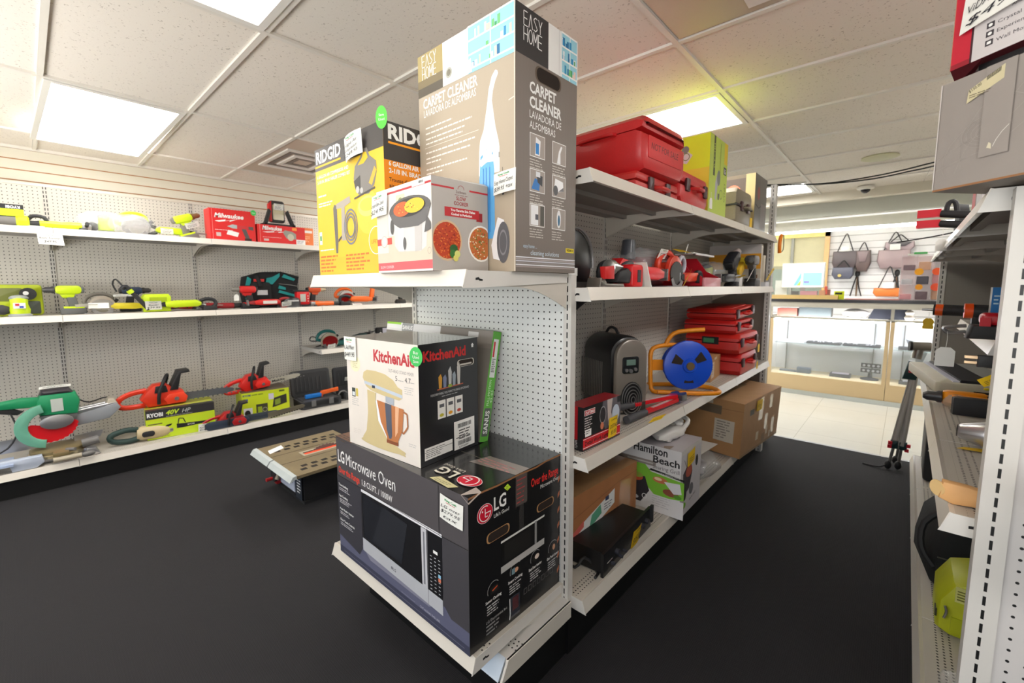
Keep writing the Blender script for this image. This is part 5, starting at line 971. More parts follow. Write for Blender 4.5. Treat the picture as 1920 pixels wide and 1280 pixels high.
t.part('crank_wheel', lambda m: m.lathe([(.045, 0), (.05, .01), (.045, .02)], rub, (.07, .09, .09), (0, -1, 0), 18).cyl((.05, .07, .06), (.05, .03, .06), .012, pl((190, 40, 44)))); t.part('bevel_knob', lambda m: m.blob((.15, .085, .18), .035, .025, .03, pl((214, 90, 60))).cyl((.17, .09, .16), (.19, .05, .10), .014, pl((150, 140, 120)))); t.part('switch', lambda m: m.box(.06, .08, .03, .10, .11, .06, pl((150, 24, 30))))
t = TL('air_compressor', 'blue air compressor with gray hoses on the floor behind the table saw', 'compressor', (-2.93, 1.98, 0), 0); bl = pl((40, 150, 216))
t.part('tank', lambda m: m.prism(rrect(-.18, -.14, .24, .14, .06), .03, .20, bl, ax='z', ch=.02)); t.part('motor', lambda m: m.prism(rrect(-.1, .18, .2, .28, .03), -.1, .1, pl((170, 150, 120)), ch=.02)); t.part('hose', lambda m: [m.tube([(-.30 - k * .03, -.05, .01), (-.26, -.04, .12), (-.12, -.02, .26 + k * .02), (.10, 0, .27 + k * .015), (.3, .05, .2)], .011, pl((90, 92, 94))) for k in range(3)] and m); t.part('handle', lambda m: m.cyl((-.13, 0, .18), (-.10, 0, .29), .014, pl((226, 190, 60)))); t.part('logo', lambda m: m.cyl((-.08, -.142, .12), (-.08, -.14, .12), .03, WHITE, seg=20)); t.part('foot', lambda m: [m.cyl((x, y, 0), (x, y, .04), .02, rub) for x in (-.13, .19) for y in (-.1, .1)] and m)
# ------------------------------------------------ goods on the centre run (seen from +X: local x -> +Y with rz=90)
ZA, ZB2, ZC, ZDk = 1.779, 1.387, .787, .247
redp = mt((196, 30, 34), .42, var=.1, coat=.15, bump=.06, scale=120)
def hardcase(name, lab, loc, L_, W_, H_, c, rz=90, latches=((.3, .7)), split=.62, ch=.035, rx=0, ry=0, group=None, handle=True, tag_=None):
    """blow moulded case, long side along local x, front to -y"""
    t = TL(name, lab, 'case', loc, rz, group, 1, rx, ry); m0 = mt(c, .42, var=.1, bump=.05, scale=100)
    out = [(ch, 0), (L_ - ch, 0), (L_, ch), (L_, H_ * split - .004), (0, H_ * split - .004), (0, ch)]
    t.part('base_shell', lambda m: m.prism(out, -W_ / 2, W_ / 2, m0, ch=ch * .6))
    t.part('lid', lambda m: m.prism([(0, H_ * split + .002), (L_, H_ * split + .002), (L_, H_ - ch), (L_ - ch, H_), (ch, H_), (0, H_ - ch)], -W_ / 2, W_ / 2, m0, ch=ch * .6).prism(rrect(.05, -W_ / 2 + .04, L_ - .05, W_ / 2 - .04, .02), H_ - .003, H_ + .004, m0, ax='z', ch=.002))
    t.part('latch', lambda m: [m.prism(rrect(L_ * q - .022, H_ * split - .035, L_ * q + .022, H_ * split + .025, .005), -W_ / 2 - .010, -W_ / 2 + .004, pl((64, 30, 32)), ch=.003) for q in latches])
    if handle: t.part('handle', lambda m: m.tube([(L_ * .40, -W_ / 2 + .01, H_ * split - .01), (L_ * .41, -W_ / 2 - .028, H_ * split - .015), (L_ * .59, -W_ / 2 - .028, H_ * split - .015), (L_ * .60, -W_ / 2 + .01, H_ * split - .01)], .009, m0))
    return t
# top shelf
t = TL('tool_case', 'large red hard case with marker writing on its side, on the top shelf', 'case', (-.80, 1.64, 1.848), 87)
def big(m):
    c = .035
    m.prism([(c, 0), (.40 - c, 0), (.40, .05), (.40, .148), (0, .148), (0, .05)], 0, .42, redp, ch=.03)
t.part('base_shell', big)
t.part('lid', lambda m: m.prism([(0, .152), (.40, .152), (.395, .19), (.36, .215), (.05, .215), (.01, .19)], 0, .42, redp, ch=.03))
t.part('panel', lambda m: m.prism(rrect(.05, .05, .35, .135, .008), -.003, .002, mt((206, 40, 42), .5, bump=.06, scale=120), ch=.0015) and Face(m, (.05, -.0032, .05), (1, 0, 0), (0, 0, 1)).text('NOT FOR SALE', .02, .035, .026, P(90, 10, 16), width=.24, shear=.1))
t.part('latch', lambda m: m.prism([(.03, .10), (.08, .10), (.08, .2), (.03, .2)], .42, .43, redp)); t.part('handle', lambda m: m.tube([(-.0, .12, .150), (-.022, .14, .150), (-.022, .27, .150), (-.0, .29, .150)], .008, redp))
hardcase('tool_case', 'flat red case lying under the large red case', (-1.0, 1.64, ZA), .42, .36, .066, (190, 44, 40), split=.5, ch=.012)
t = hardcase('tool_case', 'lower red case with dark metal latches beside the tall lime box', (-.985, 2.08, ZA), .37, .34, .155, (190, 36, 36), ch=.03, latches=(.2, .85)); string_tag(t.o, (.36, -.19, .1), .055)
def limebox(f, a, h, t, r, l):
    f.rect(0, 0, a, h, P(184, 204, 82)); f.rect(a * .20, h * .5, a * .29, h, P(60, 66, 40)); f.text('RYOBI', a * .27, h * .60, a * .055, P(190, 210, 90), rot=90, width=h * .3); f.rect(a * .80, h * .72, a * .98, h, P(224, 196, 30)); f.rect(a * .78, h * .58, a * .94, h * .68, P(40, 40, 40)); f.text('40V', a * .92, h * .59, a * .12, WHITE, rot=90, width=h * .07)
    f.text('CYNET', a * .92, h * .22, a * .075, P(90, 110, 40), rot=90, width=h * .26); f.poly([(a * .34, h * .22), (a * .42, h * .2), (a * .48, h * .42), (a * .44, h * .56), (a * .34, h * .42)], P(176, 176, 182)); f.ell(a * .52, h * .5, a * .09, h * .10, P(120, 126, 120)); f.poly([(a * .5, h * .22), (a * .58, h * .22), (a * .6, h * .3), (a * .5, h * .3)], P(90, 96, 80)); f.ring(a * .68, h * .3, .022, .026, P(110, 120, 80)); f.line([(a * .58, h * .95), (a * .58, h * .55)], .004, P(110, 130, 50))
    l.rect(0, h * .58, .2, h, P(214, 230, 30)); l.rect(0, 0, .2, h * .58, P(226, 206, 60)); l.poly([(.02, h * .70), (.08, h * .66), (.11, h * .76), (.06, h * .86), (.02, h * .8)], P(206, 204, 210)); l.ell(.07, h * .84, .02, .02, P(120, 120, 120)); l.ring(.075, h * .75, .016, .02, P(110, 130, 60))
    r.rect(0, 0, .2, h, P(200, 214, 60))
plainbox('tool_box', 'tall lime and yellow box standing on the top shelf behind the red cases', (-.822, 2.475, ZA), (.30, .20, .415), (196, 214, 60), draw=limebox)
plainbox('carton', 'plain brown carton just visible behind the tall lime box', (-1.0, 2.86, ZA), (.30, .22, .385), (120, 92, 70))
t = TL('storage_box', 'black carton with a red circle at the end of the top shelf', 'box', (-.825, 3.42, ZA), 90)
def blkb(m):
    m.box(0, 0, 0, .33, .36, .385, P(74, 68, 66, r=.4, coat=.3), fm={5: P(112, 98, 78)}); f = Face(m, (0, 0, 0), (1, 0, 0), (0, 0, 1), step=.0004); f.ell(.10, .26, .035, .045, P(140, 60, 60)); f.line([(.03, .18), (.12, .16), (.22, .2)], .008, INK); f.rect(.17, .02, .3, .2, P(110, 102, 100)); f.rect(0, .0, .012, .385, P(50, 44, 40))
    l = Face(m, (0, .36, 0), (0, -1, 0), (0, 0, 1), step=.0004); l.rect(0, .1, .3, .36, P(86, 72, 62)); l.rect(.3, .0, .36, .385, P(190, 170, 120)); l.ell(.22, .25, .055, .07, P(226, 120, 90)); l.ell(.22, .25, .03, .04, P(236, 170, 130))
t.part('carton', blkb, smooth=0)
t = hardcase('tool_case', 'weathered gray latching case beside the black carton', (-.97, 3.02, ZA), .36, .28, .23, (122, 112, 94), ch=.03, split=.55); t.part('seal', lambda m: m.box(-.004, -.145, .118, .365, .14, .128, rub)); t.part('price_tag', lambda m: m.box(.22, -.168, .0, .27, -.165, .06, TAGY))
t = TL('spray_can', 'blue container resting on the gray case', 'container', (-1.0, 3.10, ZA + .236), 90); t.part('body', lambda m: m.prism(rrect(-.06, 0, .10, .075, .015), -.04, .04, pl((50, 120, 200)), ch=.01)); t.part('cap', lambda m: m.cyl((.10, 0, .03), (.125, 0, .03), .014, pl((30, 60, 110))))
t = TL('level', 'yellow strip lying across the gray case', 'tool', (-.90, 3.22, ZA + .236), 90); t.part('body', lambda m: m.box(0, 0, 0, .16, .03, .02, pl((226, 206, 40))))
t = TL('hook_lamp', 'orange curved handle with black wire hanging at the end of the center run', 'lamp', (-.765, 4.02, 1.66), 90); t.part('handle', lambda m: m.tube([(.0, 0, .13), (-.035, 0, .09), (-.045, 0, .04), (-.03, 0, -.01)], .013, pl((240, 130, 20)))); t.part('wire', lambda m: m.tube([(-.03, 0, .14), (.06, 0, .15), (.10, 0, .09), (.09, 0, .02), (.02, 0, .0), (-.03, 0, .01)], .003, rub))
# second shelf, packed with red tools
def CX(d): return -.80 - d
t = TL('circular_saw', 'black circular saw at the near end of the second shelf, half behind the tall box', 'saw', (CX(.22), 1.50, ZB2), 90)
t.part('blade_guard', lambda m: m.prism(circ(-.05, .10, .12, .125, 22, -20, 200) + [(-.14, .02), (.05, .02)], -.05, .0, pl((10, 11, 13), .3), ch=.01)); t.part('rim', lambda m: m.tube([(-.05 + math.cos(R(a)) * .125, -.05, .10 + math.sin(R(a)) * .13) for a in range(-10, 120, 12)], .006, met_())); t.part('base_plate', lambda m: m.prism([(-.15, 0), (.16, 0), (.12, .02), (-.15, .02)], -.10, .06, met_((150, 148, 146)))); t.part('housing', lambda m: m.cyl((-.03, 0, .09), (-.03, .09, .09), .05, pl(RD))); t.part('label', lambda m: m.box(-.10, -.052, .045, -.04, -.05, .075, WHITE)); t.part('knob', lambda m: [m.cyl((x, -.056, .035), (x, -.05, .035), .008, met_()) for x in (-.09, -.06)] and m)
t = TL('step_drill', 'impact tool with a stepped silver bit beside the black saw', 'drill', (CX(.06), 1.50, ZB2), 90); t.part('bit', lambda m: m.lathe([(.012, -.03), (.030, -.02), (.030, 0), (.022, .004), (.022, .018), (.017, .022), (.017, .034), (.011, .038), (.011, .05), (.006, .055), (.005, .07)], met_((200, 200, 196)), (0.0, -.02, .075), (1, -.1, .05), 16)); t.part('housing', lambda m: m.prism([(.02, .02), (.12, .015), (.13, .06), (.10, .075), (.03, .06)], -.04, .02, rub, ch=.01)); t.part('frame', lambda m: m.prism([(-.10, 0), (.09, 0), (.08, .014), (-.05, .014), (-.065, .035), (-.09, .035)], -.03, .03, met_((160, 156, 150)), ch=.003)); t.part('panel', lambda m: m.prism([(-.08, .03), (-.02, .03), (-.02, .08), (-.09, .075)], -.045, -.02, pl(RD), ch=.004))
t = recip('battery_tool', 'bright red cordless tool with gray base at the front of the second shelf', (CX(.07), 1.84, ZB2), (222, 26, 34), 90, 1.0, cat='power tool', blade=False, c2=(70, 72, 74)); t.part('battery', lambda m: m.prism(rrect(-.205, .0, -.11, .092, .012), -.05, .04, pl((216, 30, 36)), ch=.008).box(-.165, -.053, .02, -.14, -.05, .07, pl((50, 54, 60)))); t.part('price_tag', lambda m: m.prism([(-.13, .10), (-.126, .102), (-.07, .0), (-.075, .0)], -.07, .03, TAGW))
t = recip('die_grinder', 'second red cordless tool lying behind the first', (CX(.20), 1.90, ZB2), (190, 26, 34), 90, 1.1, cat='power tool', blade=False); t.part('upper_body', lambda m: m.prism([(-.10, .085), (.12, .07), (.13, .10), (-.06, .12)], -.03, .03, pl((214, 30, 36)), ch=.008))
t = grinder('angle_grinder', 'black grinder with a chrome head standing in the middle of the second shelf', (CX(.30), 1.90, ZB2), (50, 50, 52), 80, .9, ry=-30); t.part('clamp', lambda m: m.prism([(-.25, .10), (-.12, .15), (-.12, .18), (-.15, .18)], -.012, .012, rub, ch=.003).cyl((-.2, 0, .10), (-.08, 0, .10), .010, pl((190, 150, 120))))
t = circ_saw('planer', 'red and orange power planer beside the bagged tools', (CX(.12), 2.20, ZB2), (214, 60, 34), 90, .95, guard=(206, 60, 40), disc=(70, 70, 70)); ptag(t, -.03, -.10, .0, .07, .06, yellow=True, lines=('',), tilt=50)
t = recip('jigsaw', 'orange red jigsaw at the shelf front near the red parts bin', (CX(.08), 2.42, ZB2), (224, 64, 30), -90, .85, cat='saw', blade=False); t.part('knob', lambda m: m.cyl((-.06, .02, .05), (-.06, .045, .05), .03, rub))
t = TL('plastic_bag', 'clear plastic bag of red parts piled on the second shelf', 'bag', (CX(.27), 2.20, ZB2), 90); t.part('contents', lambda m: m.prism([(-.14, .0), (.16, .0), (.18, .13), (.05, .16), (-.12, .15)], -.08, .08, pl((130, 24, 34)), ch=.03).blob((-.02, -.05, .1), .06, .04, .03, pl((60, 60, 64)))); t.part('bag', lambda m: bag_clear(m, (0, -.01, .10), (.20, .12, .10), 5)); ptag(t, -.12, -.15, .14, .09, .05); t.part('cylinder', lambda m: m.cyl((-.13, 0, .14), (-.12, 0, .235), .04, pl((70, 74, 80), .3), .032))
t = TL('parts_bin', 'red plastic open-front parts bin on the second shelf', 'bin', (CX(.14), 2.60, ZB2), 90); rb = pl((176, 16, 34), .35)
t.part('bin', lambda m: (m.box(-.14, -.11, 0, .14, .14, .006, rb), m.box(-.14, .13, 0, .14, .14, .18, rb), m.prism([(-.11, 0), (.14, 0), (.14, .17), (.02, .17), (-.04, .09), (-.11, .055)], -.14, -.134, rb, ax='x'), m.prism([(-.11, 0), (.14, 0), (.14, .17), (.02, .17), (-.04, .09), (-.11, .055)], .134, .14, rb, ax='x'), m.prism(rrect(-.135, .0, .135, .05, .006), -.125, -.11, pl((206, 140, 146), .3), ch=.003), m.box(-.13, .10, .05, .10, .12, .16, pl((206, 150, 156), .4)))); t.part('tape_roll', lambda m: m.tube([(-.20 + math.cos(R(a)) * .04, -.02, .12 + math.sin(R(a)) * .04) for a in range(0, 360, 30)], .011, pl((176, 176, 186)), closed=True))
t = TL('shelf_talker', 'thin white plastic strip lying over the red parts bin', 'strip', (CX(.16), 2.70, ZB2 + .182), 90); t.part('strip', lambda m: m.prism([(-.16, .0), (.20, -.0), (.20, .010), (-.16, .012)], -.05, -.02, pl((226, 224, 222))).box(-.17, -.05, 0, -.12, .05, .006, pl((200, 200, 198)))); t.part('cable_tie', lambda m: m.tube([(-.15, 0, .006), (-.12, 0, .05), (-.11, 0, .06)], .004, pl((220, 216, 206)))); ptag(t, -.38, -.06, .0, .20, .05, yellow=True, lay=True)
for lab, y, dd, c_, rz_, k_ in (('dark green saw beyond the red parts bin', 2.92, .22, (40, 62, 56), 90, .95), ('black and gray tool with white end cap at the shelf edge', 3.16, .10, (50, 52, 58), -90, .95), ('dark tool lying deep on the second shelf behind the green saw', 2.95, .36, (60, 52, 46), 70, 1.0)):
    t = recip('reciprocating_saw', lab, (CX(dd), y, ZB2), c_, rz_, k_, blade=False)
    if y == 3.16: t.part('end_cap', lambda m: m.prism(rrect(-.23, .0, -.16, .085, .012), -.04, .04, pl((214, 212, 210)), ch=.008)); ptag(t, -.10, .05, .06, .12, .05, yellow=True, lay=True)
t = sander('sander', 'yellow and black tool wrapped in clear film on the second shelf', (CX(.26), 3.22, ZB2), (176, 176, 40), 90, 1.0); t.part('plastic_bag', lambda m: bag_clear(m, (.05, -.02, .09), (.16, .09, .08), 8))
t = drill('nail_gun', 'black and yellow nail gun pointing up at the far end of the second shelf', (CX(.14), 3.50, ZB2), (44, 44, 50), 90, 1.25, 'nailer', ry=-28, chuck=(214, 196, 190)); t.part('magazine', lambda m: m.prism([(.0, .05), (.10, .06), (.10, .11), (.0, .11)], -.03, .03, pl((224, 180, 40)), ch=.006)); ptag(t, .0, -.06, .03, .07, .085, lines=('',))
t = drill('cordless_drill', 'gray drill with a white card leaning in front of the nail gun', (CX(.07), 3.62, ZB2), (92, 88, 84), -90, 1.1, 'drill'); 
def dew(f, a, h, t, r, l):
    f.rect(0, 0, a, h, P(206, 196, 180)); f.rect(0, h * .42, a, h * .78, P(236, 164, 30)); f.rect(0, h * .78, a, h, P(196, 190, 188)); f.text('DEWALT', a * .45, h * .66, h * .05, P(120, 90, 20)); f.rect(a * .85, h * .1, a * .95, h * .28, P(130, 90, 60)); f.rect(a * .5, h * .5, a * .8, h * .7, P(226, 196, 30))
plainbox('tool_box', 'yellow and white tool box leaning at the far end of the second shelf', (-1.225, 3.78, ZB2), (.375, .08, .325), (206, 196, 180), rz=4, draw=dew)
t = TL('shelf_divider', 'white upright strip with a yellow tag at the end of the second shelf', 'strip', (CX(.04), 3.90, ZB2), 90); t.part('strip', lambda m: m.box(-.04, 0, 0, .0, .02, .24, pl((214, 204, 184)))); ptag(t, -.05, -.02, .05, .07, .10, yellow=True, lines=('',)); t.part('base', lambda m: m.box(-.05, -.02, 0, .07, .04, .035, pl((206, 206, 212), .25)))
# third shelf: heater, work light box, bolt cutter, cord reel, carton, fuel cans
t = TL('space_heater', 'black round topped space heater with a champagne front panel', 'heater', (-.985, 1.80, ZC), 62); hb = mt((24, 24, 26), .35, var=.1, coat=.3); champ = mt((150, 142, 134), .32, .55, var=.06)
arch = [(0, 0), (.20, 0)] + [(.10 + .10 * math.cos(R(a)), .285 + .085 * math.sin(R(a))) for a in range(0, 181, 12)]
t.part('housing', lambda m: (m.prism(arch, .03, .295, hb, ch=.028), [m.box(-.003, .10 + i * .016, .05, .002, .104 + i * .016, .24, pl((110, 106, 100))) for i in range(13)]))
t.part('front_panel', lambda m: m.prism([(x * .86 + .014, z * .95 + .006) for x, z in arch], .0, .032, champ, ch=.01).prism(circ(.10, .07, .062, .085, 20), -.004, .0, hb, ch=.001)); t.part('grille', lambda m: [m.tube([(.10 + math.cos(R(a)) * .056 * k, -.006 - .012 * (1 - k), .07 + math.sin(R(a)) * .078 * k) for a in range(0, 360, 24)], .0025, met_(), closed=True, seg=5) for k in (1, .8, .6, .4, .2)])
t.part('control_panel', lambda m: m.prism(rrect(.045, .195, .135, .275, .012), -.004, .002, pl((30, 32, 34), .2), ch=.002).box(.065, -.006, .235, .115, -.004, .262, pl((96, 120, 110), .15)).cyl((.065, -.01, .212), (.065, -.004, .212), .008, met_()).cyl((.09, -.01, .207), (.09, -.004, .207), .009, met_()).cyl((.115, -.01, .214), (.115, -.004, .214), .008, met_())); t.part('carry_handle', lambda m: m.tube([(.10, .12, .366), (.10, .15, .395), (.10, .20, .395), (.10, .23, .366)], .007, rub)); t.part('label', lambda m: m.box(.13, -.008, .015, .175, -.006, .055, pl((60, 56, 50))))
mb, L, Rr, T, fin = carton('work_light_box', 'black and red work light box standing at the near end of the third shelf', 'box', (-.842, 1.322), ZC, -1.8, .075, .262, .165, P(26, 24, 26), P(26, 26, 28, r=.35, coat=.3), P(150, 26, 36, r=.3, coat=.4))
L.rect(0, .04, .05, .165, P(196, 30, 40)); L.text('CRAFTSMAN', .036, .055, .020, WHITE, rot=90, width=.10, bold=.03); L.text('137499', .05, .008, .010, WHITE, rot=90, width=.03)
Rr.rect(.006, .132, .076, .153, WHITE); Rr.rect(.008, .134, .074, .151, P(200, 30, 40)); Rr.text('CRAFTSMAN', .011, .137, .011, WHITE, width=.06, bold=.03); Rr.rect(0, .006, .262, .048, P(206, 26, 38)); Rr.rect(0, .043, .262, .045, WHITE); Rr.rect(0, .010, .262, .012, WHITE); Rr.text('Detail Work Light', .012, .019, .016, INK, width=.16, bold=.02)
Rr.bars(.008, .120, .05, 7, .009, P(210, 200, 200)); Rr.poly([(.13, .165), (.262, .165), (.262, .05), (.15, .05), (.12, .1)], P(96, 90, 96)); Rr.poly([(.16, .165), (.20, .165), (.19, .11), (.21, .06), (.17, .06)], P(190, 176, 170)); Rr.ell(.225, .10, .028, .035, P(186, 196, 210)); Rr.ell(.13, .112, .018, .03, P(50, 46, 50)); Rr.ring(.13, .112, .02, .023, P(150, 150, 150), asp=1.5); Rr.ell(.125, .07, .012, .014, P(206, 120, 90)); Rr.rect(.012, .052, .052, .078, WHITE); Rr.bars(.016, .07, .03, 2, .008, P(90, 90, 90)); Rr.rect(.235, .14, .262, .165, P(40, 40, 44))
o = fin(); price_tag(o, (.004, .165, .010), (0, 1, .05), (.05, 0, 1), .062, .082, ['DETAIL', '$5.00'], yellow=True, head='CLEARANCE')
t = TL('bolt_cutter', 'red handled bolt cutter lying open on the third shelf', 'cutter', (-.845, 1.66, ZC + .012), 0); rr2 = pl((206, 26, 36), .3)
def bc(m, a, off):
    M = T3(0.0, .55, .012 + off, rz=a); m.prism([(-.012, -.33), (.012, -.33), (.020, -.02), (.0, .0), (-.020, -.02)], -.008, .010, rr2, ax='z', M=M, ch=.002); m.box(-.008, -.27, .0102, .008, -.06, .0108, pl((206, 200, 196)), M=M); m.cyl(tuple(M @ Vector((0, -.33, 0))), tuple(M @ Vector((0, -.50, 0))), .015, pl((66, 66, 70), .6), .017)
t.part('handle', lambda m: bc(m, -3, 0)); t.part('handle', lambda m: bc(m, -15, .02)); t.part('jaw', lambda m: m.prism([(-.035, -.02), (.03, -.02), (.036, .03), (.018, .07), (.006, .05), (-.004, .03), (-.012, .055), (-.03, .07), (-.045, .03)], -.004, .026, met_((110, 116, 124)), ax='z', ch=.003, M=T3(0.0, .56, .012))); ptag(t, .035, .14, -.01, .10, .045, yellow=True, rz=80, lay=True)
t = TL('cord_reel', 'blue cord reel on a bent orange tube stand on the third shelf', 'reel', (-1.0, 2.36, ZC), 42); bz = pl((24, 76, 196), .35); ot = pl((232, 142, 24), .4)
t.part('stand', lambda m: (m.tube([(-.02, -.02, .014), (.20, -.055, .014), (.30, -.05, .014), (.33, .0, .014), (.31, .10, .014), (.16, .17, .014), (-.02, .17, .014)], .0125, ot, seg=10), m.tube([(-.02, -.02, .014), (-.05, .0, .03), (-.055, .01, .15), (-.05, .02, .24), (-.0, .04, .265), (.10, .06, .27), (.15, .08, .25)], .0125, ot, seg=10), m.tube([(.04, .05, .265), (.06, .05, .31), (.11, .05, .345), (.25, .03, .36)], .0125, ot, seg=10), m.box(-.05, .02, .13, .02, .03, .19, ot)))
t.part('drum', lambda m: m.lathe([(.02, -.10), (.115, -.10), (.115, -.092), (.07, -.088), (.07, -.02), (.132, -.016), (.138, -.008), (.135, .006), (.11, .014), (.04, .022), (.036, .03), (.02, .03)], bz, (.145, -.02, .165), (0, -1, .05), 36))
t.part('cutout', lambda m: [m.prism([(.145 + .045 * math.cos(R(a - 17)), .165 + .045 * math.sin(R(a - 17))), (.145 + .100 * math.cos(R(a - 16)), .165 + .100 * math.sin(R(a - 16))), (.145 + .100 * math.cos(R(a + 16)), .165 + .100 * math.sin(R(a + 16))), (.145 + .045 * math.cos(R(a + 17)), .165 + .045 * math.sin(R(a + 17)))], -.041, -.032, pl((46, 36, 30))) for a in (35, 155, 270)]); t.part('hub', lambda m: m.cyl((.145, -.06, .166), (.145, -.045, .166), .022, pl((110, 90, 60)), seg=14)); t.part('cord', lambda m: m.lathe([(.07, 0), (.10, .01), (.10, .06), (.07, .07)], pl((40, 34, 30), .7), (.145, .01, .165), (0, 1, 0), 24))
t = TL('plastic_bag', 'small bag of gray parts between the heater and the cord reel', 'bag', (-1.06, 2.16, ZC), 90); t.part('bag', lambda m: m.blob((0, 0, .05), .11, .07, .052, pl((150, 138, 126), .4), .12, 18, 12))
mb, L, Rr, T, fin = carton('carton', 'small brown cardboard carton between the cord reel and the red cases', 'box', (-.880, 2.84), ZC, 6.5, .16, .30, .145, card, card, card)
Rr.rect(.02, .02, .10, .12, P(196, 180, 160)); Rr.bars(.03, .1, .05, 5, .014, P(120, 110, 100)); L.rect(.06, .0, .11, .145, P(186, 150, 112)); Rr.poly([(.10, .13), (.18, .13), (.17, .145), (.1, .145)], P(206, 190, 160)); fin()
for i, (lab, x, y, z, L_, W_, H_, rot, tilt) in enumerate((('red case at the bottom front of the red case stack on the third shelf', -.955, 3.17, 0, .42, .32, .148, 90, 0), ('red case with a small black label, second from bottom of the stack', -.975, 3.12, .150, .46, .36, .135, 89, 0), ('curved red case third in the stack', -.985, 3.10, .289, .46, .34, .085, 91, 0), ('top red case of the stack, tilted up at its right end', -.985, 3.10, .378, .46, .32, .07, 89, -3))):
    t = hardcase('tool_case', lab, (x, y, ZC + z), L_, W_, H_, (192, 30 + 6 * (i % 2), 28), rot, ch=.03 if H_ > .1 else .02, latches=(.12, .86), ry=tilt, group='stacked red cases')
    if i == 1: t.part('label', lambda m: m.box(-.001, -.05, .06, -.0005, .06, .11, INK).box(-.0012, -.02, .07, -.001, .05, .1, pl((60, 130, 90)))); string_tag(t.o, (.40, -.20, .07), .06, True)
    if i == 0: string_tag(t.o, (.36, -.18, .09), .055, True)
# base shelf
mb, L, Rr, T, fin = carton('carton', 'long brown carton with a white label at the near end of the base shelf', 'box', (-.975, 1.315), ZDk, -2, .26, .68, .27, card, mt((168, 112, 70), .7, var=.1, bump=.15), card)
Rr.poly([(.10, .01), (.47, .13), (.47, .20), (.10, .10)], P(226, 226, 224)); Rr.poly([(.11, .07), (.22, .11), (.22, .14), (.11, .10)], P(206, 100, 90)); Rr.poly([(.26, .08), (.36, .12), (.35, .165), (.28, .14)], P(90, 160, 130)); Rr.rect(.39, .165, .42, .185, P(50, 60, 90)); Rr.bars(.38, .15, .07, 3, .012, P(120, 120, 130)); Rr.line([(0, .16), (.2, .18), (.5, .22), (.68, .225)], .002, P(120, 76, 44)); Rr.poly([(.50, .04), (.62, .02), (.62, .2), (.52, .22)], P(186, 140, 104, r=.2, coat=.5)); T.line([(.13, 0), (.13, .68)], .003, P(110, 78, 50)); T.poly([(.1, .4), (.2, .4), (.2, .68), (.1, .68)], P(190, 150, 116, r=.2, coat=.5))
o = fin(); price_tag(o, (.004, .03, .03), (0, 1, .1), (.1, 0, 1), .07, .10, [''], yellow=True, head=None)
t = TL('amplifier', 'black rack amplifier with a yellow price tag on the base shelf', 'amplifier', (-.811, 1.445, ZDk), 93); 
t.part('chassis', lambda m: m.box(0, .012, .008, .42, .30, .096, mt((22, 22, 24), .4, .2, bump=.05))); t.part('front_panel', lambda m: (m.box(-.012, 0, .0, .475, .012, .098, pl((26, 26, 28), .35)), Face(m, (0, 0, 0), (1, 0, 0), (0, 0, 1)).bars(.02, .045, .05, 1, .008, P(200, 200, 200)).rect(.2, .03, .3, .07, P(40, 42, 46)))); t.part('knob', lambda m: [m.cyl((x, -.016, z), (x, 0, z), .012 if z > .04 else .007, pl((50, 50, 58))) for x, z in ((.10, .06), (.36, .055), (.41, .055), (.06, .03), (.13, .025), (.17, .03))]); t.part('rack_ear', lambda m: m.box(.455, -.012, .03, .475, 0, .11, rub)); t.part('sticker', lambda m: m.box(.05, .19, .0965, .10, .26, .0972, TAGW)); price_tag(t.o, (.215, -.012, .015), (1, 0, .05), (0, -.15, 1), .085, .085, ['$15.00'], yellow=True, head='CLEARANCE'); t.part('cord', lambda m: m.tube([(-.02, .2, .02), (-.06, .1, .03), (-.02, .08, .06), (.02, .04, .0), (-.04, .02, .01)], .006, rub)); t.part('foot', lambda m: [m.cyl((x, y, 0), (x, y, .01), .012, rub) for x in (.05, .37) for y in (.05, .26)])
wb = P(222, 220, 220, r=.45)
mb, L, Rr, T, fin = carton('grill_box', 'white indoor grill box with green band on the base shelf', 'box', (-.756, 2.067), ZDk, .5, .36, .285, .343, wb, P(206, 202, 204, r=.45), P(196, 190, 194, r=.3, coat=.3))
L.O = L.O + Vector((.078, 0, 0))
L.rect(-.078, .0, .0, .20, P(150, 140, 138)); L.rect(-.078, .235, 0, .262, P(150, 140, 134))
L.rect(0, .235, .155, .262, P(150, 140, 134)); L.rect(0, .245, .14, .252, P(200, 196, 190)); L.text('Hamilton', .033, .300, .040, INK, width=.18, bold=.02); L.text('Beach', .140, .258, .036, INK, width=.135, bold=.02); L.text('Searing Grill', .140, .226, .020, P(110, 104, 110), width=.135)
L.poly([(.0, .235), (.10, .235), (.13, .205), (.30, .19), (.30, .10), (.16, .08), (.07, .16), (0, .16)], P(130, 196, 60)); L.poly([(.13, .222), (.30, .206), (.30, .196), (.12, .212)], INK); L.text('REMOVABLE GRIDDLE PLATE', .14, .204, .007, WHITE, width=.14); L.rect(0, 0, .30, .09, wb)
L.poly([(.0, .16), (.10, .17), (.125, .10), (.08, .03), (.0, .03)], P(50, 46, 50)); L.ell(.05, .16, .04, .022, P(206, 90, 60)); L.ell(.06, .17, .03, .014, P(150, 170, 70)); L.ell(.18, .172, .038, .016, P(206, 120, 80)); L.ell(.17, .176, .02, .008, P(240, 220, 180)); L.ell(.235, .12, .040, .018, P(140, 80, 60)); L.poly([(.20, .17), (.28, .18), (.29, .13), (.25, .12)], P(226, 226, 230)); L.ell(.27, .11, .02, .01, P(90, 150, 50)); L.ring(.10, .065, .010, .014, WHITE); L.bars(.14, .08, .10, 5, .012, P(190, 186, 190), h=.25); L.ell(.05, .05, .018, .010, P(206, 206, 210))
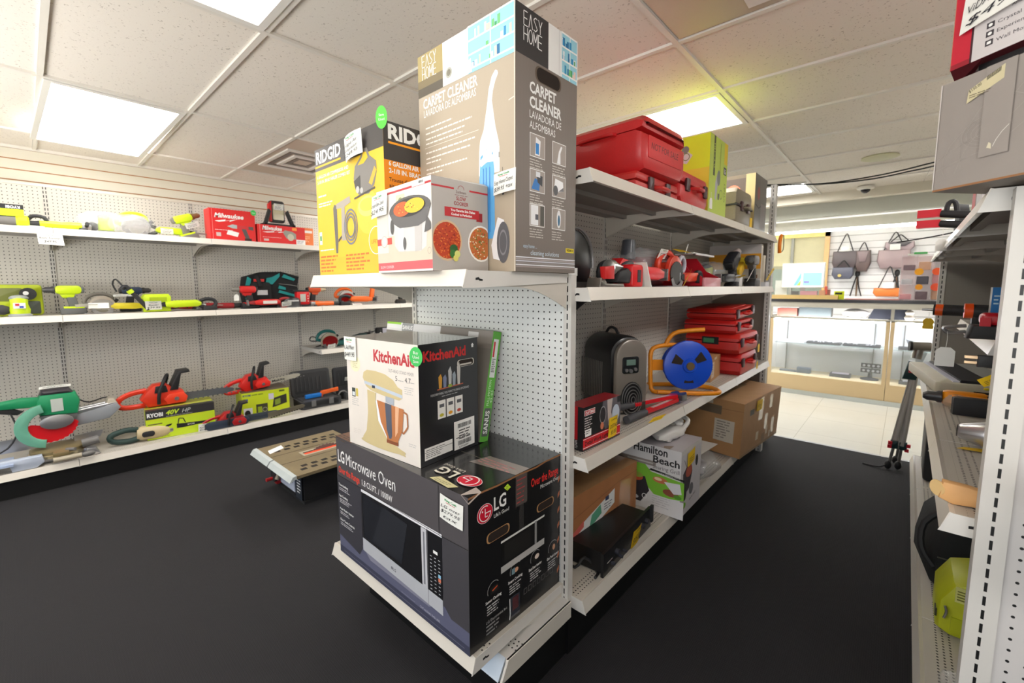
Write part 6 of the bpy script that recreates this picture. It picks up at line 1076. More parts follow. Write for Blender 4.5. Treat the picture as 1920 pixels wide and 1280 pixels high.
Rr.rect(.0, .32, .285, .343, P(214, 210, 206)); Rr.poly([(.03, .22), (.13, .27), (.16, .20), (.12, .12), (.04, .10)], P(70, 66, 70)); Rr.ell(.11, .215, .045, .03, P(176, 90, 70)); Rr.ell(.06, .11, .025, .035, P(60, 56, 60)); Rr.ell(.15, .11, .03, .03, P(110, 110, 114)); Rr.ell(.06, .05, .02, .015, P(130, 196, 60)); Rr.text('Hamilton Beach', .13, .05, .012, INK, rot=10, width=.09); Rr.line([(.04, .29), (.07, .25)], .006, P(120, 116, 120)); Rr.ell(.22, .24, .02, .03, P(60, 60, 60)); T.text('Hamilton Beach', .12, .15, .022, P(150, 144, 150), width=.14)
T.poly([(.27, 0), (.30, 0), (.30, .06), (.26, .03)], P(150, 130, 112)); o = fin(); price_tag(o, (.004, .075, .245), (0, 1, .15), (0, 0, 1), .10, .07, [''], yellow=True, head=None, label='yellow price tag')
t = TL('plastic_bag', 'crumpled white plastic bag lying on the grill box', 'bag', (-.89, 2.22, ZDk + .345), 85); wbag = mt((224, 220, 214), .35, var=.05, bump=.6, scale=25)
t.part('bag', lambda m: m.blob((.0, 0, .035), .12, .07, .036, wbag, .16, 26, 16, .9, 3).blob((.10, .01, .045), .055, .05, .042, wbag, .2, 20, 12, 1, 5)); t.part('fold', lambda m: m.tube([(.05, -.05, .04), (.10, -.06, .075), (.14, -.03, .085), (.15, .02, .08), (.12, .04, .05)], .012, wbag))
t = TL('plastic_bag', 'clear plastic bag of small parts right of the grill box', 'bag', (-.90, 2.62, ZDk), 90); t.part('bag', lambda m: bag_clear(m, (.05, 0, .06), (.20, .13, .06), 11)); t.part('contents', lambda m: m.blob((.02, 0, .05), .13, .08, .035, pl((150, 140, 140), .3), .2).blob((-.05, .02, .12), .04, .03, .05, pl((150, 60, 66)), .1))
t = TL('paper_sheet', 'white sheet of card sticking out above the clear bag', 'paper', (-.80, 2.44, ZDk + .20), 90, rx=0, ry=4); t.part('sheet', lambda m: m.box(0, 0, 0, .34, .22, .002, pl((220, 214, 206), .6))); t.part('support', lambda m: m.box(.06, .09, -.20, .26, .21, 0, pl((150, 132, 116))))
mb, L, Rr, T, fin = carton('carton', 'large battered brown shipping carton leaning out at the far end of the base shelf', 'box', (-.748, 3.075), ZDk + .022, -5, .44, .76, .375, card, mt((178, 138, 98), .6, var=.12, bump=.2), mt((184, 142, 98), .7, var=.1, bump=.15))
L.rect(.26, .09, .39, .24, P(206, 196, 180)); L.bars(.275, .22, .09, 7, .018, P(140, 130, 120)); L.rect(.14, .27, .30, .33, P(110, 94, 76)); L.rect(.16, .335, .24, .36, P(206, 196, 180)); L.line([(0, .3), (.44, .32)], .002, P(120, 84, 50))
Rr.rect(.12, .27, .20, .31, P(70, 66, 60)); tp = P(196, 166, 130, r=.15, coat=.6)
for a in ((.30, .20, .38, .36), (.44, .10, .50, .22), (.40, .02, .47, .08), (.60, .03, .66, .16), (.52, .25, .58, .35), (.02, .0, .76, .018)): Rr.rect(*a, tp)
for a in ((.28, .06, .33, .12), (.48, .06, .52, .12), (.56, .02, .59, .07)): Rr.rect(*a, P(220, 206, 180))
T.line([(.22, 0), (.22, .76)], .004, P(120, 84, 50)); T.rect(.19, 0, .25, .6, tp); o = fin(); o.rotation_euler = (R(0), R(2.5), R(-5)); o.location = (-.748, 3.075, ZDk + .004); price_tag(o, (.006, .22, .285), (0, 1, 0), (0, 0, 1), .11, .075, [''], yellow=True, head=None)
# ------------------------------------------------ goods on the right run (seen from -X; rz=-90 sends local x to -Y)
g0 = P(150, 142, 136, r=.5, coat=.1)
mb = MB(); mb.box(0, 0, 0, .42, .40, .222, g0, fm={0: P(120, 110, 100), 5: P(176, 172, 168)})
f = Face(mb, (0, 0, 0), (1, 0, 0), (0, 0, 1))
for k in range(5): f.line([(.04 + .02 * math.cos(a_ * .5 + k) * k + a_ * .008, .03 + .018 * a_ + .008 * math.sin(a_ + k * 2)) for a_ in range(9)], .0006, P(166, 158, 152))
for k in range(4): f.line([(.09 + (.012 + .006 * k) * math.cos(R(a_)) * 1.4, .10 + (.012 + .006 * k) * math.sin(R(a_))) for a_ in range(0, 300, 25)], .0006, P(168, 160, 154))
f.rect(.0, 0, .42, .004, P(150, 104, 66)); f.rect(0, .004, .0022, .222, P(206, 200, 196)); f.rect(.082, .05, .13, .222, P(153, 145, 139, r=.4, coat=.25)); f.poly([(.095, .066), (.103, .062), (.102, .072), (.098, .076)], P(214, 206, 180)); f.line([(.105, .066), (.110, .078), (.118, .09), (.128, .100)], .001, P(224, 220, 214))
f.poly([(.052, .165), (.112, .19), (.112, .216), (.054, .19)], P(206, 196, 158)); f.text('$130.00', .056, .184, .006, INK, width=.022, rot=22); f.k += 1
for i in range(12): f.rect(.084 + i * .0019, .197 + i * .0007, .085 + i * .0019, .205 + i * .0007, INK); f.k -= 1
f.k += 2; f.bars(.056, .178, .04, 2, .004, P(110, 100, 80))
o = mb.build('carton', smooth=0); o.location = (.026, 1.355, 1.594); o.rotation_euler = (0, 0, R(-40.5)); tag(o, 'gray floral patterned carton with a barcode label at the upper right', 'box')
red_ = P(196, 20, 48, r=.4, coat=.2)
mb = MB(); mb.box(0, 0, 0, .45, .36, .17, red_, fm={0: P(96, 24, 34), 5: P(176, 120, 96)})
f = Face(mb, (0, 0, 0), (1, 0, 0), (0, 0, 1)); f.rect(.038, 0, .45, .17, P(206, 200, 200)); f.rect(.034, 0, .038, .17, P(60, 20, 30)); f.rect(.0, .0, .034, .01, P(150, 14, 36))
for i, (t_, y) in enumerate((('Crystal Clear Sound', .053), ('Experience Cinema', .037), ('Wall Mountable', .020))):
    f.rect(.060, y - .002, .073, y + .009, P(60, 54, 60)); f.rect(.063, y + .001, .070, y + .006, WHITE) if i == 2 else f.ell(.0665, y + .0035, .0035, .003, WHITE); f.text(t_, .078, y, .0065, P(50, 48, 54), width=.0055 * len(t_))
f.text('Amazing Bass', .098, .073, .006, P(50, 48, 54)); mb2 = Face(mb, (0, 0, 0), (0, -1, 0), (0, 0, 1)); 
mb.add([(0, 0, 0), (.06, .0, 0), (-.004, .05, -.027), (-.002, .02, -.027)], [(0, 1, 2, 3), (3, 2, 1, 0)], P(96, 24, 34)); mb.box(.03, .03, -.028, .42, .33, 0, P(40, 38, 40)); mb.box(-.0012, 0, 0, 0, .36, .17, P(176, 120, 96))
o = mb.build('soundbar_box', smooth=0); o.location = (.036, 1.362, 1.845); o.rotation_euler = (0, 0, R(-40.5)); tag(o, 'red and white soundbar box on top of the gray carton, at the top right corner', 'box')
price_tag(o, (.016, -.006, .062), (1, 0, .12), (.08, 0, 1), .155, .075, ['ViDAO Sound Bar', '$49.95'], head='King Cash', curl=.004)
mb = MB(); mb.prism([(0, 0), (.06, 0), (.05, -.012)], 0, .001, P(70, 24, 32)); 
t = TL('tool_box', 'red and gray box standing upright on the right top shelf behind the carton', 'box', (.135, 2.05, 1.592), -90); t.part('carton', lambda m: (m.box(0, 0, 0, .10, .10, .19, P(190, 26, 36), fm={3: P(196, 30, 40)}), m.box(.101, .0, 0, .12, .10, .19, P(84, 84, 70)), m.box(.122, 0, 0, .26, .12, .16, P(206, 202, 204))), smooth=0)
t = TL('hedge_trimmer', 'black tool with two red tips reaching over the edge of the right top shelf', 'trimmer', (.30, 2.60, 1.592), 0)
t.part('bar', lambda m: [m.cyl((-.02, y, z), (-.215, y + .05, z2), .017, rub, .015) for y, z, z2 in ((0, .068, .104), (.0, .03, .062))] and m); t.part('red_tip', lambda m: [m.box(-.29, .03 + .01, z2 - .016, -.215, .06 + .01, z2 + .016, pl((206, 20, 40))) for z2 in (.108, .064)]); t.part('hook', lambda m: m.tube([(-.20, .05, .10), (-.195, .05, .145), (-.175, .05, .148), (-.165, .05, .1)], .009, rub).tube([(-.10, .02, .09), (-.09, .02, .135), (-.05, .01, .125), (-.03, 0, .07)], .007, rub)); t.part('body', lambda m: m.prism(rrect(-.03, .01, .16, .10, .02), -.05, .05, rub, ch=.012)); string_tag(t.o, (-.205, .035, .045), .05, drop=.05)
t = TL('wire_coil', 'black round coil at the edge of the right top shelf', 'coil', (.165, 2.98, 1.592), -90); t.part('coil', lambda m: m.lathe([(.03, 0), (.085, .01), (.09, .04), (.03, .05)], rub, (0, .03, .09), (0, -1, 0), 24)); t.part('wire', lambda m: m.tube([(0, -.02, .05), (.05, -.10, .03), (.09, -.22, .01)], .003, rub))
# middle right shelf
ZR = 1.217
t = TL('string_trimmer', 'long black pole tool with orange end cap sticking out of the small right shelf', 'trimmer', (.225, 2.86, ZR), 0); t.part('pole', lambda m: m.cyl((.15, .0, .055), (-.125, .03, .060), .022, rub, .026)); t.part('orange_band', lambda m: m.cyl((-.092, .026, .059), (-.118, .029, .060), .0268, pl((236, 90, 24)))); t.part('tip', lambda m: m.cyl((-.125, .03, .060), (-.165, .035, .060), .008, met_(), .005)); string_tag(t.o, (-.14, .0, .05), .05, True, ry=0); t.part('support', lambda m: m.box(.0, -.03, 0, .12, .03, .034, rub))
t = TL('grinder', 'orange ended tool lying on the small right shelf', 'grinder', (.285, 2.38, ZR), 0); t.part('housing', lambda m: m.cyl((-.11, .01, .078), (.10, 0, .07), .025, rub)); t.part('end_cap', lambda m: m.cyl((-.118, .01, .078), (-.095, .01, .078), .028, pl((236, 84, 24)), seg=20)); t.part('hole', lambda m: m.cyl((-.1195, .01, .078), (-.117, .01, .078), .007, INK)); t.part('handle', lambda m: m.prism(rrect(.02, .0, .10, .05, .012), -.025, .025, pl((206, 60, 40)), ch=.008))
t = TL('hedge_trimmer', 'red and black trimmer with a silver ring at the front of the small right shelf', 'trimmer', (.235, 2.10, ZR), 4); t.part('housing', lambda m: m.prism(rrect(-.05, .045, .20, .085, .014), -.03, .03, pl((190, 16, 34)), ch=.01)); t.part('lower_body', lambda m: m.prism([(-.08, .0), (.22, -.0), (.22, .045), (-.07, .045)], -.04, .04, rub, ch=.012)); t.part('hook', lambda m: m.tube([(-.08, 0, .04), (-.12, 0, .035), (-.135, 0, .03), (-.12, 0, .015), (-.08, 0, .02)], .006, met_())); t.part('red_label', lambda m: m.box(-.055, -.034, .03, -.03, -.03, .07, pl((214, 60, 70)))); string_tag(t.o, (-.125, -.01, .02), .065, drop=.055)
def blueb(f, a, h, t, r, l): f.rect(0, h * .45, a, h, P(30, 120, 190)); f.rect(a * .55, h * .6, a * .85, h * .82, P(190, 226, 240)); f.bars(a * .1, h * .8, a * .3, 3, h * .08, P(190, 226, 240)); f.rect(0, 0, a, h * .45, P(190, 186, 184)); f.bars(a * .1, h * .35, a * .7, 4, h * .08, P(110, 110, 110))
o = plainbox('accessory_box', 'small blue and gray box standing on the small right shelf', (.224, 2.28, ZR + .002), (.05, .05, .165), (170, 170, 172), 0, draw=blueb)
t = TL('extension_cord', 'black power plug with yellow tag hanging beside the right upright', 'cord', (.18, 1.50, 1.215), 0); t.part('plug', lambda m: m.prism([(-.045, -.016), (-.02, -.016), (.0, -.008), (.0, .012), (-.045, .012)], -.011, .011, rub, ch=.004)); t.part('prong', lambda m: [m.box(-.066, y, z, -.045, y + .002, z + .006, mt((206, 176, 140), .3, .6)) for y, z in ((-.007, .003), (.005, .003), (-.001, -.010))]); t.part('cable', lambda m: m.tube([(.0, 0, .002), (.03, .005, .008), (.07, .01, .02), (.16, .05, -.05), (.2, .2, -.3)], .006, rub)); price_tag(t.o, (-.030, -.01, -.062), (.8, .1, .6), (-.5, -.2, .6), .055, .022, [''], yellow=True, head=None)
# long right shelf
ZK = .877
t = TL('electronic_keyboard', 'cream desktop device with black keys in a row on the right shelf', 'keyboard', (.235, 3.25, ZK), -82); cm = pl((196, 190, 170), .5)
t.part('case', lambda m: m.prism(rrect(-.36, -.15, .34, .17, .02), 0, .055, cm, ax='z', ch=.008).box(-.34, .05, .055, .32, .15, .063, pl((150, 150, 146)))); t.part('keys', lambda m: [m.box(-.34 + i * .0235, -.06, .055, -.34 + i * .0235 + .019, .045, .068, pl((26, 26, 34))) for i in range(28)] and m); t.part('white_keys', lambda m: [m.box(-.34 + i * .0235, -.085, .055, -.34 + i * .0235 + .012, -.062, .062, pl((214, 216, 230))) for i in range(28)] and m); t.part('lamp', lambda m: m.blob((.341, .02, .04), .004, .010, .006, pl((226, 206, 30)))); t.part('slot', lambda m: m.box(.338, -.02, .014, .3415, .10, .024, INK))
t = drill('impact_driver', 'yellow and black impact driver lying at the front of the right shelf', (.205, 2.46, ZK + .032), (240, 150, 24), 182, 1.0, rx=90, chuck=(60, 60, 62))
t = TL('heat_gun', 'black tool with a wide chrome nozzle lying on the right shelf', 'tool', (.26, 1.98, ZK + .045), 170); t.part('nozzle', lambda m: m.lathe([(.020, .105), (.024, .10), (.040, .05), (.044, .04), (.046, .0), (.040, -.002)], met_((206, 206, 210)), (0, 0, 0), (1, 0, 0), 22).lathe([(.012, .108), (.02, .1085)], metd, ax=(1, 0, 0))); t.part('ring', lambda m: m.lathe([(.049, 0), (.049, -.014), (.044, -.016)], met_(), ax=(1, 0, 0))); t.part('housing', lambda m: m.lathe([(.044, -.016), (.048, -.06), (.052, -.16), (.03, -.2)], rub, ax=(1, 0, 0), seg=20)); t.part('cord', lambda m: m.tube([(-.16, 0, .03), (-.13, .06, .11), (-.09, .05, .13), (-.05, .06, .07), (-.05, .07, .0)], .013, rub))
t = TL('bottle', 'clear round bottle cap lying behind the yellow driver', 'container', (.19, 2.62, ZK), 0); t.part('cap', lambda m: m.lathe([(.04, 0), (.045, .02), (.03, .05), (.015, .055)], mt((206, 196, 176), .1, 0, 0, .5, 0)))
o = MB().prism([(0, 0), (.13, .01), (.13, .06), (.02, .03)], .0, .0006, TAGY, ax='z').build('price_tag', loc=(.15, 1.93, ZK + .003)); tag(o, 'loose yellow price tag lying flat on the right shelf', 'tag')
t = TL('chrome_tube', 'round chrome tube standing behind the near right upright', 'tube', (.285, 1.72, ZK), 0); t.part('tube', lambda m: m.cyl((0, 0, 0), (.0, 0, .15), .022, met_((190, 188, 186)), seg=18))
t = TL('hatchet', 'hatchet with a pale sawn wooden handle end pointing out over the right shelf', 'hatchet', (.165, 1.44, .905), 0); wd = mt((222, 170, 112), .6, var=.12, scale=20, bump=.1); t.part('handle', lambda m: m.prism([(-.075, -.020), (-.050, -.030), (.03, -.022), (.10, -.02), (.10, .020), (.02, .012), (-.03, .020), (-.07, .022)], -.014, .014, wd, ch=.006)); t.part('handle_end', lambda m: m.cyl((-.079, -.002, .0), (-.0765, .0, .0), .019, pl((236, 200, 140), .6))); t.part('head', lambda m: m.prism([(.03, .01), (.09, .03), (.16, .03), (.16, -.05), (.08, -.03)], -.012, .016, pl((44, 40, 38), .4), ch=.003).tube([(.06, 0, .02), (.03, 0, .04), (.06, 0, .055), (.12, 0, .05)], .006, met_()))
t.part('rest', lambda m: m.box(.02, -.03, -.028, .12, .03, -.018, rub))
# bottom right shelf
ZG = .234
t = TL('speaker', 'dark gray speaker cabinet at the far end of the right base shelf', 'speaker', (.145, 3.50, ZG), 0); t.part('cabinet', lambda m: m.prism(rrect(0, 0, .30, .38, .02), 0, .25, pl((44, 42, 42), .6), ch=.01))
t = circ_saw('table_saw', 'teal and black saw on the right base shelf, nearest the deck edge', (.27, 3.02, ZG), TEAL, -90, 1.05, guard=(50, 50, 54)); t.part('handle_frame', lambda m: m.tube([(.05, .08, .12), (.1, .1, .20), (-.1, .1, .28), (-.16, .08, .22), (-.13, .08, .10)], .014, pl(TEAL)))
t = TL('planer', 'teal and silver power planer on the right base shelf', 'power tool', (.26, 2.72, ZG), -78); t.part('housing', lambda m: m.prism([(-.15, .01), (.14, .01), (.15, .05), (.08, .11), (-.10, .115), (-.16, .06)], -.07, .06, pl((16, 84, 90)), ch=.02)); t.part('cover', lambda m: m.prism([(-.10, .09), (.06, .09), (.04, .125), (-.08, .125)], -.05, .04, met_((190, 200, 200)), ch=.008)); t.part('knob', lambda m: m.blob((-.16, -.02, .05), .02, .03, .015, pl((220, 120, 90)))); t.part('sole', lambda m: m.box(-.15, -.06, 0, .14, .05, .012, met_()))
t = TL('speaker_case', 'black soft carrying case with a strap handle on the right base shelf', 'case', (.145, 2.22, ZG), 8); cs = mt((20, 22, 22), .8, var=.2, bump=.4, scale=60)
t.part('body', lambda m: m.prism([(0, .03), (.03, 0), (.33, .0), (.34, .05), (.34, .24), (.06, .27), (.02, .22), (0, .1)], 0, .36, cs, ch=.03)); t.part('strap', lambda m: m.tube([(.005, .02, .09), (-.03, .04, .15), (-.02, .08, .23), (.04, .10, .29)], .012, rub)); t.part('logo', lambda m: m.lathe([(.035, 0), (.035, .003)], pl((44, 46, 46)), (.22, -.001, .20), (0, -1, 0), 20)); t.part('piping', lambda m: m.tube([(.01, -.002, .14), (.18, -.004, .13), (.33, -.002, .10)], .003, pl((80, 80, 70))))
t = TL('air_pump', 'lime green blower body on the right base shelf near the bottom corner', 'blower', (.165, 1.95, ZG), 0, None, .85); lg = mt((186, 192, 34), .45, var=.14, scale=12)
t.part('housing', lambda m: m.prism([(-.02, .02), (.02, 0), (.24, .0), (.26, .08), (.22, .22), (.10, .25), (.02, .22), (-.02, .14)], 0, .26, lg, ch=.03)); t.part('vent', lambda m: [m.box(.03, -.004, .165 + i * .011, .11, .004, .169 + i * .011, pl((120, 120, 40))) for i in range(4)] and m.box(.025, -.002, .155, .12, .002, .215, pl((214, 214, 130)))); t.part('intake', lambda m: m.tube([(.10, -.01, .12), (.15, -.035, .14), (.22, -.01, .15)], .032, pl((80, 76, 76)), seg=12)); t.part('panel', lambda m: m.box(.02, -.006, .03, .10, .004, .09, pl((176, 184, 30))).box(.12, -.006, .02, .2, .004, .08, pl((190, 198, 34)))); t.part('latch', lambda m: m.box(-.024, .02, .06, -.018, .06, .09, pl((60, 60, 30)))); t.part('clip', lambda m: m.tube([(.0, -.01, .08), (.005, -.014, .11), (.0, -.01, .13)], .004, met_()))
t = TL('plastic_bag', 'clear bag of metal parts at the bottom right of the picture', 'bag', (.20, 1.66, ZG), 0); t.part('contents', lambda m: m.blob((0, 0, .02), .035, .04, .018, met_((150, 150, 150)), .25, 14, 8)); t.part('bag', lambda m: bag_clear(m, (0, 0, .032), (.055, .06, .03), 21))
# tripod leaning at the end of the right run
t = TL('survey_tripod', 'gray and dark green tripod with red clamps standing on the carpet edge', 'tripod', (-.005, 4.30, 0), 0); tg = pl((24, 56, 58)); tm = mt((186, 182, 178), .35, .2)
top_ = Vector((.10, .06, .86))
def leg(m, foot, r1):
    f_ = Vector(foot); mid = f_.lerp(top_, .22)
    d = (top_ - f_).normalized(); s_ = d.cross(Vector((0, 1, 0))).normalized() * .016
    m.cyl(tuple(mid), tuple(top_ - d * .08), .016 * r1, tm, seg=10)
    m.cyl(tuple(mid + s_), tuple(top_ + s_ * .8 - d * .08), .009, pl((160, 158, 154)), seg=8)
    m.cyl(tuple(f_ + d * .03), tuple(mid), .010, metd, seg=8)
for nm, ft, k_ in (('leg', (-.012, .0, .0), 1), ('leg', (.045, .03, .0), 1.3), ('leg', (.03, .16, .0), 1)): t.part(nm, lambda m: leg(m, ft, k_))
t.part('leg_clamp', lambda m: [m.prism(rrect(x - .02, z - .03, x + .025, z + .03, .006), y - .02, y + .02, tg, ch=.004) for x, y, z in ((.010, .01, .20), (.062, .04, .19))]); t.part('clamp_lever', lambda m: [m.box(x, y, z, x + .024, y + .02, z + .024, pl((214, 20, 40))) for x, y, z in ((-.022, -.02, .20), (-.024, -.02, .172), (.082, .02, .185), (.074, .02, .15), (.055, .0, .755))]); t.part('head', lambda m: m.prism([(.02, .70), (.10, .70), (.135, .82), (.05, .84)], .02, .09, tg, ch=.01).cyl((.09, .05, .86), (.10, .05, .93), .03, met_((150, 146, 140))).cyl((.055, .03, .95), (.16, .06, .95), .032, pl((130, 124, 112)), seg=16).cyl((.045, .027, .95), (.06, .03, .95), .035, rub)); t.part('foot', lambda m: [m.blob((x, y, .035), .022, .02, .033, rub) for x, y in ((-.012, 0), (.045, .03), (.03, .16))]); t.part('strap', lambda m: m.tube([(-.01, 0, .05), (-.06, -.02, .012), (-.16, .0, .006)], .006, rub))
# ------------------------------------------------ sales counter and the wall behind it
maple = mt((214, 190, 148), .45, var=.06, scale=3); alum = mt((206, 202, 188), .35, .3)
glass = bpy.data.materials.new('case_glass'); glass.use_nodes = True; nt = glass.node_tree; b = nt.nodes['Principled BSDF']
b.inputs['Base Color'].default_value = (.9, .96, .94, 1); b.inputs['Roughness'].default_value = .03; b.inputs['Alpha'].default_value = .12; b.inputs['Coat Weight'].default_value = .3
led = mt((250, 252, 255), .5, 0, CASE_LED, var=0); inner = mt((226, 230, 236), .5, var=.02)
def case_(name, lab, x0, x1, y=6.6, dep=.5):
    t = thing(name, lab, 'display case', (x0, y, 0)); W_ = x1 - x0
    MB().box(0, 0, .03, W_, .02, .245, maple).box(0, .02, .03, W_, dep, .23, maple).build('base', t, smooth=0)
    MB().box(0, dep - .02, .245, W_, dep, .985, inner).box(0, 0.02, .235, W_, dep - .02, .247, mt((222, 206, 170), .5)).build('back_panel', t, smooth=0)
    fr = MB(); [fr.box(a, 0, .245, a + .035, .03, .985, maple) for a in (0, W_ - .035)]; fr.box(0, 0, .975, W_, .03, 1.0, alum); fr.box(0, dep - .03, .975, W_, dep, 1.0, alum)
    for a in (0, W_ - .02): fr.box(a, .03, .975, a + .02, dep - .03, 1.0, alum)
    fr.build('frame', t, smooth=0)
    MB().box(.035, .008, .247, W_ - .035, .014, .975, glass).build('front_glass', t, smooth=0); MB().box(.02, .03, .988, W_ - .02, dep - .03, .996, glass).build('top_glass', t, smooth=0)
    MB().box(.04, .12, .640, W_ - .04, dep - .06, .648, mt((190, 214, 214), .08, 0, 0, .45, 0)).build('glass_shelf', t, smooth=0); MB().box(.05, .035, .955, W_ - .05, .06, .972, led).build('light_strip', t, smooth=0)
    for a in (.12, W_ - .15): MB().box(a, dep - .05, .247, a + .012, dep - .035, .95, metd).build('standard', t, smooth=0)
    return t
case_('display_case', 'wide lit glass display case under the sales counter', -1.32, -.115); case_('display_case', 'second lit glass case right of the wide one, with a gray bust inside', -.11, 1.25); case_('display_case', 'glass display case hidden behind the center run', -3.2, -1.325)
mb = MB(); mb.box(-3.2, 6.55, 1.19, 1.3, 7.14, 1.225, mt((46, 46, 50), .3, var=.15, coat=.3)); mb.box(-3.2, 6.56, 1.125, 1.3, 6.60, 1.19, alum)
for x in (-3.18, -1.34, -.118, 1.26): mb.box(x, 6.62, .99, x + .03, 6.66, 1.13, alum)
mb.box(-3.2, 7.08, 0, 1.3, 7.12, 1.19, mt((150, 148, 150), .5)) if False else None
o = mb.build('countertop', smooth=0); tag(o, 'long dark countertop on pale rails above the display cases', 'counter')
struct(MB().box(-3.2, 6.585, 0, 1.3, 6.60, .055, mt((200, 206, 204), .3, .4)).build('trim_6', smooth=0))
velvet = pl((30, 32, 44), .8); jew = met_((214, 214, 224))
t = thing('jewelry_tray', 'dark tray of jewelry on the floor of the wide case, near its middle', 'tray', (-.66, 6.76, .248)); MB().box(0, 0, 0, .21, .16, .04, velvet).build('tray', t, smooth=0); MB().box(.02, .02, .04, .19, .14, .044, pl((176, 170, 190))).build('pad', t, smooth=0)
t = thing('jewelry_tray', 'dark blue gift box on the floor of the wide case, at left', 'tray', (-1.02, 6.78, .248)); MB().prism(rrect(0, 0, .15, .11, .01), 0, .07, pl((70, 84, 104)), ax='z', ch=.005).build('box', t); MB().box(-.2, .03, 0, -.01, .12, .02, pl((90, 100, 116))).build('liner', t, smooth=0)
t = thing('watch_display', 'black two-tier stand of watches in the wide case, at right', 'stand', (-.36, 6.82, .248))
MB().lathe([(.09, 0), (.09, .012), (.02, .03), (.016, .08)], velvet, (.09, .03, 0)).build('base', t); MB().box(0, .02, .085, .19, .05, .135, velvet).box(.0, .04, .145, .19, .07, .195, velvet).build('bar', t, smooth=0)
mb = MB(); [mb.cyl((.03 + i * .045, .012 + j * .02, .11 + j * .06), (.03 + i * .045, .02 + j * .02, .11 + j * .06), .014, jew, seg=10) for i in range(4) for j in range(2)]; mb.build('watches', t)
for k, (x, w_) in enumerate(((-1.25, .30), (-.93, .36), (-.55, .36))):
    t = thing('ring_tray', ('left', 'middle', 'right')[k] + ' of three jewelry trays on the glass shelf of the wide case', 'tray', (x, 6.76, .650)); MB().box(0, 0, 0, w_, .2, .022, velvet if k else pl((220, 222, 232))).build('tray', t, smooth=0)
    mb = MB(); [mb.blob((.02 + (w_ - .04) * rnd.random(), .03 + .14 * rnd.random(), .026), .008, .008, .006, jew, seg=6, rings=4) for _ in range(16)]; mb.build('jewelry', t)
t = thing('necklace_bust', 'gray necklace bust standing in the second glass case', 'stand', (.13, 6.84, .248)); MB().prism([(.04, .26), (.06, .26), (.10, .40), (.10, .50), (.07, .50), (.055, .44), (-.01, .44), (-.03, .50), (-.10, .52), (-.07, .44), (-.01, .34), (.0, .26)], 0, .03, pl((110, 116, 128)), ch=.006).build('bust', t); MB().box(-.02, 0, 0, .06, .05, .26, pl((190, 196, 206))).build('stand', t); 
t = thing('ring_tray', 'dark tray on the glass shelf of the second case', 'tray', (-.03, 6.76, .650)); MB().box(0, 0, 0, .30, .2, .022, velvet).build('tray', t, smooth=0)
t = thing('jewelry_tray', 'small tray of bright trinkets at the bottom of the second case', 'tray', (.0, 6.74, .248)); MB().box(0, 0, 0, .16, .12, .03, velvet).build('tray', t, smooth=0); mb = MB(); [mb.blob((.02 + .12 * rnd.random(), .02 + .08 * rnd.random(), .036), .012, .012, .01, jew, seg=6, rings=4) for _ in range(14)]; mb.build('trinkets', t)
# things between the case tops and the countertop
t = thing('cash_box', 'red brown box under the left end of the countertop', 'box', (-1.27, 6.72, .998)); MB().box(0, 0, 0, .22, .2, .10, pl((176, 96, 84))).build('box', t, smooth=0)
t = thing('cardboard_box', 'dark flat box under the counter left of center', 'box', (-1.03, 6.74, .998)); MB().box(0, 0, 0, .34, .2, .12, pl((96, 104, 106))).build('box', t, smooth=0)
t = thing('necklace_stand', 'white bust display under the countertop', 'stand', (-.55, 6.72, .998)); MB().blob((.1, .05, .06), .13, .05, .055, pl((232, 228, 222)), .1).build('bust', t); MB().box(.0, 0, .0, .2, .1, .01, pl((232, 228, 222))).build('base', t)
t = thing('display_pad', 'black display pads under the right half of the countertop', 'pad', (-.33, 6.76, .998)); MB().prism([(0, 0), (.42, 0), (.38, .12), (.05, .12)], 0, .12, velvet).build('pad', t)
t = thing('necklace_stand', 'white coiled display cone under the right of the countertop', 'stand', (.0, 6.68, .998)); MB().lathe([(.03, 0), (.045, .03), (.03, .06), (.04, .09), (.02, .115)], pl((226, 214, 196)), (.04, .03, 0)).build('cone', t)
# on the countertop
t = thing('monitor', 'white framed screen showing blue panels on the counter', 'monitor', (-1.25, 6.74, 1.226)); MB().prism(rrect(0, .14, .47, .46, .01), 0, .03, pl((232, 234, 230)), ch=.004).build('frame', t)
mb = MB(); sc_ = lambda c: mt(c, .3, 0, .8, var=0); f = Face(mb, (0, 0, .14), (1, 0, 0), (0, 0, 1), step=.0008); f.rect(.012, .012, .458, .308, sc_((226, 234, 232))); f.rect(.03, .03, .22, .20, sc_((196, 196, 234))); f.poly([(.14, .03), (.18, .03), (.22, .13), (.22, .20)], sc_((120, 180, 236))); f.poly([(.17, .03), (.215, .03), (.22, .10)], sc_((170, 220, 90))); f.rect(.24, .03, .44, .19, sc_((150, 218, 236))); f.rect(.25, .06, .31, .09, sc_((140, 140, 190))); f.bars(.04, .22, .1, 2, .02, sc_((190, 206, 214))); f.bars(.3, .25, .12, 2, .02, sc_((190, 206, 214))); mb.build('screen', t, smooth=0)
MB().box(.15, .0, 0, .32, .12, .01, pl((210, 210, 210))).box(.21, .05, 0, .26, .07, .16, pl((210, 210, 210))).build('stand', t, smooth=0)
t = thing('paper_stack', 'white folder standing left of the screen', 'paper', (-1.33, 6.80, 1.226)); MB().box(0, 0, 0, .14, .02, .24, pl((226, 232, 226))).build('folder', t, smooth=0)
t = thing('wooden_ledge', 'light wood ledge along the left part of the countertop', 'ledge', (-1.34, 6.62, 1.226)); MB().box(0, 0, 0, .72, .10, .05, pl((232, 200, 130))).build('ledge', t, smooth=0)
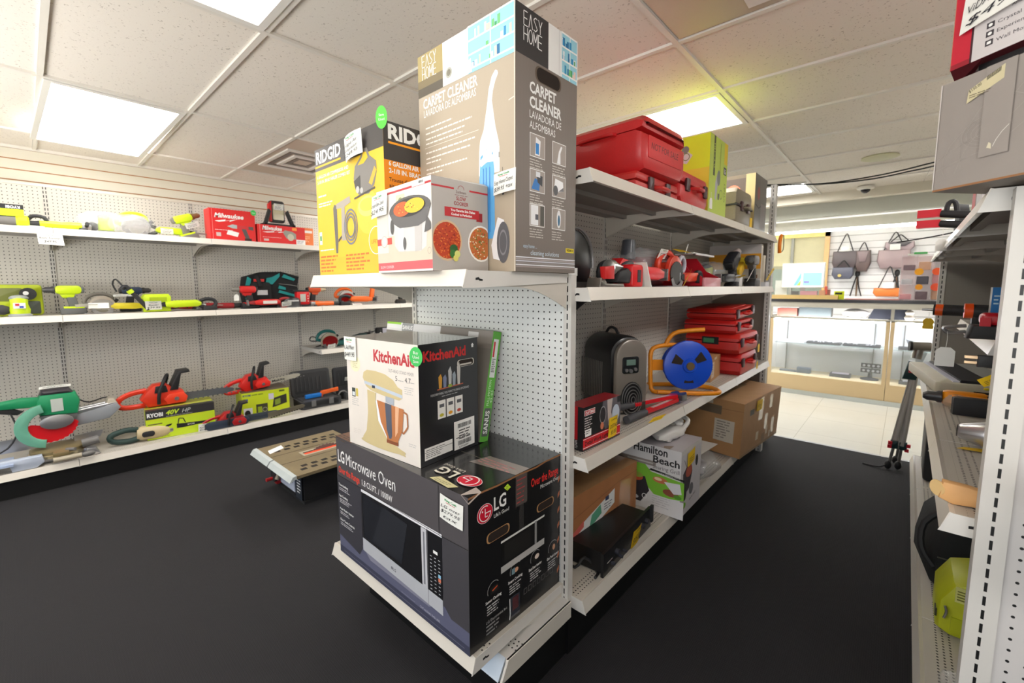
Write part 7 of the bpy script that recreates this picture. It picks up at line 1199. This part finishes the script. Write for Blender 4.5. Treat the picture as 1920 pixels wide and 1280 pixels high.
t = thing('sign_holder', 'small yellow and black card standing on the counter', 'sign', (-.665, 6.66, 1.226)); mb = MB(); mb.box(0, 0, 0, .10, .015, .10, pl((214, 226, 30))); mb.box(.01, -.002, .06, .08, 0, .085, INK); mb.build('card', t, smooth=0)
t = thing('pen_tray', 'pink tray with desk clutter below the screen', 'tray', (-1.02, 6.66, 1.277)); MB().box(0, 0, 0, .18, .06, .05, pl((196, 150, 160))).build('tray', t, smooth=0); MB().box(.2, 0, 0, .26, .05, .06, pl((196, 150, 120))).build('pen_cup', t, smooth=0); MB().box(-.1, .0, 0, -.02, .05, .05, pl((110, 110, 110))).build('stapler', t, smooth=0)
t = thing('red_phone', 'small red and brown object at the right of the screen', 'phone', (-.78, 6.80, 1.226)); MB().box(0, 0, 0, .06, .04, .12, pl((150, 96, 86))).box(.0, -.004, .06, .03, 0, .16, pl((236, 110, 100))).build('body', t, smooth=0)
mb = MB(); mb.box(-.56, 6.70, 1.226, -.06, 6.78, 1.238, pl((226, 160, 150))); o = mb.build('counter_mat', smooth=0); tag(o, 'thin pink mat on the countertop right of the yellow card', 'mat')
# acrylic display of little packs
acr = mt((236, 226, 228), .08, 0, 0, .25, 0, coat=.5)
t = thing('acrylic_display', 'clear tiered acrylic display of small packs on the counter', 'display', (-.07, 6.70, 1.226)); mb = MB()
for z in (0, .17, .33, .50): mb.box(0, 0, z, .40, .22, z + .008, acr)
for x in (0, .13, .26, .395): mb.box(x, 0, 0, x + .006, .22, .50, acr)
mb.build('rack', t, smooth=0); MB().box(0, .205, 0, .4, .21, .5, mt((226, 206, 206), .5, 0, 0, .55, 0)).build('back', t, smooth=0)
for x, z, c_, r_ in ((.155, .32, (244, 170, 20), .038), (.30, .32, (250, 96, 40), .04), (.165, .15, (240, 160, 30), .032), (.30, .15, (250, 90, 50), .042), (.33, .48, (250, 80, 60), .03)): MB().cyl((x, -.006, z), (x, -.002, z), r_, pl(c_, .5), seg=20).build('price_dot', t)
for i, (x, z) in enumerate(((.01, .01), (.14, .01), (.27, .01), (.01, .18), (.14, .18), (.27, .18), (.02, .34), (.15, .34), (.28, .34))):
    c_ = ((226, 166, 170), (130, 110, 116), (224, 180, 150), (206, 206, 210), (90, 90, 100))[i % 5]; MB().prism(rrect(x, z, x + .10, z + .06 + .03 * (i % 3), .01), .05, .15, pl(c_), ch=.005).build('pack', t)
t = thing('green_sign', 'green and white flat box on top of the acrylic display', 'box', (-.02, 6.74, 1.735)); MB().box(0, 0, 0, .17, .1, .015, pl((226, 236, 220))).box(.05, -.002, .008, .16, .1, .03, pl((60, 170, 80))).build('box', t, smooth=0)
# handbags on the back slatwall
def handbag(lab, x, z, w_, h, c, y=8.12, strap=.22, flap=None, tagx=True, soft=.03):
    t = thing('handbag', lab, 'handbag', (x, y, z)); m0 = mt(c, .45, var=.12, scale=8)
    MB().prism([(-w_ / 2, h), (-w_ / 2 - .01, h * .4), (-w_ / 2 + soft, 0), (w_ / 2 - soft, 0), (w_ / 2 + .01, h * .4), (w_ / 2, h)], 0, .14, m0, ch=.03).build('body', t)
    MB().tube([(-w_ * .36, .06, h * .9), (-w_ * .15, .09, h + strap * .6), (0, .12, h + strap), (w_ * .15, .09, h + strap * .6), (w_ * .36, .06, h * .9)], .007, rub).build('strap', t)
    if flap: MB().prism([(-w_ / 2 + .02, h * .95), (w_ / 2 - .02, h * .95), (w_ * .2, h * .45), (-w_ * .2, h * .45)], -.014, .0, mt(flap, .4), ch=.004).build('flap', t)
    if tagx: MB().box(-.05, -.02, h * .98, .06, -.016, h * .98 + .08, TAGW).build('price_tag', t, smooth=0)
    return t
handbag('dark brown leather bag with thin straps on the back wall, left', -.72, 1.62, .28, .28, (84, 74, 76), strap=.26)
handbag('brown bucket bag with yellow tassels beside the dark brown bag', -.51, 1.60, .17, .30, (100, 84, 82), flap=(128, 110, 112), y=8.13, strap=.12, tagx=False)
t = handbag('small slate clutch with round charm below the brown bag', -.72, 1.49, .24, .17, (84, 86, 100), y=7.99, tagx=False, strap=.1); MB().cyl((-.03, -.02, .05), (-.03, -.004, .05), .022, mt((200, 180, 110), .3, .6), seg=14).build('charm', t)
handbag('large taupe tote hanging on the back wall, right', -.17, 1.63, .34, .26, (156, 136, 138), strap=.25)
handbag('round topped taupe bag with dark stripe behind the large tote', -.12, 1.88, .30, .12, (176, 158, 162), y=8.14, strap=.10, flap=(80, 76, 80), tagx=False)
handbag('small orange pouch with a tag low on the back wall', -.20, 1.24, .30, .12, (224, 124, 54), y=8.0, strap=.30)
for k, (x, lab) in enumerate(((-.56, 'dark strap cluster hanging below the brown bags'), (-.12, 'dark strap cluster hanging above the orange pouch'))):
    o = MB().tube([(x, 8.26, 1.58), (x - .04, 8.25, 1.40), (x - .07, 8.25, 1.24)], .008, rub).tube([(x, 8.26, 1.58), (x + .02, 8.25, 1.4), (x + .06, 8.25, 1.24)], .008, rub).tube([(x, 8.26, 1.58), (x, 8.25, 1.24)], .01, pl((110, 84, 60))).blob((x, 8.24, 1.57), .03, .03, .05, rub).build('bag_straps'); tag(o, lab, 'strap')
# doorway-like office window left of the slatwall
t = thing('office_window', 'framed interior window with yellow header behind the counter', 'window', (-1.92, 8.205, 1.16)); MB().box(0, 0, 0, .06, .05, 1.1, pl((206, 186, 150))).box(.94, 0, 0, 1.0, .05, 1.1, pl((232, 180, 120))).box(0, 0, .98, 1.0, .05, 1.1, pl((232, 214, 130))).box(.5, 0.01, 0, .54, .04, .98, pl((140, 140, 130))).build('frame', t, smooth=0)
MB().box(.06, .05, 0, .94, .07, .98, pl((150, 146, 118))).box(.06, .048, .55, .94, .05, .98, pl((196, 190, 150))).box(.25, .04, 0, .94, .048, .50, pl((126, 138, 126))).build('pane', t, smooth=0)
# bright valance light over the back wall
t = thing('valance_light', 'long white light valance over the back wall behind the counter', 'light', (-3.0, 6.95, 2.0)); MB().box(0, 0, .12, 4.5, .04, .24, mt((238, 236, 226), .5)).build('housing', t, smooth=0); MB().box(0.1, .05, .10, 3.6, .16, .13, mt((255, 255, 252), .5, 0, 22, var=0)).build('tube', t, smooth=0)

# ------------------------------------------------ nest the pieces that belong to a part one level deeper
NEST = {'chain': 'guide_bar', 'latch': 'base_shell', 'hub': 'drum', 'cutout': 'drum', 'cord': 'drum', 'trigger': 'handle', 'screen': 'frame', 'jewelry': 'tray', 'pad': 'tray', 'watches': 'bar',
        'pack': 'rack', 'price_dot': 'rack', 'opening': 'sheath', 'decal': 'housing', 'keys': 'case', 'white_keys': 'case', 'clamp_lever': 'leg_clamp', 'grille': 'front_panel', 'control_panel': 'front_panel',
        'panel': 'housing', 'knob': 'front_panel', 'display': 'housing', 'button': 'housing', 'hole': 'end_cap', 'zipper': 'body', 'trim': 'body', 'pocket': 'body', 'label_patch': 'pocket', 'lens': 'door_frame'}
for root in [o for o in sc.objects if o.parent is None and 'category' in o]:
    kids = list(root.children); names = {}
    for c in kids: names.setdefault(c.name.split('.')[0], c)
    for c in kids:
        tgt = NEST.get(c.name.split('.')[0])
        if tgt and tgt in names and names[tgt] is not c and names[tgt].parent is root and not c.children and tuple(names[tgt].location) == (0, 0, 0): c.parent = names[tgt]
